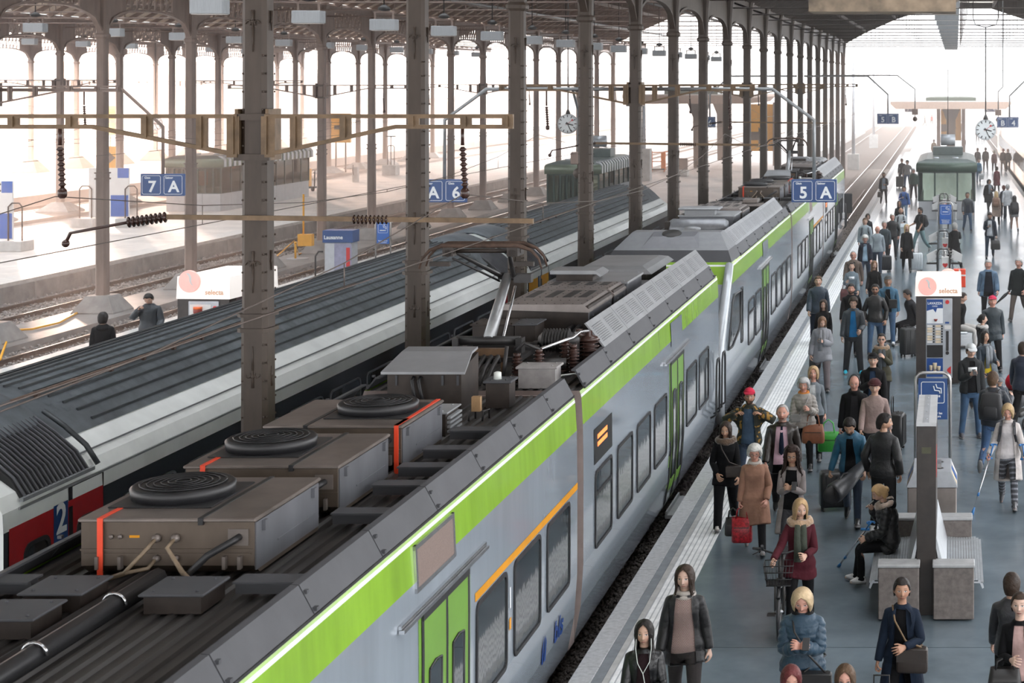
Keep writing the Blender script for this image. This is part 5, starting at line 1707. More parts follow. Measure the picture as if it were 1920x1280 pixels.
def temp_eval(mb, voxel, smooth, ratio):
	me = mb.mesh('temp', [])
	o = bpy.data.objects.new('temp', me); C.objects.link(o)
	if voxel:
		r = o.modifiers.new('r', 'REMESH'); r.mode = 'VOXEL'; r.voxel_size = voxel; r.adaptivity = 0
	if smooth:
		s = o.modifiers.new('s', 'SMOOTH'); s.factor = .5; s.iterations = smooth
	if ratio < 1:
		d = o.modifiers.new('d', 'DECIMATE'); d.ratio = ratio
	dg = bpy.context.evaluated_depsgraph_get()
	ev = o.evaluated_get(dg); m2 = ev.to_mesh()
	V = np.empty(len(m2.vertices) * 3); m2.vertices.foreach_get('co', V); V = V.reshape(-1, 3)
	m2.calc_loop_triangles()
	T = np.empty(len(m2.loop_triangles) * 3, dtype=np.int32); m2.loop_triangles.foreach_get('vertices', T); T = T.reshape(-1, 3)
	ev.to_mesh_clear()
	bpy.data.objects.remove(o); bpy.data.meshes.remove(me)
	return V, T
def decim(V, T, ratio):
	mb = MB(); mb.v = [tuple(p) for p in V]; mb.n = len(V); mb.f = [tuple(t) for t in T]; mb.m = [0] * len(T); mb.s = [True] * len(T)
	return temp_eval(mb, 0, 0, ratio)
def normals(V, T):
	n = np.cross(V[T[:, 1]] - V[T[:, 0]], V[T[:, 2]] - V[T[:, 0]])
	N_ = np.zeros_like(V)
	for i in range(3): np.add.at(N_, T[:, i], n)
	return N_ / (np.linalg.norm(N_, axis=1, keepdims=True) + 1e-12)
def weights(V, T, sx, coat=False):
	J, end = SK[sx]
	D = np.empty((len(V), len(BN)))
	for n, i in BI.items():
		a, b = np.array(J[n][0]), np.array(end[n]); ab = b - a
		t = np.clip(((V - a) @ ab) / (ab @ ab), 0, 1)
		D[:, i] = np.linalg.norm(V - (a + t[:, None] * ab), axis=1) - BRAD.get(n, .008)
	D = np.maximum(D, 0) + .004
	near = D.argmin(1)
	W = np.zeros_like(D)
	for n, i in BI.items():
		rows = np.where(near == i)[0]
		if not len(rows): continue
		cand = [i] + ([BI[J[n][1]]] if J[n][1] else []) + [BI[m] for m in BN if J[m][1] == n and not (m.startswith('fa') and not n.startswith('hand'))]
		w = 1.0 / (D[np.ix_(rows, cand)] + .012) ** 4
		W[np.ix_(rows, cand)] = w
	W /= W.sum(1, keepdims=True)
	if coat:
		z, x = V[:, 2], V[:, 0]
		sel = (z < 1.0) & (np.abs(x) < .30)
		k = np.clip((1.0 - z) / .30, 0, 1) * .8
		l = np.clip(x / .22 + .5, 0, 1)
		W[sel] = 0
		W[sel, BI['pelvis']] = (1 - k)[sel]
		W[sel, BI['thighL']] = (k * l)[sel]; W[sel, BI['thighR']] = (k * (1 - l))[sel]
	E = np.concatenate([T[:, [0, 1]], T[:, [1, 2]], T[:, [2, 0]]])
	deg = np.bincount(E.ravel(), minlength=len(V)).astype(float)[:, None] + 1e-9
	for _ in range(5):
		S_ = np.zeros_like(W); np.add.at(S_, E[:, 0], W[E[:, 1]]); np.add.at(S_, E[:, 1], W[E[:, 0]])
		W = .5 * W + .5 * S_ / deg
	return W / W.sum(1, keepdims=True)
def ering(z, rx, ry, cy=0.005, n=20, p=2.3):
	R = []
	for k in range(n):
		a = 2 * PI * k / n; c, s = math.cos(a), math.sin(a)
		R.append((rx * abs(c) ** (2 / p) * (1 if c > 0 else -1), cy + ry * abs(s) ** (2 / p) * (1 if s > 0 else -1), z))
	return R
TORSO = {'m': [(.80, .10, .08), (.86, .160, .108), (.95, .170, .114), (1.05, .155, .106), (1.12, .150, .102), (1.22, .163, .112), (1.33, .180, .118), (1.395, .172, .110), (1.435, .135, .092), (1.465, .098, .078), (1.50, .064, .060)],
		 'f': [(.80, .10, .08), (.86, .165, .112), (.94, .176, .118), (1.03, .150, .102), (1.10, .128, .090), (1.19, .138, .100), (1.30, .155, .124), (1.375, .148, .108), (1.42, .114, .088), (1.452, .082, .070), (1.488, .054, .054)]}
def head_mesh(q, sx):
	nu, nv = 44, 34
	V = []
	for i in range(nv + 1):
		el = -PI / 2 + PI * i / nv
		ce = max(math.cos(el), .03)
		for k in range(nu):
			az = 2 * PI * k / nu
			x, y, z = .080 * ce * math.sin(az), -.097 * ce * math.cos(az), .116 * math.sin(el)
			t = max(0, -z / .116)
			x *= 1 - (.34 if sx == 'f' else .27) * t ** 1.7
			y = y * (1 - .50 * t ** 1.3) if y > 0 else y * (1 - .10 * t ** 2)
			if y < 0: y *= .955
			Z = z + 1.640; fr = max(0, math.cos(az)) if ce > .05 else 0
			def g(cx, cz, sxx, sz): return math.exp(-((abs(x) - cx) / sxx) ** 2 - ((Z - cz) / sz) ** 2)
			d = -.023 * g(0, 1.613, .012, .014) - .015 * g(0, 1.640, .010, .022) + .010 * g(.031, 1.650, .015, .011) - .005 * g(.03, 1.676, .026, .008)
			d += -.006 * g(0, 1.576, .022, .010) + .004 * g(0, 1.560, .02, .006) - .011 * g(0, 1.540, .024, .015) - .004 * g(.043, 1.607, .016, .02)
			y += d * min(1, fr * 2)
			V.append((x, y + .004, Z))
	F_ = [(i * nu + j, i * nu + (j + 1) % nu, (i + 1) * nu + (j + 1) % nu, (i + 1) * nu + j) for i in range(nv) for j in range(nu)]
	F_ += [tuple(reversed(range(nu))), tuple(nv * nu + j for j in range(nu))]
	q.add(V, F_)
	for s in (-1, 1): q.ball((s * .079, .012, 1.633), (.011, .020, .030), 10, 8)
def arm_pts(sx, k):
	J = SK[sx][0]
	return [np.array(J['arm' + k][0]), np.array(J['fore' + k][0]), np.array(J['hand' + k][0])]
def body_template(sx):
	q = MB(); f = sx == 'f'
	q.loft([ering(z, rx * .86, ry * .86) for z, rx, ry in TORSO[sx]])
	head_mesh(q, sx)
	q.tube([(0, .014, 1.42), (0, .012, 1.50), (0, .008, 1.60)], [.064, .050 if f else .057, .048 if f else .055], 16)
	for k, s in (('L', 1), ('R', -1)):
		S0, E, W = arm_pts(sx, k)
		g = .88 if f else 1.0
		q.tube([S0 - np.array((s * .06, 0, -.01)), S0, S0 * .5 + E * .5, E, E * .7 + W * .3, W], [.045 * g, .050 * g, .042 * g, .036 * g, .038 * g, .024 * g], 12)
		R = rotY(-s * 30)
		P = lambda a: tuple(W + R @ np.array(a))
		rings = []
		for z, w, t in ((.012, .024, .020), (-.02, .032, .018), (-.06, .041, .016), (-.094, .043, .012)):
			rings.append([P((t * math.cos(a) * 1.0, w * math.sin(a), z)) for a in [2 * PI * j / 12 for j in range(12)]])
		q.loft(rings)
		J, end = SK[sx]
		for i in range(5):
			a, b, c = np.array(J[f'fa{i}{k}'][0]), np.array(J[f'fb{i}{k}'][0]), np.array(end[f'fb{i}{k}'])
			r = .0088 if i < 4 else .0115
			a0 = a + (a - b) * .35
			q.tube([a0, a, b, c, c + (c - b) * .12], [r, r, r * .95, r * .82, r * .4], 8)
		H, K, An = [np.array(J[n + k][0]) for n in ('thigh', 'shin', 'foot')]
		q.tube([H + (0, 0, .04), H, H * .5 + K * .5, K, K * .7 + An * .3, An], [.078, .078, .068, .050, .052, .036], 12)
		q.tube([An + (0, .02, -.03), An + (0, -.05, -.05), An + (s * .008, -.15, -.065)], [.035, .035, .022], 10)
	V, T = temp_eval(q, .0052, 2, .16)
	return V, T
def top_template(sx, hem, flare=0.0):
	q = MB(); f = sx == 'f'
	R = []
	tor = [t for t in TORSO[sx] if t[0] > max(hem, .84)]
	if hem < .84:
		for z in np.linspace(hem, .84, 4):
			u = (.90 - z) / .5
			R.append(ering(z, .205 + .035 * u + flare * u, .142 + .045 * u + flare * u))
	else:
		R.append(ering(hem, .198, .140))
	for z, rx, ry in tor:
		if z < .96 and z > hem: rx, ry = rx + .012, ry + .010
		R.append(ering(z, rx + .020, ry + .020))
	q.loft(R)
	for k, s in (('L', 1), ('R', -1)):
		S0, E, W = arm_pts(sx, k)
		g = .90 if f else 1.0
		q.tube([S0 - np.array((s * .09, 0, -.015)), S0 + (s * .0, 0, -.004), S0 * .5 + E * .5, E, E * .5 + W * .5, W * .97 + E * .03], [.050 * g, .060 * g, .061 * g, .056 * g, .052 * g, .046 * g], 14)
	return temp_eval(q, .011, 5, .45)
def trouser_template(sx):
	q = MB(); J = SK[sx][0]
	q.loft([ering(z, rx + .010, ry + .012) for z, rx, ry in [(.77, .12, .09), (.83, .165, .108)] + [t for t in TORSO[sx] if .84 < t[0] < .98]])
	for k, s in (('L', 1), ('R', -1)):
		H, K, An = [np.array(J[n + k][0]) for n in ('thigh', 'shin', 'foot')]
		q.tube([H + (0, .005, .02), H + (0, .005, -.06), H * .5 + K * .5, K, K * .6 + An * .4, An + (0, 0, .0), An + (0, -.005, -.035)], [.094, .096, .084, .068, .062, .056, .056], 14)
	return temp_eval(q, .010, 4, .42)
class Tpl: pass
def make_tpl(V, T, sx, coat=False, lo=.22):
	out = []
	for r in (1.0, lo):
		t = Tpl()
		t.V, t.T = (V, T) if r == 1.0 else decim(V, T, r)
		t.W = weights(t.V, t.T, sx, coat); t.N = normals(t.V, t.T)
		out.append(t)
	return out
TP = {}
for _s in 'mf':
	TP['body', _s] = make_tpl(*body_template(_s), _s, lo=.16)
	TP['top', _s] = make_tpl(*top_template(_s, .86), _s, True)
	TP['parka', _s] = make_tpl(*top_template(_s, .74), _s, True)
	TP['coat', _s] = make_tpl(*top_template(_s, .50), _s, True)
	TP['trousers', _s] = make_tpl(*trouser_template(_s), _s)
def cut_front(t, w0, w1, lo=.4, hi=1.47):
	"""opens a garment down the front"""
	z = t.V[:, 2]; w = np.interp(z, [.7, 1.45], [w1, w0])
	ins = (np.abs(t.V[:, 0]) < w) & (t.N[:, 1] < -.2) & (t.V[:, 1] < -.03) & (z > lo) & (z < hi)
	u = Tpl(); u.V = t.V.copy(); u.W, u.N = t.W, t.N
	full = ins[t.T].all(1); some = ins[t.T].any(1) & ~full
	mv = np.unique(t.T[some][ins[t.T[some]]])
	u.V[mv, 0] = np.sign(u.V[mv, 0] + 1e-9) * w[mv]
	u.T = t.T[~full]
	return u
def cut_sleeves(t):
	k = t.W[:, [BI[n] for n in BN if n[:4] in ('fore', 'hand') or n[:2] in ('fa', 'fb')]].sum(1) > .35
	u = Tpl(); u.V, u.W, u.N = t.V, t.W, t.N; u.T = t.T[~k[t.T].any(1)]
	return u
for _s in 'mf':
	for nm in ('top', 'parka', 'coat'):
		TP[nm + '_open', _s] = [cut_front(t, .050, .105) for t in TP[nm, _s]]
		TP[nm + '_wide', _s] = [cut_front(t, .075, .135) for t in TP[nm, _s]]
	TP['tee', _s] = [cut_sleeves(t) for t in TP['top', _s]]

# ---------------------------------------------------------------- things rigid to one bone, in rest coordinates
def grid_shell(edge, thick, low=1.25, nu=40, nv=14, noise=0.0, front=0.0, seed=1, wide=1.0):
	"""hair or hat: hangs from the crown to edge(az), az = 0 at the face"""
	rs = np.random.RandomState(seed)
	q = MB(); V = []
	for j in range(nv + 1):
		f = j / nv
		for k in range(nu):
			az = 2 * PI * k / nu; a = min(az, 2 * PI - az)
			ze = edge(a)
			z = 1.765 + (ze - 1.765) * f ** 1.15 if j else 1.765
			u = max(-1, min(1, (z - 1.645) / .121))
			if z > 1.62: r = math.sqrt(max(0, 1 - u * u))
			else: r = math.sqrt(1 - ((1.62 - 1.645) / .121) ** 2) * (1 - .10 * min(1, (1.62 - z) / .08)) * (1 + wide * 1.9 * max(0, 1.57 - z))
			th = thick * math.sqrt(max(0, 1 - f ** 6)) + .002
			n = 1 + noise * rs.normal()
			x = (.083 * r + th * (1 if r > .05 else 0)) * math.sin(az) * n
			y = -(.101 * r + th * (1 if r > .05 else 0)) * math.cos(az) * n + .008
			zz = z + (thick if j == 0 else thick * max(0, u) * 1.0) - .010
			V.append((x, y, zz + noise * .02 * rs.normal()))
	q.add(V, [(j * nu + k, j * nu + (k + 1) % nu, (j + 1) * nu + (k + 1) % nu, (j + 1) * nu + k) for j in range(nv) for k in range(nu)], 0, True)
	q.f.append(tuple(reversed(range(nu)))) ; q.m.append(0); q.s.append(True)
	return q
def step(a, a0, lo, hi, w=.25):
	t = max(0, min(1, (a - a0) / w)); t = t * t * (3 - 2 * t)
	return lo + (hi - lo) * t
def style_mesh(st):
	if st == 'short': return grid_shell(lambda a: step(a, .75, 1.712, 1.648, .5) if a < 1.7 else step(a, 1.75, 1.648, 1.555, .4), .012, noise=.012)
	if st == 'thick': return grid_shell(lambda a: step(a, .7, 1.705, 1.635, .5) if a < 1.7 else step(a, 1.7, 1.635, 1.545, .4), .022, noise=.02)
	if st == 'thin': return grid_shell(lambda a: step(a, .6, 1.740, 1.66, .6) if a < 1.7 else step(a, 1.75, 1.66, 1.56, .4), .005)
	if st == 'bob': return grid_shell(lambda a: (1.735 - .05 * a) if a < .5 else step(a, .5, 1.71, 1.545, .6), .018, noise=.012)
	if st == 'granny': return grid_shell(lambda a: step(a, .80, 1.700, 1.600, .4) if a < 1.7 else 1.57, .028, noise=.03)
	if st == 'long': return grid_shell(lambda a: (1.742 - .05 * a) if a < .55 else step(a, .55, 1.714, 1.36, .6), .013, nv=20, noise=.012)
	if st == 'longer': return grid_shell(lambda a: (1.742 - .05 * a) if a < .55 else step(a, .55, 1.714, 1.27, .6), .014, nv=22, noise=.012)
	if st == 'curly': return grid_shell(lambda a: step(a, .80, 1.705, 1.30, .3), .036, nv=22, noise=.055, wide=2.2)
	if st in ('bun', 'tied', 'pony'):
		q = grid_shell(lambda a: step(a, .75, 1.716, 1.640, .5) if a < 1.7 else 1.57, .008, noise=.008)
		if st == 'bun': q.ball((0, .095, 1.735), (.045, .042, .042), 12, 8)
		if st == 'tied': q.ball((0, .115, 1.63), (.035, .032, .045), 12, 8)
		if st == 'pony': q.tube([(0, .10, 1.69), (0, .135, 1.66), (0, .13, 1.56), (0, .115, 1.46)], [.022, .03, .028, .01], 10)
		return q
	if st == 'beanie':
		q = grid_shell(lambda a: 1.690 if a < 1.2 else 1.655, .024, noise=.01)
		q.tube([(.097 * math.sin(a), -.117 * math.cos(a) + .008, 1.70 - (.03 if math.cos(a) < 0 else 0) * -math.cos(a)) for a in [2 * PI * k / 24 for k in range(25)]], .014, 6)
		return q
	if st == 'cap':
		q = grid_shell(lambda a: 1.716 if a < 1.2 else 1.680, .016)
		R = []
		for d, w in ((-.05, .080), (.015, .076), (.045, .060), (.062, .03)):
			R.append([(w * math.sin(t), -.098 - d - .018 * math.cos(t) * 0 , 1.722 - d * .10 - .008 * (math.sin(t) ** 2)) for t in [-PI / 2 + PI * k / 8 for k in range(9)]])
		v = [p for r in R for p in r]
		q.add(v + [(x, y, z - .008) for x, y, z in v], [(i * 9 + j, i * 9 + j + 1, (i + 1) * 9 + j + 1, (i + 1) * 9 + j) for i in range(3) for j in range(8)] +
			  [(36 + i * 9 + j, 36 + (i + 1) * 9 + j, 36 + (i + 1) * 9 + j + 1, 36 + i * 9 + j + 1) for i in range(3) for j in range(8)], 0, True)
		q.ball((0, .0, 1.785), .009, 8, 5)
		return q
def acc_mesh(k):
	q = MB()
	if k in ('glasses', 'sunglasses'):
		for s in (-1, 1):
			P = [(s * .033 + .021 * math.cos(a), -.098 - .0 * a, 1.648 + .016 * math.sin(a)) for a in [2 * PI * j / 14 for j in range(15)]]
			q.tube(P, .0022, 5)
			q.tube([(s * .054, -.094, 1.652), (s * .076, -.05, 1.652), (s * .079, .01, 1.642)], .0022, 5)
			if k == 'sunglasses': q.add([(p[0], p[1] - .001, p[2]) for p in P[:-1]], [tuple(reversed(range(14)))])
		q.tube([(-.012, -.099, 1.652), (.012, -.099, 1.652)], .0022, 5)
	if k == 'headset':
		q.tube([(.088 * math.cos(a), .005, 1.64 + .145 * math.sin(a)) for a in [PI * j / 12 for j in range(13)]], .010, 6)
		for s in (-1, 1): q.lathe([(.01, -.02), (.036, -.018), (.036, .01), (.02, .018)], (s * .085, .01, 1.635), 12, axis='x')
	if k == 'beard':
		R = []
		for z, r in ((1.61, 1.00), (1.585, 1.0), (1.555, .97), (1.528, .86)):
			R.append([(.070 * r * math.sin(a) * (1 - .25 * max(0, (1.61 - z) / .09)), -.098 * r * math.cos(a) + .0, z) for a in [-1.35 + 2.7 * i / 12 for i in range(13)]])
		v = [p for r in R for p in r]
		q.add(v, [(i * 13 + j, i * 13 + j + 1, (i + 1) * 13 + j + 1, (i + 1) * 13 + j) for i in range(1, 3) for j in range(12) if i > 1 or not 3 < j < 8], 0, True)
	if k == 'scarf':
		for z, r, t in ((1.452, 1.0, .034), (1.492, .92, .032)):
			q.tube([(.088 * r * math.cos(a), .008 + .085 * r * math.sin(a), z - .02 * (1 if math.sin(a) < 0 else -1) * abs(math.sin(a))) for a in [2 * PI * j / 20 for j in range(21)]], t, 8)
		for s, l in ((.05, .36), (-.03, .46)):
			R = [[(s + w * a, y + t * b, z) for a, b in ((-1, -1), (1, -1), (1, 1), (-1, 1))] for z, w, t, y in ((1.46, .03, .014, -.125), (1.38, .042, .014, -.155), (1.25, .045, .013, -.165), (1.44 - l, .05, .010, -.160))]
			q.loft(R, smooth=True)
	if k == 'snood':
		for z, r, t in ((1.462, 1.0, .034), (1.50, .92, .030)):
			q.tube([(.084 * r * math.cos(a), .008 + .080 * r * math.sin(a), z - .015 * (1 if math.sin(a) < 0 else -1) * abs(math.sin(a))) for a in [2 * PI * j / 20 for j in range(21)]], t, 8)
	if k == 'fur':
		rs = np.random.RandomState(3)
		P = []
		for j in range(25):
			a = math.radians(-235 + 290 * j / 24)
			P.append((.135 * math.cos(a), .035 + .115 * math.sin(a), 1.47 + .02 * math.sin(a)))
		q.tube(P, [.030 + .028 * math.sin(PI * j / 24) + .006 * rs.normal() for j in range(25)], 10)
	if k == 'hood':
		q.ball((0, .115, 1.435), (.13, .065, .075), 16, 10)
		q.tube([(.105 * math.cos(a), .03 + .10 * math.sin(a), 1.475) for a in [2 * PI * j / 20 for j in range(21)]], .024, 8)
	if k == 'collar':
		A = []
		for r, z in ((.098, 1.435), (.082, 1.50), (.085, 1.515), (.076, 1.508), (.078, 1.44)):
			A.append([(r * 1.05 * math.cos(a), .010 + r * .98 * math.sin(a), z - .028 * max(0, -math.sin(a)) ** 2) for a in [2 * PI * j / 20 for j in range(20)]])
		q.loft(A, smooth=True, cap=False)
	if k == 'lapels':
		for s in (-1, 1):
			v = [(s * .055, -.085, 1.47), (s * .105, -.105, 1.43), (s * .125, -.140, 1.33), (s * .085, -.150, 1.20), (s * .065, -.14, 1.33)]
			q.add(v + [(x, y - .012, z) for x, y, z in v], [(5, 6, 7, 8, 9) if s < 0 else (9, 8, 7, 6, 5), (0, 1, 6, 5), (1, 2, 7, 6), (2, 3, 8, 7), (3, 4, 9, 8), (4, 0, 5, 9)])
	if k == 'tie':
		q.loft([[(-w, y, z), (w, y, z), (w, y + .01, z), (-w, y + .01, z)] for w, y, z in ((.022, -.088, 1.475), (.014, -.105, 1.44), (.034, -.152, 1.20), (.038, -.145, 1.06), (.004, -.145, 1.02))])
	if k == 'shirt_print':
		q.box(-.085, -.1475, 1.27, .085, -.135, 1.35)
	return q
def shoe_mesh(sx, k, kind):
	J = SK[sx][0]; s = 1 if k == 'L' else -1
	ax, ay, az = J['foot' + k][0]
	q = MB()
	top = .16 if kind == 'boot' else .10
	w = .9 if sx == 'f' else 1.0
	def rg(z, sc, t):
		P = []
		for c in range(18):
			a = 2 * PI * c / 18
			y = math.cos(a); x = math.sin(a)
			yy = (-.165 if y > 0 else .085) * abs(y) * sc
			P.append((ax + s * .008 * (y > 0) * y + x * .047 * w * sc * (1.05 if y > 0 else .9), ay + yy + t, z))
		return P
	q.loft([rg(.0, .97, 0), rg(.012, 1.0, 0), rg(.028, 1.0, 0)], 1)
	q.loft([rg(.028, .97, 0), rg(.05, .93, .0), rg(.072, .74, .012)] + [[(ax + .052 * math.sin(2 * PI * c / 18), ay + .004 - .054 * math.cos(2 * PI * c / 18), z) for c in range(18)] for z in (top, top + .012)], 0, True)
	return q

ACC_BONE = {'scarf': 'chest', 'snood': 'neck', 'fur': 'chest', 'hood': 'chest', 'collar': 'chest', 'lapels': 'chest', 'tie': 'chest', 'shirt_print': 'chest'}
_cache = {}
def acc_arrays(key, fn):
	if key not in _cache:
		q = fn(); _cache[key] = q
	return _cache[key]

def solve(sx, pose):
	J, end = SK[sx]
	G = {}
	L = {n: np.eye(3) for n in BN}
	sp = pose.get('spine', (0, 0, 0)); hd = pose.get('head', (0, 0, 0))
	L['pelvis'] = rotZ(pose.get('hip', 0)) @ rotX(pose.get('tilt', 0))
	L['spine'] = rotX(sp[0] * .5) @ rotZ(sp[1] * .5) @ rotY(sp[2] * .5)
	L['chest'] = L['spine'].copy()
	L['neck'] = rotZ(hd[1] * .4) @ rotX(hd[0] * .4) @ rotY(hd[2] * .4); L['head'] = rotZ(hd[1] * .6) @ rotX(hd[0] * .6) @ rotY(hd[2] * .6)
	for k, s in (('L', 1), ('R', -1)):
		A = rotY(s * 30)     # swings the rest arm to hang straight down
		fl, ab, yw = pose.get('arm' + k, (0, 8, 0))
		P = rotZ(-s * yw) @ rotX(-fl) @ rotY(-s * ab)
		L['arm' + k] = P @ A
		be, tw = pose.get('elb' + k, (12, 10))
		L['fore' + k] = A.T @ (rotZ(-s * tw) @ rotX(-be)) @ A
		wr = pose.get('wri' + k, (0, 0))
		L['hand' + k] = A.T @ (rotX(-wr[0]) @ rotZ(s * wr[1])) @ A
		cu = pose.get('curl' + k, .3)
		for i in range(4):
			L[f'fa{i}{k}'] = A.T @ rotY(s * cu * 70) @ A; L[f'fb{i}{k}'] = A.T @ rotY(s * cu * 85) @ A
		L[f'fa4{k}'] = A.T @ rotY(s * cu * 25) @ A; L[f'fb4{k}'] = A.T @ rotY(s * cu * 40) @ A
		tf, ta = pose.get('leg' + k, (0, 2))
		L['thigh' + k] = rotX(-tf) @ rotY(-s * ta)
		L['shin' + k] = rotX(pose.get('knee' + k, 3)); L['foot' + k] = rotX(pose.get('ank' + k, 0))
	for n in BN:
		p, par = np.array(J[n][0]), J[n][1]
		if par is None: G[n] = (L[n], p)
		else:
			R, o = G[par]; G[n] = (R @ L[n], o + R @ (p - np.array(J[par][0])))
	G['head'] = (G['head'][0] * 1.08, G['head'][1])
	return G
def skin(V, W, G, sx):
	J = SK[sx][0]
	out = np.zeros_like(V)
	for n, i in BI.items():
		w = W[:, i:i + 1]
		if w.max() < 1e-4: continue
		R, o = G[n]
		out += w * ((V - np.array(J[n][0])) @ R.T + o)
	return out
def np_mesh(name, V, T, rest, mats):
	me = bpy.data.meshes.new(name)
	used = np.unique(T); remap = np.full(len(V), -1, np.int32); remap[used] = np.arange(len(used))
	V, T, rest = V[used], remap[T], rest[used]
	me.vertices.add(len(V)); me.vertices.foreach_set('co', V.astype(np.float32).ravel())
	me.loops.add(T.size); me.loops.foreach_set('vertex_index', T.ravel())
	me.polygons.add(len(T)); me.polygons.foreach_set('loop_start', np.arange(len(T)) * 3); me.polygons.foreach_set('loop_total', np.full(len(T), 3))
	me.polygons.foreach_set('use_smooth', np.ones(len(T), bool))
	at = me.attributes.new('rest', 'FLOAT_VECTOR', 'POINT'); at.data.foreach_set('vector', rest.astype(np.float32).ravel())
	me.update()
	for m in mats: me.materials.append(m)
	return me
SKIN = {'fair': (.53, .33, .245), 'pale': (.58, .39, .31), 'tan': (.40, .22, .145), 'olive': (.44, .26, .175), 'brown': (.20, .10, .065), 'rosy': (.56, .29, .22)}
HANDS = {}
def person(label, pos, face, sx='m', h=1.76, skin_='fair', hair=('short', (.03, .02, .015)), top=(), leg=('denim', (.03, .05, .10), 0.0), shoes=('shoe', (.03, .03, .03)),
		   acc=(), pose=None, seat=None, group=None, build=1.0, hi=None, z0=0.0):
	"""pos = (x, y) on the floor; returns (root, function giving a bone's place)"""
	pose = pose or {}
	x, y = pos
	lod = 0 if (y < 52 if hi is None else hi) else 1
	root = thing('person', label, 'person', (x, y, z0), math.radians(face), group)
	G = solve(sx, pose)
	sc = h / 1.755
	D = np.array((build, build, 1.0)) * sc
	low = min(G['footL'][1][2] + (G['footL'][0] @ np.array((0, -.12, -.085)))[2], G['footR'][1][2] + (G['footR'][0] @ np.array((0, -.12, -.085)))[2],
			  G['footL'][1][2] + (G['footL'][0] @ np.array((0, .06, -.085)))[2], G['footR'][1][2] + (G['footR'][0] @ np.array((0, .06, -.085)))[2])
	off = np.array((0, 0, -low)) if seat is None else np.array((0, 0, seat / sc - G['pelvis'][1][2] + .12))
	def place(V): return (V + off) * D
	t = TP['body', sx][lod]
	o = put('body', np_mesh('body', place(skin(t.V, t.W, G, sx)), t.T, t.V, [M_skin]), root); o.color = (*SKIN[skin_], 1)
	def garment(nm, tpl, m, col, offs=0.0, puff=0.0):
		t = TP[tpl, sx][lod]
		V = t.V + t.N * offs
		if puff:
			z = t.V[:, 2] ; V = V + t.N * (np.abs(np.sin(z * PI / .062)) * .014 - .006)[:, None]
		g_ = put(nm, np_mesh(nm, place(skin(V, t.W, G, sx)), t.T, t.V, [m]), root); g_.color = (*col, 1)
		return g_
	def rigid(nm, key, fn, bone, m, col, dy=0):
		q = acc_arrays(key, fn)
		V = np.array(q.v, float); R, oo = G[bone]
		P = place((V - np.array(SK[sx][0][bone][0])) @ R.T + oo)
		ck = ('me', key)
		me = bpy.data.meshes.new(nm)
		me.from_pydata([tuple(p) for p in P], [], q.f)
		mm = m if isinstance(m, list) else [m]
		for a in mm: me.materials.append(a)
		me.polygons.foreach_set('use_smooth', [True] * len(q.f))
		if len(mm) > 1: me.polygons.foreach_set('material_index', q.m)
		at = me.attributes.new('rest', 'FLOAT_VECTOR', 'POINT'); at.data.foreach_set('vector', V.astype(np.float32).ravel())
		g_ = put(nm, me, root); g_.color = (*col, 1)
		return g_
	m_, c_, f_ = leg[:3]
	if m_ == 'skirt':
		garment('skirt', 'parka', F['cloth'], c_, -.004)
		t_ = None
	else:
		garment('trousers', 'trousers', F[m_], c_, f_)
	for k in 'LR':
		s_ = rigid('shoe', ('shoe', sx, k, shoes[0]), lambda: shoe_mesh(sx, k, shoes[0]), 'foot' + k, [F['leather'] if shoes[0] == 'boot' else F['cloth'], M_sole], shoes[1])
	for lay in top:
		nm, tpl, m_, col = lay[:4]
		garment(nm, tpl, F[m_], col, lay[4] if len(lay) > 4 else 0.0, lay[5] if len(lay) > 5 else 0.0)
	if hair:
		st = hair[0]
		nm = {'beanie': 'beanie', 'cap': 'cap'}.get(st, 'hair')
		if st in ('beanie', 'cap') and len(hair) > 2:
			rigid('hair', ('hair', hair[2]), lambda: style_mesh(hair[2]), 'head', M_hair, hair[3])
		rigid(nm, ('hair', st), lambda: style_mesh(st), 'head', F['knit'] if st == 'beanie' else (F['cloth'] if st == 'cap' else M_hair), hair[1])
	for a in acc:
		k, col = a[0], a[1]
		m_ = {'fur': M_fur, 'glasses': M_black, 'sunglasses': M_black, 'headset': M_black, 'beard': M_hair, 'shirt_print': M_lett, 'collar': F[a[2]] if len(a) > 2 else F['cloth']}.get(k, F['knit'] if k in ('scarf', 'snood') else F['cloth'])
		rigid({'fur': 'fur_trim', 'snood': 'scarf', 'headset': 'headphones', 'shirt_print': 'print_patch'}.get(k, k), ('acc', k), lambda: acc_mesh(k), ACC_BONE.get(k, 'head'), m_, col)
	Rz = rotZ(face)
	class Ref: pass
	r = Ref(); r.root = root
	def at(bone, o=(0, 0, 0)):
		R, oo = G[bone]
		p = Rz @ place(oo + R @ np.array(o))
		return Vector((x + p[0], y + p[1], z0 + p[2]))
	r.at = at
	r.face = face
	def worn(name, label, cat, parts, bone='chest'):
		"""a bag that follows the body: a thing of its own made in rest coordinates"""
		t = thing(name, label, cat, (x, y, z0), math.radians(face))
		R, oo = G[bone]
		for nm, q, m in parts:
			V = np.array(q.v, float)
			q2 = MB(); q2.f, q2.m, q2.s = q.f, q.m, q.s
			q2.v = [tuple(p) for p in place((V - np.array(SK[sx][0][bone][0])) @ R.T + oo)]
			part(nm, q2, m, t)
		return t
	r.worn = worn
	return r
M_sole = mat('shoe_sole', (.16, .16, .16), rough=.7, var=.1)
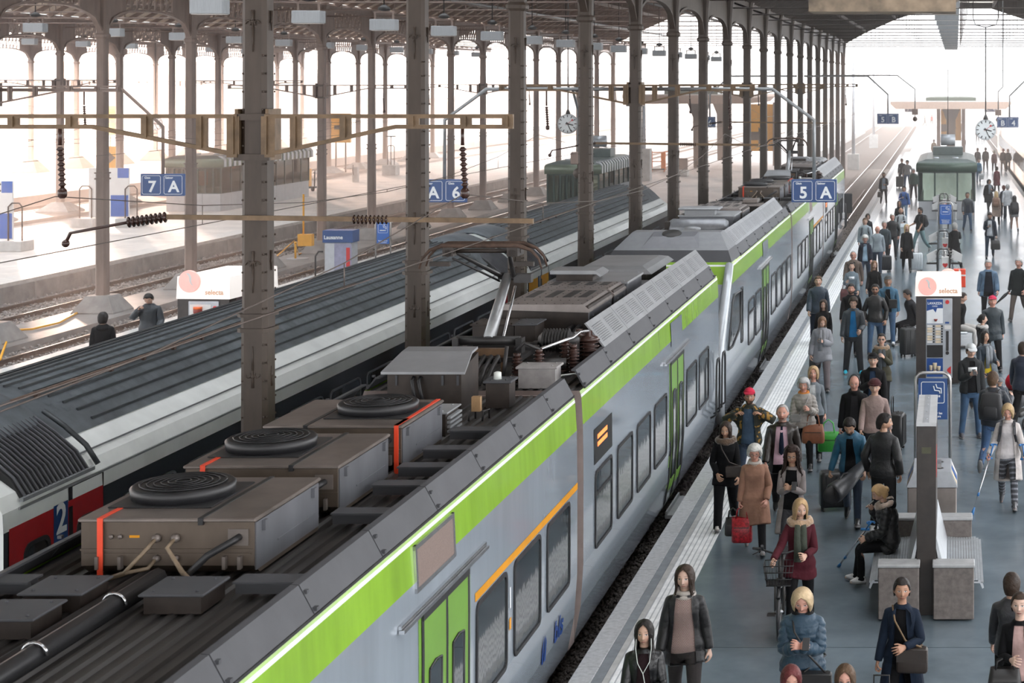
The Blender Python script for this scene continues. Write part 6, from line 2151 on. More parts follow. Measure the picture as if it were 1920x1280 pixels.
# ================================================================== the crowd
BK, NV, DG, GR, LG = (.0045, .0045, .0055), (.009, .015, .032), (.022, .022, .025), (.13, .135, .14), (.30, .33, .35)
WHT, BRN, OLV, RED = (.62, .62, .60), (.085, .055, .035), (.055, .052, .035), (.30, .02, .03)
JN, DJ, TE, BG = (.035, .075, .14), (.02, .032, .055), (.16, .25, .26), (.36, .24, .17)
hB, hD, hM, hL, hG, hW, hR = (.010, .007, .006), (.028, .016, .010), (.075, .042, .022), (.38, .25, .13), (.30, .29, .28), (.52, .51, .48), (.10, .02, .02)
def pp(px, py, h):
	y = FOC * (EYE - h) / (py - VPY)
	return ((px - VPX) * y / FOC, y)
WL = dict(legL=(22, 2), kneeL=5, legR=(-16, 2), kneeR=22, ankR=10, armL=(-12, 8, 0), elbL=(12, 8), armR=(16, 8, 0), elbR=(20, 12))
WR = dict(legR=(22, 2), kneeR=5, legL=(-16, 2), kneeL=22, ankL=10, armR=(-12, 8, 0), elbR=(12, 8), armL=(16, 8, 0), elbL=(20, 12))
ST = dict(legL=(2, 4), legR=(-2, 4))
PH = dict(armL=(22, 4, 0), elbL=(98, 38), armR=(22, 4, 0), elbR=(98, 38), head=(24, 0, 0), curlL=.7, curlR=.7)
PK = dict(armL=(-14, 20, 0), elbL=(42, 30), armR=(-14, 20, 0), elbR=(42, 30))
DL = dict(armL=(4, 8, 0), elbL=(6, 0), curlL=.9)
DR = dict(armR=(4, 8, 0), elbR=(6, 0), curlR=.9)
EAR = dict(armR=(35, 30, 0), elbR=(138, 20), head=(18, 0, -10), curlR=.8)
PULLL = dict(armL=(-30, 14, 0), elbL=(10, 0), curlL=.95)
PULLR = dict(armR=(-30, 14, 0), elbR=(10, 0), curlR=.95)
def P(px, py, h, face, sx, label, pose, **k):
	return person(label, pp(px, py, h), face, sx, h, pose=pose, **k)
def jk(c, tpl='top', m='cloth', o=0.0, pf=0): return ('jacket' if 'coat' not in tpl else 'coat', tpl, m, c, o, pf)
def sh(c, m='cloth', nm='shirt', tpl='top'): return (nm, tpl, m, c, -.008)
def sw(c, m='knit'): return ('sweater', 'top', m, c, .0)
J = lambda c=JN, f=0.0: ('denim', c, f)
T_ = lambda c=BK, f=0.0: ('cloth', c, f)
SN = lambda c=(.55, .55, .55): ('shoe', c)
BT = lambda c=BK: ('boot', c)
# ---- foreground
a1 = P(1284, 1058, 1.72, 2, 'f', 'woman in open black coat over a zigzag striped top with pale scarf', WL | dict(armL=(-4, 12, 0), armR=(6, 12, 0), head=(4, -6, 0)), skin_='pale', hair=('longer', hD),
	   top=(('shirt', 'top', 'chevron', (.15, .075, .07), .0), jk(BK, 'parka_wide', 'nylon', .012)), leg=T_((.04, .035, .035)), acc=(('snood', (.42, .38, .35)),), build=1.06)
a2 = P(1208, 1161, 1.62, 6, 'f', 'woman with straight black hair and white earphones in a black jacket', WL | dict(armL=(10, 8, 0), elbL=(75, 30), head=(4, -4, 0)), skin_='fair', hair=('longer', hB),
	   top=(sh((.016, .006, .008), 'knit', 'sweater'), jk(BK, 'top_open', 'leather', .012)), leg=T_())
a3 = P(1505, 1103, 1.68, 0, 'f', 'older blonde woman in a blue quilted jacket looking at her phone', ST | PH, skin_='rosy', hair=('bob', (.48, .36, .22)),
	   top=(jk((.022, .052, .085), 'top', 'nylon', .022, 1),), leg=T_(), acc=(('snood', BK),), build=1.10)
a4 = P(1691, 1081, 1.68, -4, 'f', 'woman with hair tied back in a long dark navy coat, pulling a suitcase', WR | dict(armR=(4, 12, 0), elbR=(8, 0), curlR=.9, armL=(18, 14, 0), elbL=(80, 45), head=(4, 8, 0)), skin_='tan', hair=('tied', hB),
	   top=(sh(BK), jk((.010, .017, .032), 'coat_open', 'cloth', .004)), leg=T_(), acc=(('lapels', (.010, .017, .032)),))
P(1483, 1248, 1.64, 0, 'f', 'head with dark red hair at the bottom edge, left of the other one', ST | dict(head=(20, 10, 0)), skin_='rosy', hair=('long', hR), top=(jk(DG),), leg=T_())
P(1585, 1249, 1.64, 0, 'f', 'head with brown wavy hair and glasses at the bottom edge', ST | dict(head=(12, 0, 0)), skin_='rosy', hair=('long', hM), acc=(('glasses', BK),), top=(jk(BRN),), leg=T_())
a7 = P(1912, 1109, 1.68, -8, 'f', 'woman in dark jacket and pale pink top at the lower right edge', WL | dict(armR=(14, 8, 0), elbR=(88, 30)), skin_='pale', hair=('tied', hD), top=(sh((.45, .30, .28)), jk(BK, 'parka_open')), leg=T_())
P(1897, 1072, 1.66, 176, 'm', 'man in a dark jacket seen from behind at the lower right edge', WR, hair=('short', hD), top=(jk(DG, 'top', 'nylon'),), leg=T_())
# ---- woman with the bicycle, seated woman, bench group
a9 = P(1500, 932, 1.67, 4, 'f', 'woman in a dark red parka with green scarf pushing a bicycle', WR | dict(armR=(34, 22, 0), elbR=(28, 0), curlR=.9, armL=(20, 8, 0), elbL=(70, 30), curlL=.9, head=(14, 14, 0)), skin_='fair', hair=('long', hL),
	   top=(jk((.060, .010, .016), 'parka', 'cloth', .006),), leg=T_(), shoes=BT(), acc=(('fur', (.40, .27, .17)), ('scarf', (.055, .065, .05))))
sit = dict(legL=(84, 6), kneeL=80, legR=(76, 6), kneeR=64, spine=(14, 0, 0))
a10 = person('seated blonde woman in a black quilted jacket with fur hood, phone at her ear', (-.86, 23.35), -84, 'f', 1.68, hair=('tied', (.45, .29, .14)), skin_='fair',
	   top=(jk(BK, 'parka', 'nylon', .020, 1),), leg=T_(), shoes=SN((.6, .6, .6)), acc=(('fur', (.42, .33, .27)), ('hood', BK)), pose=sit | dict(armR=(30, 30, 0), elbR=(140, 10), head=(14, 10, 10), armL=(24, 10, 0), elbL=(60, 20)), seat=.47)
a11 = P(1657, 778, 1.80, 155, 'm', 'man in a black jacket standing with his back to us, looking right', ST | PK | dict(head=(6, -60, 0)), skin_='olive', hair=('short', hB), top=(jk(BK, 'top', 'nylon', .012),), leg=T_((.012, .012, .013)), shoes=SN(), build=1.03)
a12 = P(1597, 770, 1.76, -6, 'm', 'man in a teal and black jacket bending over a big suitcase and instrument case', WL | dict(spine=(22, 0, 0), armR=(14, 16, 0), elbR=(14, 0), curlR=.9, armL=(22, 12, 0), elbL=(40, 10), head=(16, 0, 0)), skin_='olive', hair=('short', hB),
	   top=(sh(BK), jk((.012, .085, .15), 'top_open', 'nylon', .004)), leg=J(DJ), shoes=BT(), acc=(('beard', (.05, .032, .024)),))
# ---- centre group walking towards us
a13 = P(1415, 832, 1.58, 4, 'f', 'white haired old woman with glasses in a camel coat carrying bags', WL | DR | dict(armL=(2, 14, 0), elbL=(40, 30), head=(14, 0, 0)), skin_='rosy', hair=('granny', hW), top=(('coat', 'coat', 'cloth', (.30, .165, .115), .012),), leg=T_((.014, .014, .016)), shoes=SN((.25, .25, .25)), acc=(('glasses', BK), ('snood', (.5, .46, .42))), build=1.06)
a14 = P(1485, 837, 1.68, 0, 'f', 'woman with long dark curls and glasses in a long grey coat, reading her phone', WR | PH | dict(head=(4, 0, 0)), skin_='olive', hair=('curly', (.022, .010, .007)), top=(sh(BK), jk((.25, .22, .215), 'coat_wide', 'cloth', .006)), leg=T_((.05, .05, .055)), acc=(('glasses', BK),))
a15 = P(1361, 788, 1.66, 6, 'f', 'woman with dark curly hair in a black short coat with black trousers', WR | dict(armR=(2, 14, 0), elbR=(55, 35), head=(16, -8, 0)), skin_='olive', hair=('long', (.022, .012, .008)), top=(jk(BK, 'parka', 'cloth', .008),), leg=T_(BK, .012), shoes=SN((.45, .43, .40)), acc=(('fur', (.11, .07, .045)),))
a16 = P(1467, 757, 1.78, 0, 'm', 'grey haired man in a dark overcoat with pink shirt and navy tie', WL, skin_='rosy', hair=('thin', hG), top=(sh((.60, .40, .47)), jk((.020, .014, .011), 'parka_wide', 'leather', .010)), leg=T_(), acc=(('tie', NV), ('beard', (.30, .20, .16))), build=1.06)
a17 = P(1405, 727, 1.76, 0, 'm', 'man in a red cap and camouflage jacket with his elbows raised', WR | dict(armL=(10, 58, 0), elbL=(150, 10), armR=(10, 58, 0), elbR=(150, 10), head=(4, 6, 0)), skin_='tan', hair=('cap', (.50, .025, .06), 'short', hB), top=(sh((.045, .08, .13), 'denim'), jk((.018, .020, .014), 'top_wide', 'camo', .016)), leg=J(DJ), acc=(('beard', (.05, .032, .024)),))
a18 = P(1507, 708, 1.62, 2, 'f', 'old woman with grey headband in a pale quilted jacket and orange scarf', WL | dict(armL=(14, 12, 0), elbL=(105, 20), head=(8, -6, 0)), skin_='rosy', hair=('granny', (.40, .40, .40)), top=(jk((.30, .275, .25), 'top', 'nylon', .022, 1),), leg=T_(BK), shoes=BT(), acc=(('snood', (.55, .20, .04)),), build=1.05)
P(1525, 686, 1.70, 0, 'f', 'older blonde woman in a grey tweed jacket behind the old woman', WL, skin_='rosy', hair=('bob', (.36, .24, .13)), top=(sh((.55, .56, .58)), jk((.16, .18, .20), 'top_open')), leg=T_(), shoes=BT())
a20 = P(1602, 702, 1.76, 4, 'm', 'bald man with headphones in a long black coat', WR | DR | dict(head=(14, -4, 0)), skin_='rosy', hair=None, top=(sh(DG), jk(BK, 'parka_open', 'cloth', .008)), leg=T_(), shoes=BT(), acc=(('headset', BK), ('snood', BK)))
a21 = P(1640, 710, 1.74, 0, 'm', 'man in a beige knitted jumper and maroon beanie', WL | dict(armL=(-16, 10, 0), head=(8, 0, 0)), skin_='fair', hair=('beanie', (.055, .016, .018)), top=(sw((.30, .22, .20)),), leg=T_((.03, .03, .035)), build=1.03)
a22 = P(1637, 661, 1.76, 0, 'm', 'man in a black baseball cap and black jacket with a hand at his chest', WR | dict(armR=(18, 10, 0), elbR=(110, 40), head=(4, 0, 0)), skin_='fair', hair=('cap', BK, 'short', hD), top=(sh((.02, .04, .08)), jk(BK, 'top_open', 'cloth', .012)), leg=J(DJ))
P(1653, 624, 1.68, 0, 'f', 'woman with dark sunglasses and fur hooded olive parka with grey scarf', WL | dict(armL=(20, 10, 0), elbL=(118, 30)), skin_='fair', hair=('tied', hB), top=(jk(OLV, 'parka', 'cloth', .012),), leg=T_(), acc=(('sunglasses', BK), ('fur', (.26, .17, .10)), ('scarf', (.07, .08, .09))))
a24 = P(1600, 558, 1.80, 2, 'm', 'young man in a dark open jacket over a bright blue hoodie with neon trainers', ST | dict(armL=(14, 10, 0), elbL=(60, 20), armR=(4, 10, 0), legL=(6, 5), legR=(-4, 5), head=(16, 0, 0)), skin_='fair', hair=('thick', hD), top=(('hoodie', 'top', 'cloth', (.012, .14, .33), -.004), jk((.025, .032, .040), 'top_open', 'nylon', .014)), leg=T_((.026, .028, .032), .012), shoes=('shoe', (.05, .55, .75)), acc=(('hood', (.012, .16, .36)),))
a25 = P(1541, 591, 1.68, 4, 'f', 'woman in a wide light grey cape looking down at her phone', WL | dict(armL=(20, 10, 0), elbL=(100, 40), armR=(0, 14, 0), head=(26, 10, 0)), skin_='fair', hair=('long', (.16, .085, .045)), top=(('cape', 'parka', 'cloth', (.24, .245, .265), .030),), leg=T_((.14, .12, .125), .014), acc=(('scarf', (.25, .255, .27)),))
a26 = P(1641, 532, 1.80, 0, 'm', 'man in a black leather jacket and sunglasses with blue jeans', WR | PK, skin_='tan', hair=('short', hB), top=(sh((.35, .35, .36)), jk((.012, .011, .011), 'top', 'leather', .010)), leg=J(), acc=(('sunglasses', BK), ('beard', (.05, .032, .024))))
P(1596, 531, 1.80, 0, 'm', 'smiling man in a black jacket behind the youth in the blue hoodie', WL, skin_='rosy', hair=('short', hB), top=(jk(BK, 'top', 'cloth', .010), ), leg=T_(), acc=(('beard', (.05, .032, .024)),))
a28 = P(1665, 517, 1.80, 0, 'm', 'tall man in a blue denim jacket and grey cap', WL, skin_='tan', hair=('cap', (.06, .06, .06), 'short', hG), top=(sh(BK), jk((.045, .12, .19), 'top_open', 'denim', .014)), leg=J(), shoes=SN(), build=1.06)
P(1544, 560, 1.66, 2, 'f', 'woman with long dark hair in a black coat behind the grey cape', WR | dict(head=(14, 0, 0)), skin_='fair', hair=('longer', hD), top=(jk(BK, 'parka'),), leg=T_())
P(1534, 517, 1.80, 4, 'm', 'man in a dark blue hooded jacket walking close to the green train', WL, skin_='fair', hair=('short', hM), top=(jk((.012, .026, .045), 'top', 'nylon', .016),), leg=T_(NV, .01), acc=(('hood', (.012, .026, .045)),), build=1.06)
P(1600, 470, 1.76, 0, 'm', 'bald man with glasses in an open brown coat', WL, skin_='rosy', hair=('thin', hG), top=(sh(BK), jk((.11, .085, .07), 'parka_open', 'cloth', .016)), leg=T_(), acc=(('glasses', BK),), build=1.08)
a32 = P(1597, 491, 1.66, 2, 'f', 'woman in a grey printed sweatshirt with a maroon shoulder bag', WR | dict(armR=(10, 14, 0), elbR=(100, 10)), skin_='fair', hair=('tied', hD), top=(('sweatshirt', 'top', 'knit', (.15, .19, .22), .012),), leg=J(DJ), acc=(('shirt_print', WHT),))
P(1639, 488, 1.68, -6, 'f', 'woman with very long light brown hair in a black top', WL | dict(head=(12, 20, 0)), skin_='fair', hair=('longer', (.17, .09, .045)), top=(jk(BK, 'top'),), leg=T_(DG))
P(1622, 440, 1.70, 4, 'f', 'white haired old woman in a dark navy jacket and light blue blouse', WR | dict(head=(16, 0, 0)), skin_='rosy', hair=('granny', hW), top=(sh((.30, .42, .52)), jk((.016, .018, .03), 'top_open', 'cloth', .012)), leg=J(DJ), build=1.06)
P(1645, 423, 1.76, -4, 'm', 'bald man in a pale grey hoodie with a strap across his chest', WL | dict(head=(8, 30, 0)), skin_='rosy', hair=None, top=(('hoodie', 'top', 'cloth', (.27, .31, .34), .008),), leg=J(DJ), acc=(('hood', (.26, .30, .33)),))
a36 = P(1622, 408, 1.78, 4, 'm', 'man in a light grey hooded sweatshirt wearing a backpack', WR, skin_='fair', hair=('short', hM), top=(('hoodie', 'top', 'cloth', (.30, .35, .38), .014),), leg=J(DJ), acc=(('hood', (.28, .33, .36)),))
P(1627, 400, 1.64, 10, 'f', 'dark haired woman in a dark jacket behind the man with the backpack', WL | dict(head=(14, 0, 0)), skin_='fair', hair=('bob', hD), top=(jk(DG),), leg=J(DJ))
P(1658, 414, 1.76, 0, 'm', 'grey haired man in a dark slate jumper', WR, skin_='rosy', hair=('short', hG), top=(sw((.05, .065, .075)),), leg=T_(DG))
P(1673, 400, 1.76, 4, 'm', 'man with white hair in a black zipped jacket', WL | PK, skin_='rosy', hair=('short', hW), top=(jk(BK, 'top', 'nylon', .010),), leg=T_(DG))
P(1700, 420, 1.72, 2, 'f', 'blonde woman in a long black coat walking with a white suitcase', WL | DL | dict(head=(-2, 10, 0)), skin_='fair', hair=('long', (.52, .38, .20)), top=(sh(DG), jk(BK, 'coat_open', 'cloth', .010)), leg=T_(), shoes=BT())
a41 = P(1725, 388, 1.80, -50, 'm', 'man in a black T-shirt and teal trousers with a backpack', WR | dict(armR=(24, 10, 0), elbR=(50, 20)), skin_='tan', hair=('short', hB), top=(('shirt', 'tee', 'cloth', BK, .006),), leg=('cloth', TE, .01), shoes=SN((.4, .42, .42)), acc=(('beard', (.05, .032, .024)),))
a42 = P(1689, 389, 1.78, 4, 'm', 'bald man in a light T-shirt with backpack straps', WL | dict(armL=(20, 8, 0), elbL=(85, 30)), skin_='tan', hair=None, top=(('shirt', 'tee', 'cloth', (.42, .45, .47), .006),), leg=J((.12, .16, .2)), acc=(('beard', (.06, .04, .03)),))
P(1686, 376, 1.68, 2, 'f', 'woman with long brown hair in a black jacket behind the bald man', WR, skin_='tan', hair=('long', hD), top=(jk(BK),), leg=T_())
a44 = P(1695, 349, 1.76, -4, 'm', 'man in a bright blue jacket holding a phone', WL | dict(armR=(20, 8, 0), elbR=(95, 30), armL=(8, 12, 0)), skin_='tan', hair=('thick', hB), top=(jk((.015, .075, .26), 'top', 'nylon', .010),), leg=J((.16, .22, .28)))
P(1713, 317, 1.76, 0, 'm', 'man in a dark green jacket and white cap', ST, skin_='rosy', hair=('cap', (.45, .47, .46), 'short', hG), top=(jk((.012, .055, .04), 'top', 'nylon', .012),), leg=T_(DG, .01))
P(1701, 301, 1.80, -10, 'm', 'man in a grey jumper and jeans by the glass shelter', ST | PK, skin_='fair', hair=('cap', DG, 'short', hD), top=(sw((.20, .19, .185)),), leg=J(), build=1.1)
P(1691, 298, 1.82, 0, 'm', 'man in sunglasses and dark jacket with a bag by the glass shelter', ST, skin_='tan', hair=('short', hB), top=(jk((.025, .02, .022)),), leg=T_(), acc=(('sunglasses', BK),))
a48 = P(1657, 323, 1.80, 6, 'm', 'man in a dark suit and light blue shirt carrying a briefcase', WL | DR | dict(armL=(16, 8, 0), elbL=(80, 40)), skin_='tan', hair=('short', hB), top=(sh((.34, .40, .48)), jk((.014, .014, .018), 'parka_wide', 'cloth', .004)), leg=T_((.014, .014, .018)), acc=(('beard', (.05, .032, .024)),))
# ---- right half
a49 = P(1820, 646, 1.80, 14, 'm', 'young man in a white cap with hoodie and jeans looking at his phone', ST | dict(armR=(16, 6, 0), elbR=(105, 30), armL=(0, 8, 0), elbL=(20, 10), head=(18, 0, 0)), skin_='fair', hair=('cap', (.50, .52, .53), 'short', hD), top=(sh(BK), ('hoodie', 'top_open', 'cloth', (.026, .028, .030), .014)), leg=J(), shoes=SN((.10, .10, .11)), acc=(('shirt_print', WHT), ('hood', (.16, .17, .18))))
a50 = P(1862, 695, 1.80, 170, 'm', 'man seen from behind with a large black backpack carrying a child', WR | dict(legL=(-24, 2), kneeL=34, armR=(40, 14, 0), elbR=(70, 0), head=(0, -10, 0)), skin_='fair', hair=('short', hM), top=(jk((.016, .020, .028), 'top', 'nylon', .012),), leg=J((.028, .065, .14)), shoes=SN((.03, .03, .03)))
a51 = P(1890, 754, 1.70, -6, 'f', 'woman in a cream cardigan with patterned leggings walking on crutches', WL | dict(armR=(6, 16, 0), elbR=(35, -10), curlR=.9, armL=(6, 16, 0), elbL=(35, -10), curlL=.9, head=(24, 0, 0)), skin_='rosy', hair=('bob', (.36, .25, .13)), top=(sh((.55, .52, .52)), ('cardigan', 'coat_wide', 'knit', (.52, .48, .46), .010)), leg=('band', (.05, .052, .06), .0), shoes=BT((.07, .07, .075)))
P(1847, 620, 1.66, 30, 'f', 'black haired woman in a yellow top with grey scarf and dark jacket', WL | dict(armL=(20, 10, 0), elbL=(70, 20)), skin_='olive', hair=('long', hB), top=(sh((.50, .36, .02)), jk((.012, .026, .042), 'top_open', 'nylon', .014)), leg=J(DJ), acc=(('scarf', (.20, .22, .24)),))
P(1861, 554, 1.78, 6, 'm', 'man in a pink red cap and dark zipped jacket', WL, skin_='rosy', hair=('cap', (.42, .03, .07), 'short', hG), top=(jk((.016, .026, .034), 'parka', 'nylon', .014),), leg=T_(), build=1.06)
P(1843, 588, 1.60, 90, 'f', 'woman turned away in a black parka with pale fur hood', WL, hair=('tied', hB), top=(jk(BK, 'parka', 'nylon', .016),), leg=T_(), acc=(('fur', (.42, .40, .38)), ('hood', BK)))
P(1853, 487, 1.76, 2, 'm', 'stout man in an open denim jacket and dark shirt', WR, skin_='rosy', hair=('short', hG), top=(sh((.010, .012, .02)), jk((.085, .14, .21), 'parka_wide', 'denim', .012)), leg=T_(), build=1.12)
a56 = P(1910, 484, 1.80, -20, 'm', 'man in a dark coat at the right edge holding a folded umbrella', WR | DR, skin_='rosy', hair=('short', hG), top=(jk((.012, .016, .017), 'parka'),), leg=T_((.10, .08, .07)), build=1.08)
P(1918, 640, 1.78, 170, 'm', 'person in a navy jacket cut by the right edge', WR, hair=('short', hD), top=(jk(NV, 'top', 'nylon', .012),), leg=T_())
P(1814, 360, 1.82, 6, 'm', 'man in a dark jacket with grey hood and jeans before the glass shelter', WL | dict(armL=(0, 10, 0)), skin_='tan', hair=('short', hB), top=(sh(NV), jk((.022, .03, .04), 'top_open', 'nylon', .014)), leg=J((.03, .065, .12)), acc=(('hood', (.25, .26, .27)),))
a59 = P(1856, 397, 1.80, 0, 'm', 'bearded man in a navy suit reading his phone', WR | dict(armR=(20, 6, 0), elbR=(100, 30), head=(22, 0, 0)) | DL, skin_='tan', hair=('short', hD), top=(sh((.50, .52, .55)), jk((.014, .020, .034), 'top_wide', 'cloth', .006)), leg=T_((.016, .03, .05)), acc=(('beard', (.06, .04, .03)),))
a60 = P(1902, 366, 1.68, 184, 'f', 'woman seen from behind in a black jacket and skirt with a black backpack', WL, hair=('long', hB), top=(jk(DG, 'top'),), leg=('skirt', (.30, .29, .29), 0), shoes=SN())
a61 = P(1868, 358, 1.68, 176, 'f', 'blonde woman seen from behind in a beige coat with a brown backpack', WR, hair=('long', (.50, .36, .19)), top=(jk((.34, .25, .20), 'coat'),), leg=T_(DG))
P(1889, 345, 1.80, 182, 'm', 'man seen from behind in a white jacket', WL, hair=('short', hG), top=(jk((.60, .61, .63), 'parka'),), leg=J(DJ))
P(1882, 347, 1.66, 182, 'f', 'small person in dark blue beside the man in the white jacket', WR, hair=('short', (.10, .03, .02)), top=(jk(NV),), leg=T_())
P(1854, 336, 1.68, 20, 'f', 'woman wrapped in a grey shawl with a black coat blown sideways', WR | dict(armL=(16, 10, 0), elbL=(100, 30), head=(10, 0, 0)), skin_='tan', hair=('bob', hB), top=(jk(BK, 'coat', 'cloth', .02), ), leg=T_(), acc=(('scarf', (.22, .25, .29)),), build=1.15)
P(1869, 312, 1.64, 180, 'f', 'woman in a long crimson coat seen from behind', WL, hair=('bob', hD), top=(jk((.19, .02, .035), 'coat'),), leg=T_())
a66 = P(1835, 297, 1.70, 4, 'f', 'woman in a blue and white sports jacket with jeans', WR, skin_='tan', hair=('tied', hD), top=(jk((.02, .17, .30), 'top', 'nylon'),), leg=J((.04, .09, .16)), acc=(('collar', (.5, .52, .54), 'nylon'),))
P(1881, 278, 1.80, 180, 'm', 'man in a brown jacket and beige trousers walking away', WL, hair=('short', (.20, .06, .03)), top=(jk((.06, .04, .03)),), leg=T_((.30, .22, .16)))
P(1890, 279, 1.76, 180, 'm', 'person in dark brown at the edge of the far platform', WR, hair=('short', (.16, .06, .03)), top=(jk((.04, .03, .025)),), leg=T_())
P(1864, 281, 1.72, 180, 'f', 'person in a dark red jacket walking away', WR, hair=('short', (.30, .26, .2)), top=(jk((.10, .015, .02), 'parka'),), leg=T_())
P(1848, 276, 1.84, 180, 'm', 'tall man in a long black coat walking away', WL, hair=('short', hB), top=(jk(BK, 'parka'),), leg=T_())
P(1833, 277, 1.78, 180, 'm', 'man in a black jacket walking away beside the shelter', WR, hair=('short', hM), top=(jk(DG),), leg=T_())
P(1833, 238, 1.78, 180, 'm', 'far dark figure behind the clock, on its left', WL, hair=('short', hD), top=(jk(DG),), leg=T_())
P(1843, 238, 1.74, 180, 'm', 'far dark figure behind the clock, on its right', WR, hair=('short', hD), top=(jk(BK),), leg=T_())
P(1803, 231, 1.76, 180, 'm', 'figure in dark clothes by the canopy pillar with a trolley case', WL, hair=('short', hM), top=(jk(DG),), leg=T_())
P(1751, 261, 1.76, 180, 'm', 'person in a brown coat just beyond the shelter roof', WL, hair=('short', hD), top=(jk((.12, .09, .06), 'parka'),), leg=T_())
P(1747, 215, 1.76, 180, 'f', 'far figure in a red jacket near the platform end', ST, hair=('short', hD), top=(jk((.42, .04, .04)),), leg=T_())
P(1734, 216, 1.78, 90, 'm', 'far grey figure near the platform end', WL, hair=('short', hG), top=(jk((.16, .17, .18)),), leg=T_(DG))
# ---- people sitting behind the drinks machine and by the racks
sit2 = dict(legL=(84, 4), kneeL=76, legR=(78, 6), kneeR=60)
person('man in dark clothes sitting behind the drinks machine, left side', (-1.05, 45.0), -60, 'm', 1.78, hair=('short', hB), skin_='tan', top=(jk(DG),), leg=T_(), pose=sit2 | dict(spine=(18, 0, 0)), seat=.46)
person('person in pale trousers sitting behind the drinks machine, right side', (.20, 44.2), 75, 'm', 1.76, hair=('short', hD), skin_='fair', top=(jk(BK),), leg=T_((.42, .40, .38)), shoes=SN(), pose=sit2 | dict(kneeL=50, kneeR=66, spine=(10, 0, 0)), seat=.46)
P(1790, 417, 1.76, 200, 'm', 'person in a black coat behind the newspaper racks', WL | dict(armR=(40, 20, 0), elbR=(100, 0)), hair=('short', hG), top=(jk(BK, 'coat'),), leg=T_())
# ---- child carried by the man with the backpack
_c = a50.at('chest', (.05, -.30, .12))
a82 = person('small child in a dark jacket carried on a man\'s arm', (_c.x + .12, _c.y), 185, 'm', .95, hair=('beanie', (.16, .17, .18)), skin_='fair', top=(jk((.02, .03, .045), 'top', 'nylon', .02),), leg=T_(), pose=dict(legL=(70, 20), kneeL=70, legR=(70, 20), kneeR=70, armL=(40, 20, 0), elbL=(60, 0), head=(0, 40, 0)), z0=.92, build=1.12, seat=.18)
# ---- two people on the island platform on the left
person('man in a black jacket with a hand to his face beyond the white train', pp(280, 550, 1.78), 10, 'm', 1.78, hair=('short', hB), skin_='fair', top=(jk((.018, .024, .032), 'top', 'nylon', .018),), leg=T_(), pose=ST | EAR | dict(armL=(10, 16, 0), elbL=(40, 20), head=(30, 0, 0)), hi=True, build=1.1)
person('person in a black hooded coat seen from behind beyond the white train', pp(193, 588, 1.72), 200, 'm', 1.72, hair=('thick', hB), top=(jk(BK, 'parka', 'cloth', .016),), leg=T_(), pose=ST, acc=(('hood', BK),), hi=True)

# ================================================================== things carried
def phone(r, k, label, o=(0, 0, 0)):
	s = 1 if k == 'L' else -1
	p = r.at('hand' + k, (s * .055, -.012, -.10))
	t = thing('mobile_phone', label, 'phone', tuple(p), math.radians(r.face))
	T = Matrix.Rotation(math.radians(-50), 4, 'X')
	q = MB(); q.box(-.036, -.005, -.072, .036, .005, .072, T=T, ch=.003); part('case', q, M_black, t)
	q = MB(); q.box(-.032, .0048, -.066, .032, .0058, .066, T=T); part('screen', q, M_paned, t)
def suitcase(x, y, label, col, h=.66, w=.42, d=.26, rz=0.0, ext=.40, rough=.35, ribs=5, hm=None):
	t = thing('suitcase', label, 'suitcase', (x, y, 0), math.radians(rz))
	m = mat('suitcase_' + '_'.join(str(int(c * 1000)) for c in col), col, rough=rough, var=.1, spec=.5)
	q = MB(); R = [[(a, b, z) for a, b in rrect(-w / 2 + i, -d / 2 + i, w / 2 - i, d / 2 - i, .06, 3)] for z, i in ((.06, .03), (.09, .0), (h - .04, .0), (h, .03))]
	q.loft(R, 0, True); part('shell', q, m, t)
	q = MB()
	for k in range(ribs):
		xx = -w / 2 + w * (k + .5) / ribs
		q.box(xx - .012, -d / 2 - .006, .10, xx + .012, -d / 2 + .01, h - .05)
	o = part('ribs', q, m, t); o['kind'] = 'stuff'
	for sx_ in (-1, 1):
		for sy_ in (-1, 1):
			q = MB(); q.lathe([(.01, -.015), (.032, -.015), (.032, .015), (.01, .015)], (sx_ * (w / 2 - .05), sy_ * (d / 2 - .05), .032), 10, axis='x'); part('wheel', q, M_rubber, t)
	q = MB(); q.tube([(-.08, d / 2 - .03, h - .02), (-.08, d / 2 - .03, h + ext), (.08, d / 2 - .03, h + ext), (.08, d / 2 - .03, h - .02)], .010, 6); part('pull_handle', q, hm or M_dark, t)
	q = MB(); q.tube([(-.07, 0, h - .01), (-.06, 0, h + .03), (.06, 0, h + .03), (.07, 0, h - .01)], .010, 6); part('carry_handle', q, M_rubber, t)
	return t
def tote(p, label, m, w=.34, h=.28, d=.14, rz=0.0, drop=.22, name='handbag', cat='bag', taper=.85):
	"""bag hanging from a hand or shoulder at p"""
	t = thing(name, label, cat, (p[0], p[1], p[2] - drop - h), math.radians(rz))
	q = MB()
	q.loft([[(a * k, b * k2, z) for a, b in rrect(-w / 2, -d / 2, w / 2, d / 2, .05, 3)] for z, k, k2 in ((0, .92, .9), (.02, 1, 1), (h * .5, 1, 1.05), (h, taper, .6))], 0, True)
	part('pouch', q, m, t)
	for s in (-1, 1):
		q = MB(); q.tube([(-w * .28, s * d * .28, h - .01), (-w * .22, s * d * .2, h + drop * .7), (0, 0, h + drop), (w * .22, s * d * .2, h + drop * .7), (w * .28, s * d * .28, h - .01)], .010, 6); part('handle', q, m, t)
	q = MB(); q.box(-w * .36, -d * .5 - .004, h * .60, w * .36, -d * .3, h * .63); part('seam', q, M_dark, t)
	return t
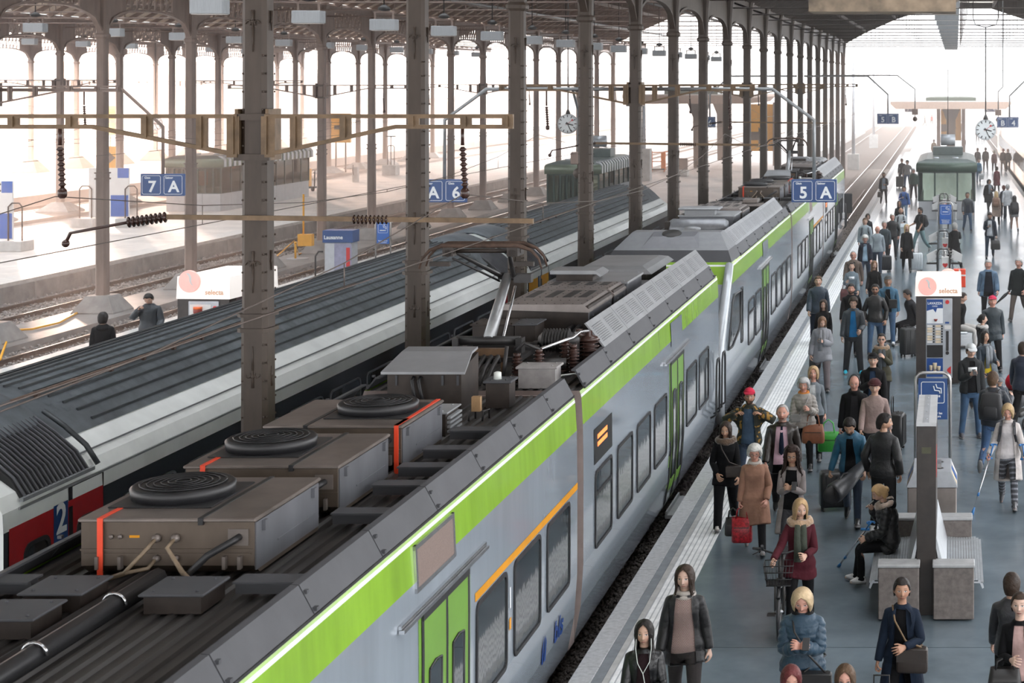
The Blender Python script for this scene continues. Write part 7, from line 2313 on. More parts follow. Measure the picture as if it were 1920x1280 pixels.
def backpack(r, label, col, sc=1.0):
	m = mat('pack_' + '_'.join(str(int(c * 1000)) for c in col), col, rough=.6, var=.12, bump=.1)
	q = MB(); q.loft([[(a, b + .215, z) for a, b in rrect(-w, -d, w, d, .05, 3)] for z, w, d in ((.98, .11, .05), (1.02, .155 * sc, .085 * sc), (1.25, .15 * sc, .09 * sc), (1.42, .13 * sc, .07), (1.46, .08, .04))], 0, True)
	p = MB(); p.loft([[(a, b + .315, z) for a, b in rrect(-w, -d, w, d, .02, 3)] for z, w, d in ((1.03, .10, .02), (1.06, .12, .04), (1.20, .115, .035), (1.23, .09, .02))], 0, True)
	P_ = [('pack', q, m), ('front_pocket', p, m)]
	for s in (-1, 1):
		e = MB()
		pts = [(s * .085, .16, 1.44), (s * .098, .08, 1.475), (s * .105, -.03, 1.475), (s * .112, -.125, 1.41), (s * .125, -.150, 1.28), (s * .150, -.10, 1.16), (s * .150, .06, 1.10), (s * .12, .16, 1.08)]
		for (A_, B_) in zip(pts[:-1], pts[1:]): e.bar(A_, B_, .048, .014)
		P_.append(('shoulder_strap', e, m))
	return r.worn('backpack', label, 'backpack', P_)
def crossbag(r, label, m, side=1, w=.24, h=.18, y=-.17, z=.92, strapm=None, d=.09, k=1.0):
	q = MB(); q.loft([[(a + side * .13, b + y, zz) for a, b in rrect(-w / 2 * k, -d / 2 * k, w / 2 * k, d / 2 * k, .03, 3)] for zz, k in ((z - h / 2, .92), (z - h / 2 + .02, 1), (z + h / 2 - .02, 1), (z + h / 2, .9))], 0, True)
	f = MB(); f.box(side * .13 - w * .48, y - d * .54, z - .01, side * .13 + w * .48, y - d * .46, z + h * .46)
	e = MB(); e.tube([(side * .13 + w * .3, y, z + h / 2), (side * .06, -.195 * k, 1.15), (-side * .06, -.175 * k, 1.36), (-side * .10, -.02, 1.475), (-side * .08, .14 * k, 1.38), (side * .08, .15, 1.15), (side * .22, .06, 1.02), (side * .13 - w * .3, y, z + h / 2)], .011, 6)
	return r.worn('shoulder_bag', label, 'bag', [('pouch', q, m), ('flap', f, m), ('strap', e, strapm or m)], 'spine')
def leather(nm, col, rough=.45): return mat(nm, col, rough=rough, var=.15, scale=8.0, bump=.08)
L_blk = leather('black_leather', (.014, .013, .013)); L_brn = leather('brown_leather', (.028, .020, .016)); L_cog = leather('cognac_leather', (.27, .095, .045)); L_mar = leather('maroon_leather', (.10, .025, .025))
M_gbag = mat('green_bag', (.05, .42, .05), rough=.35, var=.1); M_wbag = mat('white_plastic_bag', (.55, .60, .63), rough=.35, var=.08)
phone(a3, 'R', 'dark phone held by the woman in the blue quilted jacket')
phone(a14, 'R', 'blue cased phone held by the curly haired woman'); phone(a25, 'L', 'phone held by the woman in the grey cape'); phone(a49, 'R', 'phone held by the young man in the white cap')
phone(a59, 'R', 'phone held by the man in the navy suit'); phone(a44, 'R', 'phone held by the man in the bright blue jacket'); phone(a10, 'R', 'phone at the ear of the seated woman')
crossbag(a4, 'dark brown shoulder bag with a gold buckle on the woman in the navy coat', L_brn, 1, .34, .26, -.19, .95, leather('tan_strap', (.16, .10, .05)), .14)
crossbag(a3, 'black bag at the side of the woman in the blue quilted jacket', L_blk, 1, .34, .28, -.22, .80, None, .12, 1.22)
crossbag(a15, 'small dark bag at the waist of the woman in the black short coat', L_brn, 1, .26, .18, -.21, 1.0, k=1.1)
crossbag(a28, 'black pouch worn across the denim jacket', L_blk, 1, .20, .22, -.20, 1.10)
crossbag(a18, 'grey pouch on the pale quilted jacket', leather('grey_leather', (.22, .21, .20)), -1, .20, .14, -.225, 1.06, k=1.22)
tote(a13.at('handR', (0, 0, -.08)), 'red shopping bag with golden print beside the camel coat', mat('red_bag', (.33, .012, .02), rough=.35, var=.5, scale=26), .30, .36, .14, 0, .16, 'shopping_bag', taper=1.0)
tote(Vector(a13.at('handR', (0, 0, -.08))) + Vector((-.14, .06, -.04)), 'small black bag hanging beside the red shopping bag', L_blk, .24, .26, .12, 0, .14)
tote(a18.at('foreL', (.02, 0, -.05)), 'large cognac leather handbag on the arm of the old woman', L_cog, .40, .32, .18, 0, .22)
tote(Vector(a18.at('foreL', (.02, 0, -.05))) + Vector((.26, .15, -.16)), 'bright green shopping bag next to the cognac handbag', M_gbag, .38, .34, .16, 0, .22, 'shopping_bag', taper=1.0)
tote(a32.at('foreR', (-.02, 0, -.02)), 'maroon shoulder bag of the woman in the grey sweatshirt', L_mar, .26, .34, .14, 0, .16)
tote(a25.at('armR', (-.10, .05, -.30)), 'black bag at the side of the grey cape', L_blk, .26, .36, .14, 0, .14)
tote(a20.at('handR', (0, 0, -.08)), 'black bag hanging from the hand of the man with headphones', L_blk, .28, .26, .12, 0, .10)
tote(a48.at('handR', (0, 0, -.08)), 'brown briefcase of the man in the dark suit', L_brn, .42, .30, .12, 60, .08, 'briefcase', taper=1.0)
tote(a59.at('handL', (0, 0, -.08)), 'round black bag of the man in the navy suit', L_blk, .38, .36, .14, 0, .10)
tote(a66.at('handL', (0, 0, -.08)), 'white carrier bag of the woman in the sports jacket', M_wbag, .34, .40, .14, 0, .12, 'shopping_bag', taper=1.0)
tote(Vector(a42.at('handL', (.12, -.1, -.0))), 'white plastic bag held by the bald man in the T-shirt', M_wbag, .40, .46, .18, 0, .12, 'shopping_bag', taper=.8)
tote(Vector(a7.at('foreR', (-.08, 0, -.1))), 'black bag on the arm of the woman at the lower right edge', L_blk, .34, .32, .16, 0, .10)
backpack(a50, 'large black backpack on the man carrying the child', (.014, .014, .016), 1.25)
backpack(a51, 'dark backpack worn over the cream cardigan', (.03, .032, .036), .9)
backpack(a36, 'backpack on the light grey hooded sweatshirt', (.05, .06, .07)); backpack(a41, 'black backpack on the man in teal trousers', (.012, .012, .014))
backpack(a42, 'backpack on the bald man in the light T-shirt', (.02, .025, .035)); backpack(a60, 'black backpack over the black jacket and skirt', (.016, .016, .018))
backpack(a61, 'brown leather backpack on the beige coat', (.20, .10, .06)); backpack(a44, 'dark backpack straps on the bright blue jacket', (.02, .022, .03))
# crutches
def crutch(a, b, label):
	A_, B_ = Vector(a), Vector(b); d = (A_ - B_).normalized()
	t = thing('crutch', label, 'crutch', tuple(B_)); L_ = (A_ - B_).length
	q = MB(); q.tube([tuple(d * .05), tuple(d * L_)], .012, 8); part('shaft', q, M_chrome, t)
	q = MB(); q.tube([(0, 0, 0), tuple(d * .05), tuple(d * .12)], [.026, .022, .014], 8); q.tube([tuple(d * .30), tuple(d * .36)], .018, 8); part('foot', q, mat('crutch_blue', (.03, .16, .40), rough=.4), t)
	q = MB(); q.tube([tuple(d * L_ + Vector((-.07, 0, 0))), tuple(d * L_ + Vector((.05, 0, 0)))], .018, 8); part('grip', q, mat('crutch_blue', (.03, .16, .40)), t)
	q = MB(); c = d * (L_ + .22); q.tube([tuple(d * L_), tuple(c)], .012, 8); q.tube([tuple(c + Vector((.05 * math.cos(a_), .05 * math.sin(a_), 0))) for a_ in [PI * k / 8 - .2 for k in range(12)]], .014, 6); part('cuff', q, MATS['crutch_blue'], t)
h_ = a51.at('handR', (0, 0, -.07)); g_ = ground(1836, 950)
crutch(h_, (h_.x - .28, h_.y - .25, 0), 'blue tipped crutch in the hand of the woman in the cream cardigan')
h_ = a51.at('handL', (0, 0, -.07)); crutch(h_, (h_.x + .12, h_.y - .1, 0), 'second crutch of the woman in the cream cardigan, at the right edge')
crutch((-1.17, 23.2, .78), (*ground(1572, 1062), 0), 'crutch leaning from the knees of the seated woman')
h_ = a56.at('handR', (0, 0, -.08))
t = thing('folded_umbrella', 'folded black umbrella hanging from the hand at the right edge', 'umbrella', (h_.x, h_.y, h_.z))
q = MB(); q.tube([(0, 0, .08), (-.15, -.05, -.05), (-.45, -.15, -.32)], [.02, .05, .012], 8); part('canopy', q, mat('umbrella_black', (.012, .012, .014), rough=.5), t)
q = MB(); q.tube([(0, 0, .08), (.02, 0, .16), (.06, 0, .16)], .012, 6); part('grip', q, M_black, t)
# earphone cord
t = thing('earphones', 'white earphone cord of the black haired woman', 'earphones', tuple(a2.at('head', (0, 0, 0))), math.radians(6))
q = MB(); q.tube([(-.070, -.06, .08), (-.075, -.10, -.04), (-.055, -.13, -.17), (.0, -.17, -.26), (.03, -.18, -.42), (-.04, -.19, -.58)], .0035, 5); part('cord', q, M_wline, t)
q = MB(); q.tube([(.070, -.06, .08), (.075, -.10, -.04), (.06, -.13, -.16), (.0, -.17, -.26)], .0035, 5); part('cord', q, M_wline, t)
# luggage
hR_ = a4.at('handR', (0, 0, -.09))
suitcase(hR_.x + .02, hR_.y - .26, 'black ribbed suitcase pulled by the woman in the navy coat', (.016, .017, .019), .58, .38, .24, 0, hR_.z - .58, .3)
suitcase(*ground(1566, 955), 'big black suitcase beside the bending man in the teal jacket', (.010, .010, .011), .62, .50, .30, 12, .1, .4, 3)
suitcase(*ground(1683, 842), 'tall black suitcase behind the beige jumper', (.012, .012, .013), .68, .36, .26, 80, .30)
suitcase(*ground(1703, 668), 'black suitcase standing left of the drinks machine', (.014, .014, .015), .72, .40, .27, 30, .05, .6, 3)
suitcase(*ground(1718, 508), 'white hard shell suitcase beside the blonde woman', (.62, .66, .68), .66, .46, .27, 0, .36)
suitcase(*ground(1661, 509), 'black trolley case beside the man with white hair', (.016, .017, .02), .58, .42, .26, 0, .3)
suitcase(*ground(1808, 272), 'tiny trolley case near the canopy pillar', (.02, .02, .022), .58, .4, .26, 0, .3)
suitcase(*ground(1687, 352), 'dark trolley case by the glass shelter', (.02, .024, .032), .75, .5, .3, 0, .2)
# instrument case lying across the big suitcase
t = thing('instrument_case', 'dark conical instrument case laid across the big black suitcase', 'case', (-1.66, 25.85, .72))
q = MB(); q.tube([(-.12, -.32, -.02), (-.10, -.30, -.01), (.05, 0, .06), (.32, .5, .26)], [.14, .155, .13, .07], 14); part('case_body', q, leather('case_grey', (.03, .031, .034), .4), t)
q = MB(); q.lathe([(.145, 0), (.13, .02), (.02, .03)], (0, 0, 0), 14, T=Matrix.Translation((-.13, -.34, -.025)) @ Matrix.Rotation(math.radians(100), 4, 'X') @ Matrix.Rotation(math.radians(20), 4, 'Y')); part('end_cap', q, L_blk, t)
q = MB(); q.tube([(-.05, -.2, .13), (.02, -.05, .22), (.1, .1, .2)], .012, 6); part('strap', q, L_blk, t)
# ================================================================== furniture of the busy platform
M_cop = mat('selecta_white', (.74, .72, .70), rough=.4, var=.03)
M_disc = mat('lit_disc', (.80, .42, .38), rough=.35, var=.05, emit=(1, .42, .36), es=.35)
M_head = mat('lit_header', (.80, .74, .70), rough=.35, var=.03, emit=(1, .93, .88), es=.40)
M_mgrey = mat('machine_grey', (.45, .47, .50), rough=.35, metal=.3, var=.06)
M_cof = mat('coffee_red', (.25, .03, .02), rough=.4); M_crm = mat('cream_print', (.70, .58, .42), rough=.4); M_dbl = mat('panel_blue', S(18, 70, 140), rough=.3, var=.04)
M_brn = mat('machine_brown', (.035, .027, .024), rough=.35, var=.15); M_orl = mat('letter_peach', (.72, .45, .30), rough=.5)
def disc_sign(t, x, y, z, r):
	q = MB(); q.lathe([(r * .97, -.03), (r, -.02), (r, .02), (r * .97, .03)], (x, y, z), 32, axis='y'); d = part('disc', q, M_disc, t)
	q = MB(); P = []
	for k in range(13):
		f = k / 12; P.append((x + r * (-.15 + .55 * f + .1 * math.sin(f * 6)), y - .034, z + r * (.75 - 1.1 * f)))
	n = len(P); q.add([(a - r * (.16 - .10 * i / n), b, c) for i, (a, b, c) in enumerate(P)] + [(a + r * (.16 - .12 * i / n), b, c) for i, (a, b, c) in enumerate(P)], [(i, n + i, n + i + 1, i + 1) for i in range(n - 1)])
	part('disc_swoosh', q, M_cop, d)
def vending(x, y, w, d, h, hh, rz, label, full=True):
	t = thing('vending_machine', label, 'machine', (x, y, 0), rz)
	q = MB(); q.box(-w / 2, 0, .04, w / 2, d, h); q.box(-w / 2 + .05, .05, 0, w / 2 - .05, d - .05, .05); part('cabinet', q, M_brn, t)
	q = MB(); q.loft([[(-w / 2 - .02, yy, h), (w / 2 + .02, yy, h), (w / 2 + .01, yy + e, h + hh), (-w / 2 - .01, yy + e, h + hh)] for yy, e in ((-.02, .03), (d + .02, -.03))])
	part('lit_header', q, M_head, t)
	k = .58 if full else .80
	disc_sign(t, -w * .24, -.06, h + hh * k, .21 if full else .25); disc_sign(t, w * .22, d + .05, h + hh * (k + .05), .21 if full else .25)
	letters('selecta', .155, M_orl, t, (w * .22, -.026, h + hh * .30), rot=(-.05, 0, 0), name='lettering')
	q = MB(); q.box(-w * .28, -.03, .12, w * .31, .0, h - .05, ch=.01); f = part('front_panel', q, M_mgrey, t)
	if full:
		q = MB(); q.box(-w * .26, -.045, 1.36, w * .10, -.03, h - .07); part('poster', q, M_dbl, f)
		q = MB(); v = [(-w * .26, 1.37), (w * .10, 1.37), (w * .10, 1.72), (-.03, 1.72), (-.06, 1.62), (-.12, 1.70), (-w * .26, 1.66)]
		q.add([(a, -.047, b) for a, b in v], [tuple(range(len(v)))]); part('poster_white', q, M_lett, f)
		letters('LAVAZZA', .075, M_lett, f, (-w * .08, -.048, 1.83)); letters('COFFEE', .035, M_lett, f, (-w * .08, -.048, 1.765))
		q = MB(); q.lathe([(.02, 1.42), (.045, 1.47), (.04, 1.475)], (-.06, -.06, 0), 12); part('cup_picture', q, M_cof, f)
		for r in range(7):
			for c in range(2):
				xx = -w * .25 + c * .19
				q = MB(); q.box(xx, -.05, .93 + r * .06, xx + .12, -.03, .975 + r * .06); part('product_label', q, M_crm if (r + c) % 3 else M_cop, f)
				q = MB(); q.box(xx + .13, -.055, .935 + r * .06, xx + .165, -.03, .97 + r * .06); part('button', q, M_black, f)
		q = MB(); q.box(-w * .26, -.034, .60, w * .10, -.031, .88); q.box(-.22, -.05, .60, .06, -.03, .64); part('dispensing_hatch', q, M_black, f)
		q = MB(); q.box(-w * .26, -.045, .16, w * .10, -.03, .58); part('poster', q, M_dbl, f)
		for xx, zz, rr, hh_ in ((-.17, .36, .04, .10), (-.08, .40, .05, .14), (.01, .35, .045, .09), (-.08, .27, .04, .06)):
			q = MB(); q.lathe([(rr * .7, zz - hh_ / 2), (rr, zz + hh_ / 2), (rr * .9, zz + hh_ / 2 + .012)], (xx, -.06, 0), 12); part('cup_picture', q, M_crm, f)
		q = MB(); q.box(w * .13, -.04, 1.24, w * .28, -.03, 1.33); part('coin_panel', q, M_cop, f)
		q = MB(); q.box(w * .15, -.045, 1.37, w * .24, -.03, 1.41); part('display', q, M_dbl, f)
		q = MB(); q.lathe([(.045, -.05), (.045, -.03)], (w * .20, 0, 1.86), 14, axis='y'); part('red_badge', q, M_red, f)
		q = MB(); q.box(w * .17, -.042, .75, w * .23, -.03, 1.2); q.lathe([(.04, -.05), (.04, -.03)], (w * .20, 0, .70), 12, axis='y'); part('card_reader', q, M_dark, f)
		q = MB(); v = [(w * .28, .22), (w * .28, .40)] + [(w * .28 - .09 * math.sin(PI * k / 8), .40 - .18 * k / 8) for k in range(1, 8)]; q.add([(a, -.034, b) for a, b in v], [tuple(reversed(range(len(v))))]); part('red_badge', q, M_red, f)
		q = MB(); q.box(w * .31, -.02, .04, w / 2, .0, h); q.box(-w / 2, -.02, .04, -w * .28, .0, h); part('side_trim', q, M_brn, t)
	else:
		q = MB(); q.box(-w * .25, -.04, .5, w * .16, -.03, h - .12); part('poster', q, M_cop, f)
		q = MB(); q.lathe([(.10, h - .62), (.05, h - .58), (.06, h - .45), (.10, h - .28), (.10, h - .2)], (-.10, -.05, 0), 12); part('cup_picture', q, M_cof, f)
		q = MB(); q.lathe([(.10, h - .22), (.10, h - .17)], (-.10, -.052, 0), 12); part('cup_picture', q, mat('orange_print', S(235, 110, 50), rough=.4), f)
		for xx in (-.22, .02):
			q = MB(); q.box(xx, -.046, h - 1.2, xx + .2, -.04, h - .78); part('product_label', q, M_lett, f)
			q = MB(); q.box(xx + .13, -.05, h - 1.2, xx + .2, -.04, h - .78); part('label_strip', q, M_black, f)
		q = MB(); q.lathe([(.05, -.05), (.05, -.03)], (w * .24, 0, h - .20), 14, axis='y'); part('red_badge', q, M_red, f)
		q = MB(); q.box(w / 2, .30, .04, w / 2 + .012, d * .62, h); p = part('side_panel', q, mat('aubergine', (.10, .065, .075), rough=.4), t)
		letters('FIRST CLASS', .12, M_lett, p, (w / 2 + .02, .64, h - .55), rot=(0, 0, PI / 2)); letters('EXPRESSO', .12, M_lett, p, (w / 2 + .02, .64, h - .73), rot=(0, 0, PI / 2))
		q = MB(); q.box(w / 2, d * .62, .04, w / 2 + .012, d, h); part('side_panel', q, mat('lilac_grey', (.42, .40, .43), rough=.4), t)
	return t
vending(-.31, 38.9, 1.02, 1.5, 1.99, .40, 0, 'drinks machine with a lit header and two pink discs on the busy platform')
vending(-16.8, 38.3, 1.2, 2.3, 2.0, .50, math.radians(-4), 'drinks machine with pink discs beyond the white train on the left', False)
M_hoop = mat('brushed_tube', (.40, .39, .385), rough=.3, metal=.85, var=.06)
def smoke_sign(x, y, label, w=.52, h=2.16, lines=2, sign_h=.66, m=M_blue):
	t = thing('smoking_sign', label, 'sign', (x, y, 0))
	r = .12
	pts = [(-w / 2, 0, 0), (-w / 2, 0, h - r)] + [(-w / 2 + r - r * math.cos(a), 0, h - r + r * math.sin(a)) for a in (.5, 1.1, PI / 2)] + [(w / 2 - r + r * math.sin(a), 0, h - r + r * math.cos(a)) for a in (0, .5, 1.1)] + [(w / 2, 0, h - r), (w / 2, 0, 0)]
	q = MB(); q.tube(pts, .026, 8); part('tube_hoop', q, M_hoop, t)
	z1 = h - .09; z0 = z1 - sign_h
	q = MB(); q.box(-w / 2 + .045, -.02, z0, w / 2 - .045, .02, z1); b = part('board', q, m, t)
	s = w / 2 - .09
	q = MB(); frame_rect(q, -s, z1 - 2 * s - .02, s, z1 - .05, -.024, .010, .03); part('field_outline', q, M_lett, b)
	zc = z1 - s - .08
	q = MB(); q.box(-s * .65, -.026, zc - .03, s * .45, -.022, zc + .0); q.box(s * .50, -.026, zc - .03, s * .62, -.022, zc); part('cigarette', q, M_lett, b)
	q = MB(); q.tube([(s * .6, -.024, zc + .03), (s * .55, -.024, zc + .07), (s * .15, -.024, zc + .08), (s * .05, -.024, zc + .15)], .010, 5); q.tube([(s * .72, -.024, zc + .03), (s * .70, -.024, zc + .11), (s * .35, -.024, zc + .12), (s * .25, -.024, zc + .18)], .010, 5); part('smoke', q, M_lett, b)
	for k in range(lines):
		letters(['Merci, pour les', 'non-fumeurs', 'Raucherzone'][k], .050, M_lett, b, (0, -.024, z0 + .05 * (lines - k)), name='lettering')
	return t
smoke_sign(-.31, 27.6, 'blue smoking sign in a steel hoop behind the bench', .56, 2.16)
smoke_sign(-.24, 63.4, 'smaller blue smoking sign in a steel hoop by the newspaper racks', .52, 2.42, 3, .72, M_bblue)
# --- double bench round a dark display slab
M_bblock = mat('bench_concrete', (.15, .13, .12), rough=.7, var=.18, scale=12.0, bump=.1); M_bcap = mat('bench_cap', (.36, .365, .37), rough=.5, var=.1); M_seat = mat('seat_steel', (.58, .61, .64), rough=.35, metal=.6, var=.06)
t = thing('platform_bench', 'back to back bench of concrete blocks with steel seats around a dark slab', 'bench', (-.33, 21.7, 0))
for s in (-1, 1):
	for ya, yb in ((0, .28), (2.35, 2.63)):
		x0, x1 = (.09, .61) if s > 0 else (-.61, -.09)
		q = MB(); q.box(x0, ya, .02, x1, yb, .68, ch=.012); b = part('end_block', q, M_bblock, t)
		q = MB(); q.box(x0 - .01, ya - .01, .68, x1 + .01, yb + .01, .72, ch=.008); part('cap', q, M_bcap, b)
	q = MB()
	for k in range(15):
		x = s * (.20 + k * .036); z = .45 - .02 * math.sin(k / 14 * PI) - max(0, k - 12) * .022
		q.box(min(x, x + s * .032), .29, z, max(x, x + s * .032), 2.34, z + .018)
	o = part('seat_slats', q, M_seat, t); o['kind'] = 'stuff'
	q = MB(); q.loft([[(s * .17, y, .46), (s * .20, y, .44), (s * .72, y, .42), (s * .74, y, .34), (s * .72, y, .33), (s * .69, y, .40), (s * .20, y, .42)] for y in (.29, .34)]); q.loft([[(s * .17, y, .46), (s * .20, y, .44), (s * .72, y, .42), (s * .74, y, .34), (s * .72, y, .33), (s * .69, y, .40), (s * .20, y, .42)] for y in (2.29, 2.34)])
	part('seat_frame', q, M_seat, t)
	q = MB(); q.loft([[(s * .20, y, .46), (s * .26, y, .46), (s * .13, y, .98), (s * .10, y, .98)] for y in (.29, 2.34)]); part('backrest', q, M_seat, t)
t = thing('display_slab', 'tall narrow dark brown slab with a pale top standing through the bench', 'display', (-.33, 21.95, 0))
q = MB(); q.box(-.125, 0, 0, .125, 2.0, 2.43, ch=.006); part('slab', q, mat('slab_brown', (.030, .024, .021), rough=.4, var=.2, scale=5), t)
q = MB(); q.box(-.13, -.005, 2.43, .13, 2.005, 2.47); c = part('top_cover', q, mat('slab_top', (.52, .53, .54), rough=.45, var=.06), t)
q = MB(); q.box(-.035, .02, 2.47, .035, 1.98, 2.476)
for k in range(4): q.lathe([(.014, 2.476), (.012, 2.484)], (0, .25 + .5 * k, 0), 8)
part('top_rail', q, M_mgrey, c)
q = MB(); q.box(-.06, -.006, 2.08, .06, 0, 2.16); part('small_plate', q, mat('plate_olive', (.06, .06, .03), rough=.4), t)
q = MB(); q.box(.126, .1, 1.75, .130, .5, 2.1); part('red_strip', q, M_red, t)
# --- waste sorting station
t = thing('waste_station', 'steel recycling bin station with sloping labelled top behind the bench', 'bin', (-.30, 25.6, 0))
q = MB(); q.box(-.37, 0, .03, .37, .9, .78, ch=.015); part('cabinet', q, mat('bin_steel', (.33, .29, .27), rough=.35, metal=.7, var=.08), t)
q = MB(); q.loft([[(-.38, y, .78), (.38, y, .78), (.28, y, 1.02), (-.28, y, 1.02)] for y in (-.01, .91)]); tp = part('hood', q, M_mgrey, t)
for s in (-1, 1):
	for k in range(3):
		q = MB(); v = [(s * .372, .80), (s * .292, .99)]; y = .06 + .29 * k
		q.add([(v[0][0] + s * .004, y, v[0][1] + .01), (v[0][0] + s * .004, y + .2, v[0][1] + .01), (v[1][0] + s * .004, y + .2, v[1][1]), (v[1][0] + s * .004, y, v[1][1])], [(0, 1, 2, 3) if s > 0 else (3, 2, 1, 0)])
		part('sticker', q, [M_crm, M_bblue, M_cop][k], tp)
for k in range(4):
	q = MB(); q.lathe([(.06, 1.02), (.05, 1.028), (.02, 1.024)], ((-.12, .12)[k % 2], .22 + .42 * (k // 2), 0), 12); part('opening', q, M_dark, tp)
q = MB(); q.box(.02, .2, 1.02, .14, .5, 1.09); part('ashtray', q, M_hoop, tp)
q = MB(); q.box(-.17, -.004, .62, -.13, 0, .66); part('red_dot', q, M_red, t)
# --- bicycle
t = thing('bicycle', 'black bicycle with a front basket wheeled towards us', 'bicycle', (-2.12, 20.95, 0), math.radians(3))
def wheel(yc):
	q = MB(); q.tube([(0, yc + .335 * math.cos(a), .36 + .335 * math.sin(a)) for a in [2 * PI * k / 32 for k in range(33)]], .024, 8); w = part('wheel', q, M_rubber, t)
	q = MB()
	for k in range(18):
		a = 2 * PI * k / 18; q.tube([((-1) ** k * .02, yc, .36), (0, yc + .32 * math.cos(a), .36 + .32 * math.sin(a))], .0022, 4)
	q.lathe([(.012, -.05), (.03, -.02), (.03, .02), (.012, .05)], (0, yc, .36), 10, axis='x'); o = part('spokes', q, M_steelg, w); o['kind'] = 'stuff'
	q = MB(); q.tube([(0, yc + .375 * math.cos(a), .36 + .375 * math.sin(a)) for a in [math.radians(d) for d in range(20, 150, 10)]], .028, 6); part('mudguard', q, M_black, w)
wheel(0); wheel(1.08)
M_bike = mat('bike_frame', (.05, .046, .044), rough=.35, metal=.4)
q = MB()
for s in (-1, 1): q.tube([(s * .05, 0, .36), (s * .055, .08, .66), (s * .02, .10, .74)], .014, 6)
q.tube([(0, .10, .74), (0, .16, .98)], .022, 8); q.tube([(0, .12, .82), (0, .62, .30)], .022, 8); q.tube([(0, .62, .30), (0, .80, .86)], .018, 8); q.tube([(0, .14, .90), (0, .74, .66)], .018, 8)
for s in (-1, 1): q.tube([(s * .03, .62, .30), (s * .06, 1.08, .36)], .010, 6); q.tube([(s * .03, .76, .78), (s * .06, 1.08, .36)], .009, 6)
part('frame', q, M_bike, t)
q = MB(); q.tube([(-.33, .32, 1.05), (-.24, .24, 1.06), (-.08, .16, 1.03), (.08, .16, 1.03), (.24, .24, 1.06), (.33, .32, 1.05)], .013, 8)
for s in (-1, 1): q.tube([(s * .34, .33, 1.05), (s * .25, .25, 1.06)], .018, 8); q.tube([(s * .25, .24, 1.04), (s * .34, .22, 1.0)], .007, 5)
q.tube([(-.22, .22, 1.06), (-.22, .18, 1.12)], .02, 6); part('handlebar', q, M_rubber, t)
q = MB()
for z, k in ((.74, .8), (.82, .88), (.90, .95), (.98, 1.0)):
	q.tube([(a * k, b - .10, z) for a, b in ((-.18, -.14), (.18, -.14), (.18, .14), (-.18, .14), (-.18, -.14))], .006, 4)
for k in range(9):
	x = -.18 + .045 * k
	for y in (-.24, .04): q.tube([(x * .8, -.10 + (y + .10) * .8, .74), (x, y, .98)], .003, 4)
for k in range(6):
	y = -.24 + .056 * k
	for x in (-.18, .18): q.tube([(x * .8, -.10 + (y + .10) * .8, .74), (x, y, .98)], .003, 4)
q.box(-.145, -.21, .735, .145, .01, .745); o = part('basket', q, M_black, t); o['kind'] = 'stuff'
q = MB(); q.lathe([(.02, 0), (.045, -.03), (.045, -.06)], (0, -.0, .70), 12, axis='y'); part('head_lamp', q, M_cop, t)
q = MB(); q.lathe([(.09, -.03), (.09, -.02)], (0, .62, .30), 16, axis='x')
for s, d in ((-1, -.15), (1, .15)):
	q.tube([(s * .05, .62, .30), (s * .08, .62 + d * .4, .30 + d)], .011, 6); q.box(s * .08 - (.10 if s < 0 else 0), .62 + d * .4 - .045, .30 + d - .012, s * .08 + (.10 if s > 0 else 0), .62 + d * .4 + .045, .30 + d + .012)
part('crank_and_pedals', q, M_dark, t)
q = MB(); q.loft([[(-.03, .56, .90), (.03, .56, .90), (.02, .56, .93), (-.02, .56, .93)], [(-.08, .80, .89), (.08, .80, .89), (.07, .80, .95), (-.07, .80, .95)], [(-.09, .86, .90), (.09, .86, .90), (.07, .86, .94), (-.07, .86, .94)]]); part('saddle', q, M_rubber, t)
# --- newspaper racks in a row
def rack(x, y, label, n=3, hoop=True):
	t = thing('newspaper_rack', label, 'rack', (x, y, 0), 0, 'newspaper racks')
	q = MB(); q.box(-.10, -.12, 0, .14, .14, 1.05, ch=.01); part('post_body', q, M_cop, t)
	q = MB(); q.tube([(-.24, -.15, 0), (-.24, -.15, 1.2), (-.17, -.15, 1.32), (.10, -.15, 1.32), (.17, -.15, 1.2), (.17, -.15, 0)], .028, 8); part('hoop', q, M_dark, t)
	for s in (-1, 1):
		q = MB(); q.loft([[(s * .22, y_, .98), (s * .56, y_, .86), (s * .60, y_, 1.12), (s * .26, y_, 1.30)] for y_ in (-.03, .02)]); b = part('paper_box', q, M_cop, t)
		q = MB(); q.box(min(s * .22, s * .60), -.06, .80, max(s * .22, s * .60), .04, .86); part('box_base', q, M_dark, b)
	q = MB()
	for z in (1.0, 1.14, 1.24): q.tube([(-.30, -.05, z), (.30, -.05, z)], .014, 6)
	q.tube([(0, 0, 0), (0, 0, 1.35)], .04, 8); part('cross_tubes', q, M_hoop, t)
	q = MB(); q.add([(0.02 + .09 * math.sin(a) ** 3, -.125, .78 + .075 * (math.cos(a) - .35 * math.cos(2 * a) - .15 * math.cos(3 * a))) for a in [2 * PI * k / 20 for k in range(20)]], [tuple(range(20))]); part('heart_badge', q, M_red, t)
for i, (py, nm) in enumerate(((520, 'nearest newspaper rack with white angled boxes and a red heart'), (478, 'second newspaper rack standing behind the nearest one'), (408, 'third newspaper rack right behind the smaller smoking sign'), (392, 'farthest newspaper rack just before the glass shelter'))):
	gx, gy = ground(1771, py + 20); rack(gx, gy, nm)
t = thing('notice_box', 'orange red box on a post behind the drinks machine', 'box', (.20, 45.6, 0))
q = MB(); q.box(-.16, -.1, 1.40, .16, .1, 1.88, ch=.01); part('case', q, mat('orange_red', S(232, 72, 40), rough=.35), t)
q = MB(); q.box(-.17, -.105, 1.70, .17, -.098, 1.74); q.box(-.02, -.106, 1.4, .02, -.1, 1.88); part('white_bands', q, M_cop, t)
q = MB(); q.tube([(0, 0, 0), (0, 0, 1.42)], .035, 8); part('post', q, M_dark, t)
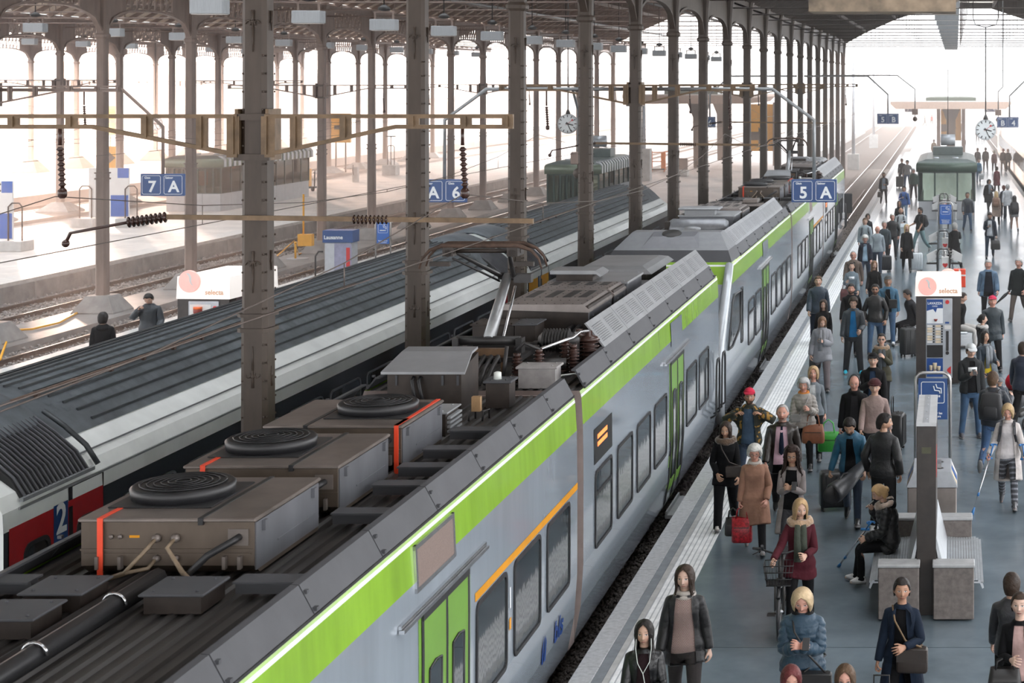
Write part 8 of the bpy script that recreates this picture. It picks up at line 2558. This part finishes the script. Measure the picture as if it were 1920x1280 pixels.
for s, (x, y, z) in (('left', (-1.05, 45.15, 0)), ('right', (.15, 44.2, 0))):
	t = thing('steel_stool', f'steel bench seat behind the drinks machine on the {s} side', 'seat', (x, y, z))
	q = MB(); q.box(-.25, -.4, .40, .25, .4, .45, ch=.015); part('seat', q, M_seat, t)
	q = MB(); q.box(-.05, -.06, 0, .05, .06, .4); q.box(-.2, -.1, 0, .2, .1, .03); part('foot', q, M_dark, t)
# --- stroller
t = thing('stroller', 'child stroller with a red hood at the right edge', 'stroller', (1.30, 34.2, 0), math.radians(-20))
q = MB(); q.ball((0, .02, .86), (.24, .28, .20), 14, 9); h_ = part('hood', q, F['cloth'], t); h_.color = (.55, .012, .03, 1)
q = MB(); q.loft([[(a, b, z) for a, b in rrect(-w, -d, w, d, .06, 3)] for z, w, d in ((.38, .14, .22), (.50, .20, .30), (.72, .22, .30))], 0, True); part('seat_tub', q, mat('stroller_grey', (.06, .06, .065), rough=.7, bump=.1), t)
q = MB()
for s in (-1, 1): q.tube([(s * .25, -.35, .12), (s * .24, .1, .5), (s * .22, .5, 1.02)], .014, 6); q.tube([(s * .26, .38, .14), (s * .24, .0, .55)], .014, 6)
q.tube([(-.22, .5, 1.02), (.22, .5, 1.02)], .018, 8); part('chassis', q, M_dark, t)
for s in (-1, 1):
	for y, r in ((-.36, .10), (.40, .14)):
		q = MB(); q.lathe([(.02, -.02), (r, -.02), (r, .02), (.02, .02)], (s * .27, y, r), 16, axis='x'); part('wheel', q, M_rubber, t)
q = MB(); q.loft([[(a, b, z) for a, b in rrect(-.17, -.26, .17, .26, .05, 3)] for z in (.20, .30)], 0, True); part('basket', q, M_dark, t)
q = MB(); q.lathe([(.035, -.26), (.03, -.262)], (-.02, 0, .86), 14, axis='y'); part('round_badge', q, M_lett, t)

# ================================================================== glass waiting shelters
M_frame = mat('shelter_green', (.025, .050, .042), rough=.4, var=.12); M_fasc = mat('shelter_fascia', (.055, .088, .066), rough=.3, metal=.2, var=.06); M_base = mat('shelter_base', (.43, .44, .455), rough=.55, var=.06, scale=3); M_sroof = mat('shelter_roof', (.10, .125, .12), rough=.4, metal=.2, var=.1)
M_yel = mat('safety_yellow', S(250, 178, 30), rough=.4, var=.05)
M_olive = mat('olive_fascia', (.20, .24, .18), rough=.35, metal=.2, var=.06)
def shelter(x0, x1, y0, y1, label, hvac=True, bh=.92, h=2.40, nfront=4, ribs=False, fm=None):
	t = thing('waiting_shelter', label, 'shelter', ((x0 + x1) / 2, y0, 0))
	w = (x1 - x0) / 2; L = y1 - y0
	for k in range(3):
		xa = -w + 2 * w * k / 3; q = MB(); q.box(xa + .006, 0, 0, xa + 2 * w / 3 - .006, .10, bh, ch=.008); part('base_panel', q, M_base, t)
	n = max(2, int(L / 1.2))
	for s in (-1, 1):
		for k in range(n):
			ya = .10 + (L - .1) * k / n; q = MB(); q.box(s * w - (.1 if s > 0 else 0), ya + .006, 0, s * w + (.1 if s < 0 else 0), ya + (L - .1) / n - .006, bh, ch=.008); part('base_panel', q, M_base, t)
	fx = [-w, -w * .42, w * .38, w] if nfront == 4 else [-w + 2 * w * k / nfront for k in range(nfront + 1)]
	for xx in fx:
		q = MB(); q.box(xx - .04, .01, bh, xx + .04, .09, h); part('mullion', q, M_frame, t)
	for a, b in zip(fx[:-1], fx[1:]):
		q = MB(); q.box(a + .04, .045, bh + .02, b - .04, .055, h - .02); part('pane', q, M_glass, t)
	q = MB(); q.box(-w, .0, bh, w, .1, bh + .05); q.box(-w, 0, h - .06, w, .1, h); part('rail', q, M_frame, t)
	for s in (-1, 1):
		for k in range(n + 1):
			y = .05 + (L - .1) * k / n; q = MB(); q.box(s * w - .04, y - .03, bh, s * w + .04, y + .03, h); part('mullion', q, M_frame, t)
		for k in range(n):
			ya = .05 + (L - .1) * k / n; q = MB(); q.box(s * w - .005, ya + .03, bh, s * w + .005, ya + (L - .1) / n - .03, h); part('pane', q, M_glass, t)
	q = MB()   # fascia with a rounded upper edge
	pr = [(0, 0), (.0, .40), (.06, .52), (.2, .58)]
	R = []
	for o, z in ((.0, h), (.0, h + .36), (.05, h + .46), (.18, h + .52), (.5, h + .62)):
		R.append([(a, b, z) for a, b in ((-w - .12 + o, -.12 + o), (w + .12 - o, -.12 + o), (w + .12 - o, L + .1 - o), (-w - .12 + o, L + .1 - o))])
	q.loft(R[:3], 0, True); part('fascia', q, fm or M_fasc, t)
	q = MB(); q.loft(R[2:]); part('roof', q, M_sroof, t)
	if ribs:
		k = 0; y = .1
		while y < L:
			q = MB(); q.loft([[(w + .10, y, h + .02), (w + .16, y, h + .02), (w + .16, y, h + .40), (w + .04, y, h + .56), (w - .15, y, h + .60), (w - .15, y, h + .55), (w + .02, y, h + .50), (w + .10, y, h + .36)][::1], [(p[0], y + .28, p[2]) for p in [(w + .10, 0, h + .02), (w + .16, 0, h + .02), (w + .16, 0, h + .40), (w + .04, 0, h + .56), (w - .15, 0, h + .60), (w - .15, 0, h + .55), (w + .02, 0, h + .50), (w + .10, 0, h + .36)]]])
			part('roof_rib', q, M_mgrey, t); y += .62
	for xx in (-.55, .45):
		q = MB(); q.lathe([(.16, h + .60), (.15, h + .68), (.04, h + .69)], (xx, L * .12 + .3, 0), 12); part('roof_dome', q, M_mgrey, t)
	if hvac:
		q = MB(); q.box(-.75, L * .55, h + .62, .85, L * .55 + 1.2, h + 1.05, ch=.02); b = part('roof_tray', q, M_sroof, t)
		q = MB(); q.lathe([(.05, -.4), (.3, -.38), (.3, .38), (.05, .4)], (.05, L * .55 + 1.0, h + 1.40), 16, axis='x'); part('drum', q, M_mgrey, b)
		q = MB(); q.tube([(.05, L * .55 + .9, h + 1.1), (.05, L * .55 + .9, h + 5.2)], .02, 6); part('aerial', q, M_dark, b)
	q = MB(); q.box(-w + .3, 1.2, .42, w - .3, 1.6, .47); q.box(-w + .4, 1.3, 0, -w + .5, 1.5, .42); q.box(w - .5, 1.3, 0, w - .4, 1.5, .42); part('inner_bench', q, M_seat, t)
	return t
shelter(-1.68, 1.14, 85.6, 95, 'dark green glass waiting shelter on the busy platform')
shelter(-41.9, -39.0, 91.0, 103.5, 'pale waiting shelter with a ribbed roof edge on the wide platform on the left', False, .95, 2.35, 7, True, M_olive)
shelter(-19.8, -17.3, 83.5, 92.5, 'green waiting shelter with a ribbed roof behind the white train', True, .92, 2.40, 8, True, M_olive)

# ================================================================== things on the left platforms
def poster_stand(x, y, label, base=True, w=1.0, h=1.9, z=0.0, m=M_cop, rz=0.0):
	t = thing('poster_stand', label, 'stand', (x, y, z), rz)
	q = MB(); q.box(-w / 2, -.05, .45, w / 2, .05, .45 + h); part('poster', q, m, t)
	q = MB(); q.box(w * .05, -.056, .50, w / 2 - .02, -.05, .45 + h * .45); part('picture', q, M_bblue, t); q = MB(); q.box(w * .22, -.056, .45 + h * .8, w / 2, -.05, .45 + h); part('picture', q, M_bblue, t)
	for s in (-1, 1):
		q = MB(); q.tube([(s * (w / 2 - .15), -.1, 0), (s * (w / 2 - .15), -.1, 1.8), (s * (w / 2), -.1, 1.95), (s * (w / 2 + .3), -.1, 1.95), (s * (w / 2 + .42), -.1, 1.8), (s * (w / 2 + .42), -.1, 0)], .03, 8); part('tube_hoop', q, M_iron, t)
		if base:
			q = MB(); q.box(s * (w / 2 + .1) - .55, -.5, 0, s * (w / 2 + .1) + .5, .5, .42, ch=.02); part('concrete_foot', q, M_concl, t)
	return t
gx, gy = ground(205, 425); poster_stand(gx, gy, 'blue and white poster stand in tube hoops between two concrete feet on the left', w=1.9, h=2.35)
gx, gy = ground(-12, 470); poster_stand(gx, gy, 'white poster stand cut by the left edge', w=1.6, h=2.4)
gx, gy = ground(880, 412, 0); poster_stand(-13.9 - .6, 52.0, 'poster stand with hoops below the sign A 6', False, .9, 1.6)
t = thing('luggage_cart_stand', 'grey and blue ticket cabinet with a hoop beyond the white train', 'cabinet', (-20.4, 57.0, 0))
q = MB(); q.box(-.45, -.3, 0, .45, .3, 1.55, ch=.02); part('cabinet', q, M_mgrey, t)
q = MB(); q.loft([[(-.5, y, 1.55), (.5, y, 1.55), (.5, y, 1.95), (-.5, y, 1.95)] for y in (-.34, .3)]); part('blue_header', q, M_blue, t)
letters('Lausanne', .17, M_lett, t, (-.14, -.345, 1.72))
q = MB(); q.box(-.12, -.31, .1, .45, -.30, 1.52); p = part('poster', q, mat('lilac_print', (.30, .30, .42), rough=.4), t)
q = MB(); q.box(-.12, -.315, .1, .45, -.309, .62); part('picture', q, mat('town_print', (.22, .15, .12), rough=.4, var=.4, scale=9), p)
q = MB(); q.box(.28, -.318, .75, .40, -.309, 1.38); part('banner', q, M_red, p)
q = MB(); q.tube([(-.75, -.3, 0), (-.75, -.3, 1.1), (-.65, -.3, 1.25), (-.5, -.3, 1.25)], .03, 8); part('tube_hoop', q, M_dark, t)
smoke_sign(-18.9, 56.7, 'blue smoking sign on a thin pole beyond the white train', .50, 2.30, 2, .70, M_bblue)
t = thing('signal_box', 'small yellow box low on the column foot between the left tracks', 'box', (-27.6, 72.9, -.1)); q = MB(); q.box(-.3, -.15, 0, .3, .15, .5); q.tube([(-.1, 0, .5), (-.1, 0, 2.2)], .04, 6); part('case', q, M_yel, t)
gx, gy = ground(667, 341, 0)
t = thing('bollard_post', 'small pale post on the wide platform on the left', 'post', (gx, gy, 0)); q = MB(); q.box(-.18, -.18, 0, .18, .18, 1.05, ch=.02); part('post', q, M_concl, t); q = MB(); q.tube([(-.08, -.22, .5), (-.12, -.26, .8), (-.1, -.22, 1.2)], .03, 6); part('lever', q, M_dark, t)
t = thing('planter_block', 'square concrete block with a hoop stand on the left platform', 'block', (*ground(733, 328, 0), 0)); q = MB(); q.box(-.5, -.5, 0, .5, .5, .75, ch=.03); part('block', q, M_concl, t); q = MB(); q.tube([(-.25, 0, .75), (-.25, 0, 2.1), (-.15, 0, 2.2), (.15, 0, 2.2), (.25, 0, 2.1), (.25, 0, .75)], .03, 6); q.tube([(0, 0, .75), (0, 0, 2.9)], .03, 6); q.box(-.35, -.1, 2.85, .35, .1, 2.92); part('hoop', q, M_dark, t)
t = thing('yellow_post', 'short yellow post beside the track with a hose', 'post', (*ground(554, 484, -.5), -.52)); q = MB(); q.tube([(0, 0, 0), (0, 0, .62)], .045, 8); q.ball((0, 0, .66), .065, 8, 6); part('post', q, M_yel, t); q = MB(); q.lathe([(.45, 0), (.45, .02)], (0.1, 0, .0), 20); part('lid', q, M_mgrey, t)
for pts, lab in (([(0, 675), (20, 620), (60, 618), (110, 606), (155, 582)], 'yellow hose lying along the far left track'), ([(480, 500), (520, 480), (552, 452), (560, 478), (575, 470)], 'yellow hose beside the short yellow post')):
	t = thing('yellow_hose', lab, 'hose', (0, 0, 0)); q = MB(); q.tube([(*ground(a, b, -.5), -.48) for a, b in pts], .035, 6); part('hose', q, M_yel, t)
t = thing('freight_trolley', 'orange and yellow cleaning trolley by the pale shelter', 'trolley', (*ground(578, 358, 0), 0))
q = MB(); q.box(-.18, -.2, .3, .14, .2, 1.4); part('body', q, M_yel, t); q = MB(); q.box(-.5, -.3, .18, .5, .3, .3); q.tube([(-.5, 0, .3), (-.6, 0, 1.2)], .03, 6); q.tube([(.4, 0, .3), (.42, 0, 1.3)], .04, 6); part('platform', q, M_dark, t)
for s in (-1, 1): q = MB(); q.lathe([(.02, -.03), (.12, -.03), (.12, .03), (.02, .03)], (s * .4, -.3, .12), 12, axis='y'); part('wheel', q, M_rubber, t)
gx, gy = ground(1232, 322, 0); t = thing('orange_cart', 'orange tube framed cart on the island platform beyond the white train', 'cart', (gx, gy, 0)); q = MB()
M_or = mat('cart_orange', S(245, 130, 40), rough=.4)
for x in (-.75, .55): q.tube([(x, 0, 0), (x, 0, 1.55), (x + .2, .9, 1.55), (x + .2, .9, 0)], .05, 6)
q.tube([(-.75, 0, 1.5), (.55, 0, 1.5)], .04, 6); q.tube([(-.75, 0, .8), (.55, 0, .8)], .04, 6); part('tube_frame', q, M_or, t); q = MB(); q.box(.3, 0, .1, .62, .3, 1.5); part('door', q, M_or, t); q = MB(); q.box(-.8, -.1, .12, .6, .9, .25); part('tray', q, M_dark, t)
t = thing('bench_unit', 'concrete bench with a bin on the island platform farther along', 'bench', (*ground(1275, 330, 0), 0)); q = MB(); q.box(-.6, -.5, 0, .6, .5, .45, ch=.03); part('seat_block', q, M_concl, t); q = MB(); q.box(-.45, .3, .45, .5, .5, 1.3); part('back_block', q, M_iron2, t)
t = thing('waste_bin', 'orange topped bin in front of the pale shelter on the left', 'bin', (*ground(372, 394, 0), 0)); q = MB(); q.box(-.25, -.2, 0, .25, .2, 1.35); part('body', q, M_cop, t); q = MB(); q.box(-.42, -.25, 1.35, .42, .25, 2.1, ch=.03); part('top', q, mat('coral', S(246, 120, 82), rough=.4), t)
for i, (px_, py_, nm) in enumerate(((214, 226, 'yellow advertising board on the far left platform'), (200, 304, 'tall yellow panel behind the poster stand'), (638, 240, 'yellow board with an arrow far across the tracks'))):
	y = (140, 97, 128)[i]; X, Y_, Z_ = at_depth(px_, py_, y)
	t = thing('advertising_board', nm, 'board', (X, Y_, Z_ - (1.2, .9, 1.1)[i])); q = MB(); q.box((-.6, -.6, -.75)[i], 0, 0, (.6, .6, .75)[i], .25, (2.4, 1.8, 2.2)[i]); part('panel', q, M_yel, t)
	q = MB(); q.add([(-.45, -.02, 1.0), (-.45, -.02, 1.3), (.05, -.02, 1.3), (.05, -.02, 1.55), (.5, -.02, 1.15), (.05, -.02, .75), (.05, -.02, 1.0)], [(0, 6, 5, 4, 3, 2, 1)[::-1]]); part('arrow', q, M_iron, t)
	q = MB(); q.box(-.4, .05, -2.4, -.33, .2, 0); q.box(.33, .05, -2.4, .4, .2, 0); part('legs', q, M_iron, t)

# ================================================================== beyond the hall
M_can = mat('canopy_brown', (.42, .30, .24), rough=.6, var=.1); M_cant = mat('canopy_top', (.55, .52, .50), rough=.6, var=.1)
def canopy(xc, y, w, z, L, label, px=0, pil=M_iron):
	t = thing('far_canopy', label, 'canopy', (xc, y, 0))
	q = MB(); q.loft([[(-w, yy, z), (-w + .5, yy, z - .45), (w - .5, yy, z - .45), (w, yy, z), (w, yy, z + .2), (-w, yy, z + .2)] for yy in (0, L)]); part('canopy', q, M_can, t)
	q = MB(); q.box(-w, 0, z + .2, w, L, z + .28); part('canopy_top', q, M_cant, t)
	for k in range(4): q = MB(); q.box(-w * .42 + .2 * k, 2 + 4 * k, z + .28, w * .42 - .2 * k, 3.5 + 4 * k, z + .62); part('roof_light', q, M_fasc, t)
	for k in range(2):
		q = MB(); q.loft([[(-.9, 6 + 14 * k, z - .45), (.9, 6 + 14 * k, z - .45), (.9, 6.8 + 14 * k, z - .45), (-.9, 6.8 + 14 * k, z - .45)], [(-.45, 6 + 14 * k, z - 1.6), (.45, 6 + 14 * k, z - 1.6), (.45, 6.8 + 14 * k, z - 1.6), (-.45, 6.8 + 14 * k, z - 1.6)], [(-.4, 6 + 14 * k, 0), (.4, 6 + 14 * k, 0), (.4, 6.8 + 14 * k, 0), (-.4, 6.8 + 14 * k, 0)]][::-1]); part('pillar', q, pil, t)
	if True:
		for s in (-1, 1): q = MB(); q.box(px + s * 1.22 - .18, 9.5, 0, px + s * 1.22 + .18, 10, z - .45); part('wall_post', q, M_iron3, t)
		q = MB(); q.box(px - 1.0, 10, 1.2, px + 1.0, 10.4, z - .6); p = part('yellow_panel', q, M_yel, t)
		q = MB(); q.add([(px + a, 9.97, b) for a, b in ((-.95, 2.1), (-.95, 2.8), (-.2, 2.8), (-.2, 3.2), (.5, 2.45), (-.2, 1.7), (-.2, 2.1))], [(0, 6, 5, 4, 3, 2, 1)[::-1]]); part('arrow', q, M_iron, p)
	return t
canopy(-.1, 158, 5.6, 4.9, 24, 'distant brown platform canopy with a V shaped pillar beyond the shelter')
canopy(-20.5, 132, 5.0, 5.7, 18, 'distant brown canopy on the left with an orange panel and arrow', 4.6)
def mast(px_, py0, py1, y, label):
	x, _, zt = at_depth(px_, py0, y); zb = at_depth(px_, py1, y)[2]
	t = thing('line_mast', label, 'mast', (x, y, zb)); q = MB(); q.tube([(0, 0, .3), (0, 0, zt - zb)], [.16, .12], 8); part('pole', q, mat('mast_grey', (.42, .44, .47), rough=.5), t)
	q = MB(); q.box(-.5, -.4, -.95 - zb, .5, .4, .35); part('foot', q, M_concl, t)
mast(1600, 118, 296, 150, 'pale line mast beyond the end of the column row'); mast(1638, 125, 258, 200, 'second fainter line mast farther along the tracks')
mast(1207, 190, 288, 120, 'pale line mast seen between the columns on the left')
t = thing('span_portal', 'thin lattice span with droppers far across the tracks', 'gantry', (0, 260, 0)); q = MB(); q.tube([(-70, 0, 8.8), (70, 0, 8.8)], .05, 6)
part('span_wire', q, M_mgrey, t)
q = MB()
for k in range(36): q.tube([(-68 + 3.9 * k, 0, 8.8), (-68 + 3.9 * k, 0, 7.6)], .06, 5)
o = part('span_droppers', q, M_mgrey, t); o['kind'] = 'stuff'
for s in (-1, 1): q = MB(); q.tube([(s * 70, 0, -1), (s * 70, 0, 9)], .15, 6); part('span_mast', q, M_mgrey, t)
for i, (x, y, w, d, h, c) in enumerate(((-120, 250, 40, 20, 9, (.55, .48, .42)), (-70, 300, 30, 20, 7, (.6, .55, .5)), (-160, 180, 30, 40, 10, (.58, .5, .45)), (60, 330, 40, 20, 7, (.6, .58, .56)))):
	t = thing('railway_building', ['sun bleached building far beyond the left tracks', 'low pale building beyond the tracks in the middle', 'building at the far left beyond the yard', 'faint building on the far right beyond the canopy'][i], 'building', (x, y, -1))
	q = MB(); q.box(-w / 2, 0, 0, w / 2, d, h); part('walls', q, mat('render_%d' % i, c, rough=.8, var=.06), t); q = MB(); q.loft([[(-w / 2 - .6, yy, h), (w / 2 + .6, yy, h), (w / 2 - 2, yy, h + 2), (-w / 2 + 2, yy, h + 2)] for yy in (-.6, d + .6)]); part('roof', q, M_cant, t)
	for k in range(int(w / 5)): q = MB(); q.box(-w / 2 + 1.5 + 5 * k, -.05, h * .45, -w / 2 + 3.3 + 5 * k, 0, h * .75); part('window', q, M_mgrey, t)

# ================================================================== sunlit haze in the hall and beyond
_v = bpy.data.materials.new('haze'); _v.use_nodes = True
_n = _v.node_tree.nodes; _n.clear()
_o = _n.new('ShaderNodeOutputMaterial'); _s = _n.new('ShaderNodeVolumeScatter')
_s.inputs['Density'].default_value = 0.0030; _s.inputs['Anisotropy'].default_value = 0.78; _s.inputs['Color'].default_value = (1, 0.93, 0.89, 1)
_v.node_tree.links.new(_s.outputs[0], _o.inputs['Volume'])
q = MB(); q.box(-150, 24, -2, 80, 420, 40)
tag(part('haze', q, _v), 'thin bright haze in the hall and over the tracks beyond', 'haze', kind='stuff')
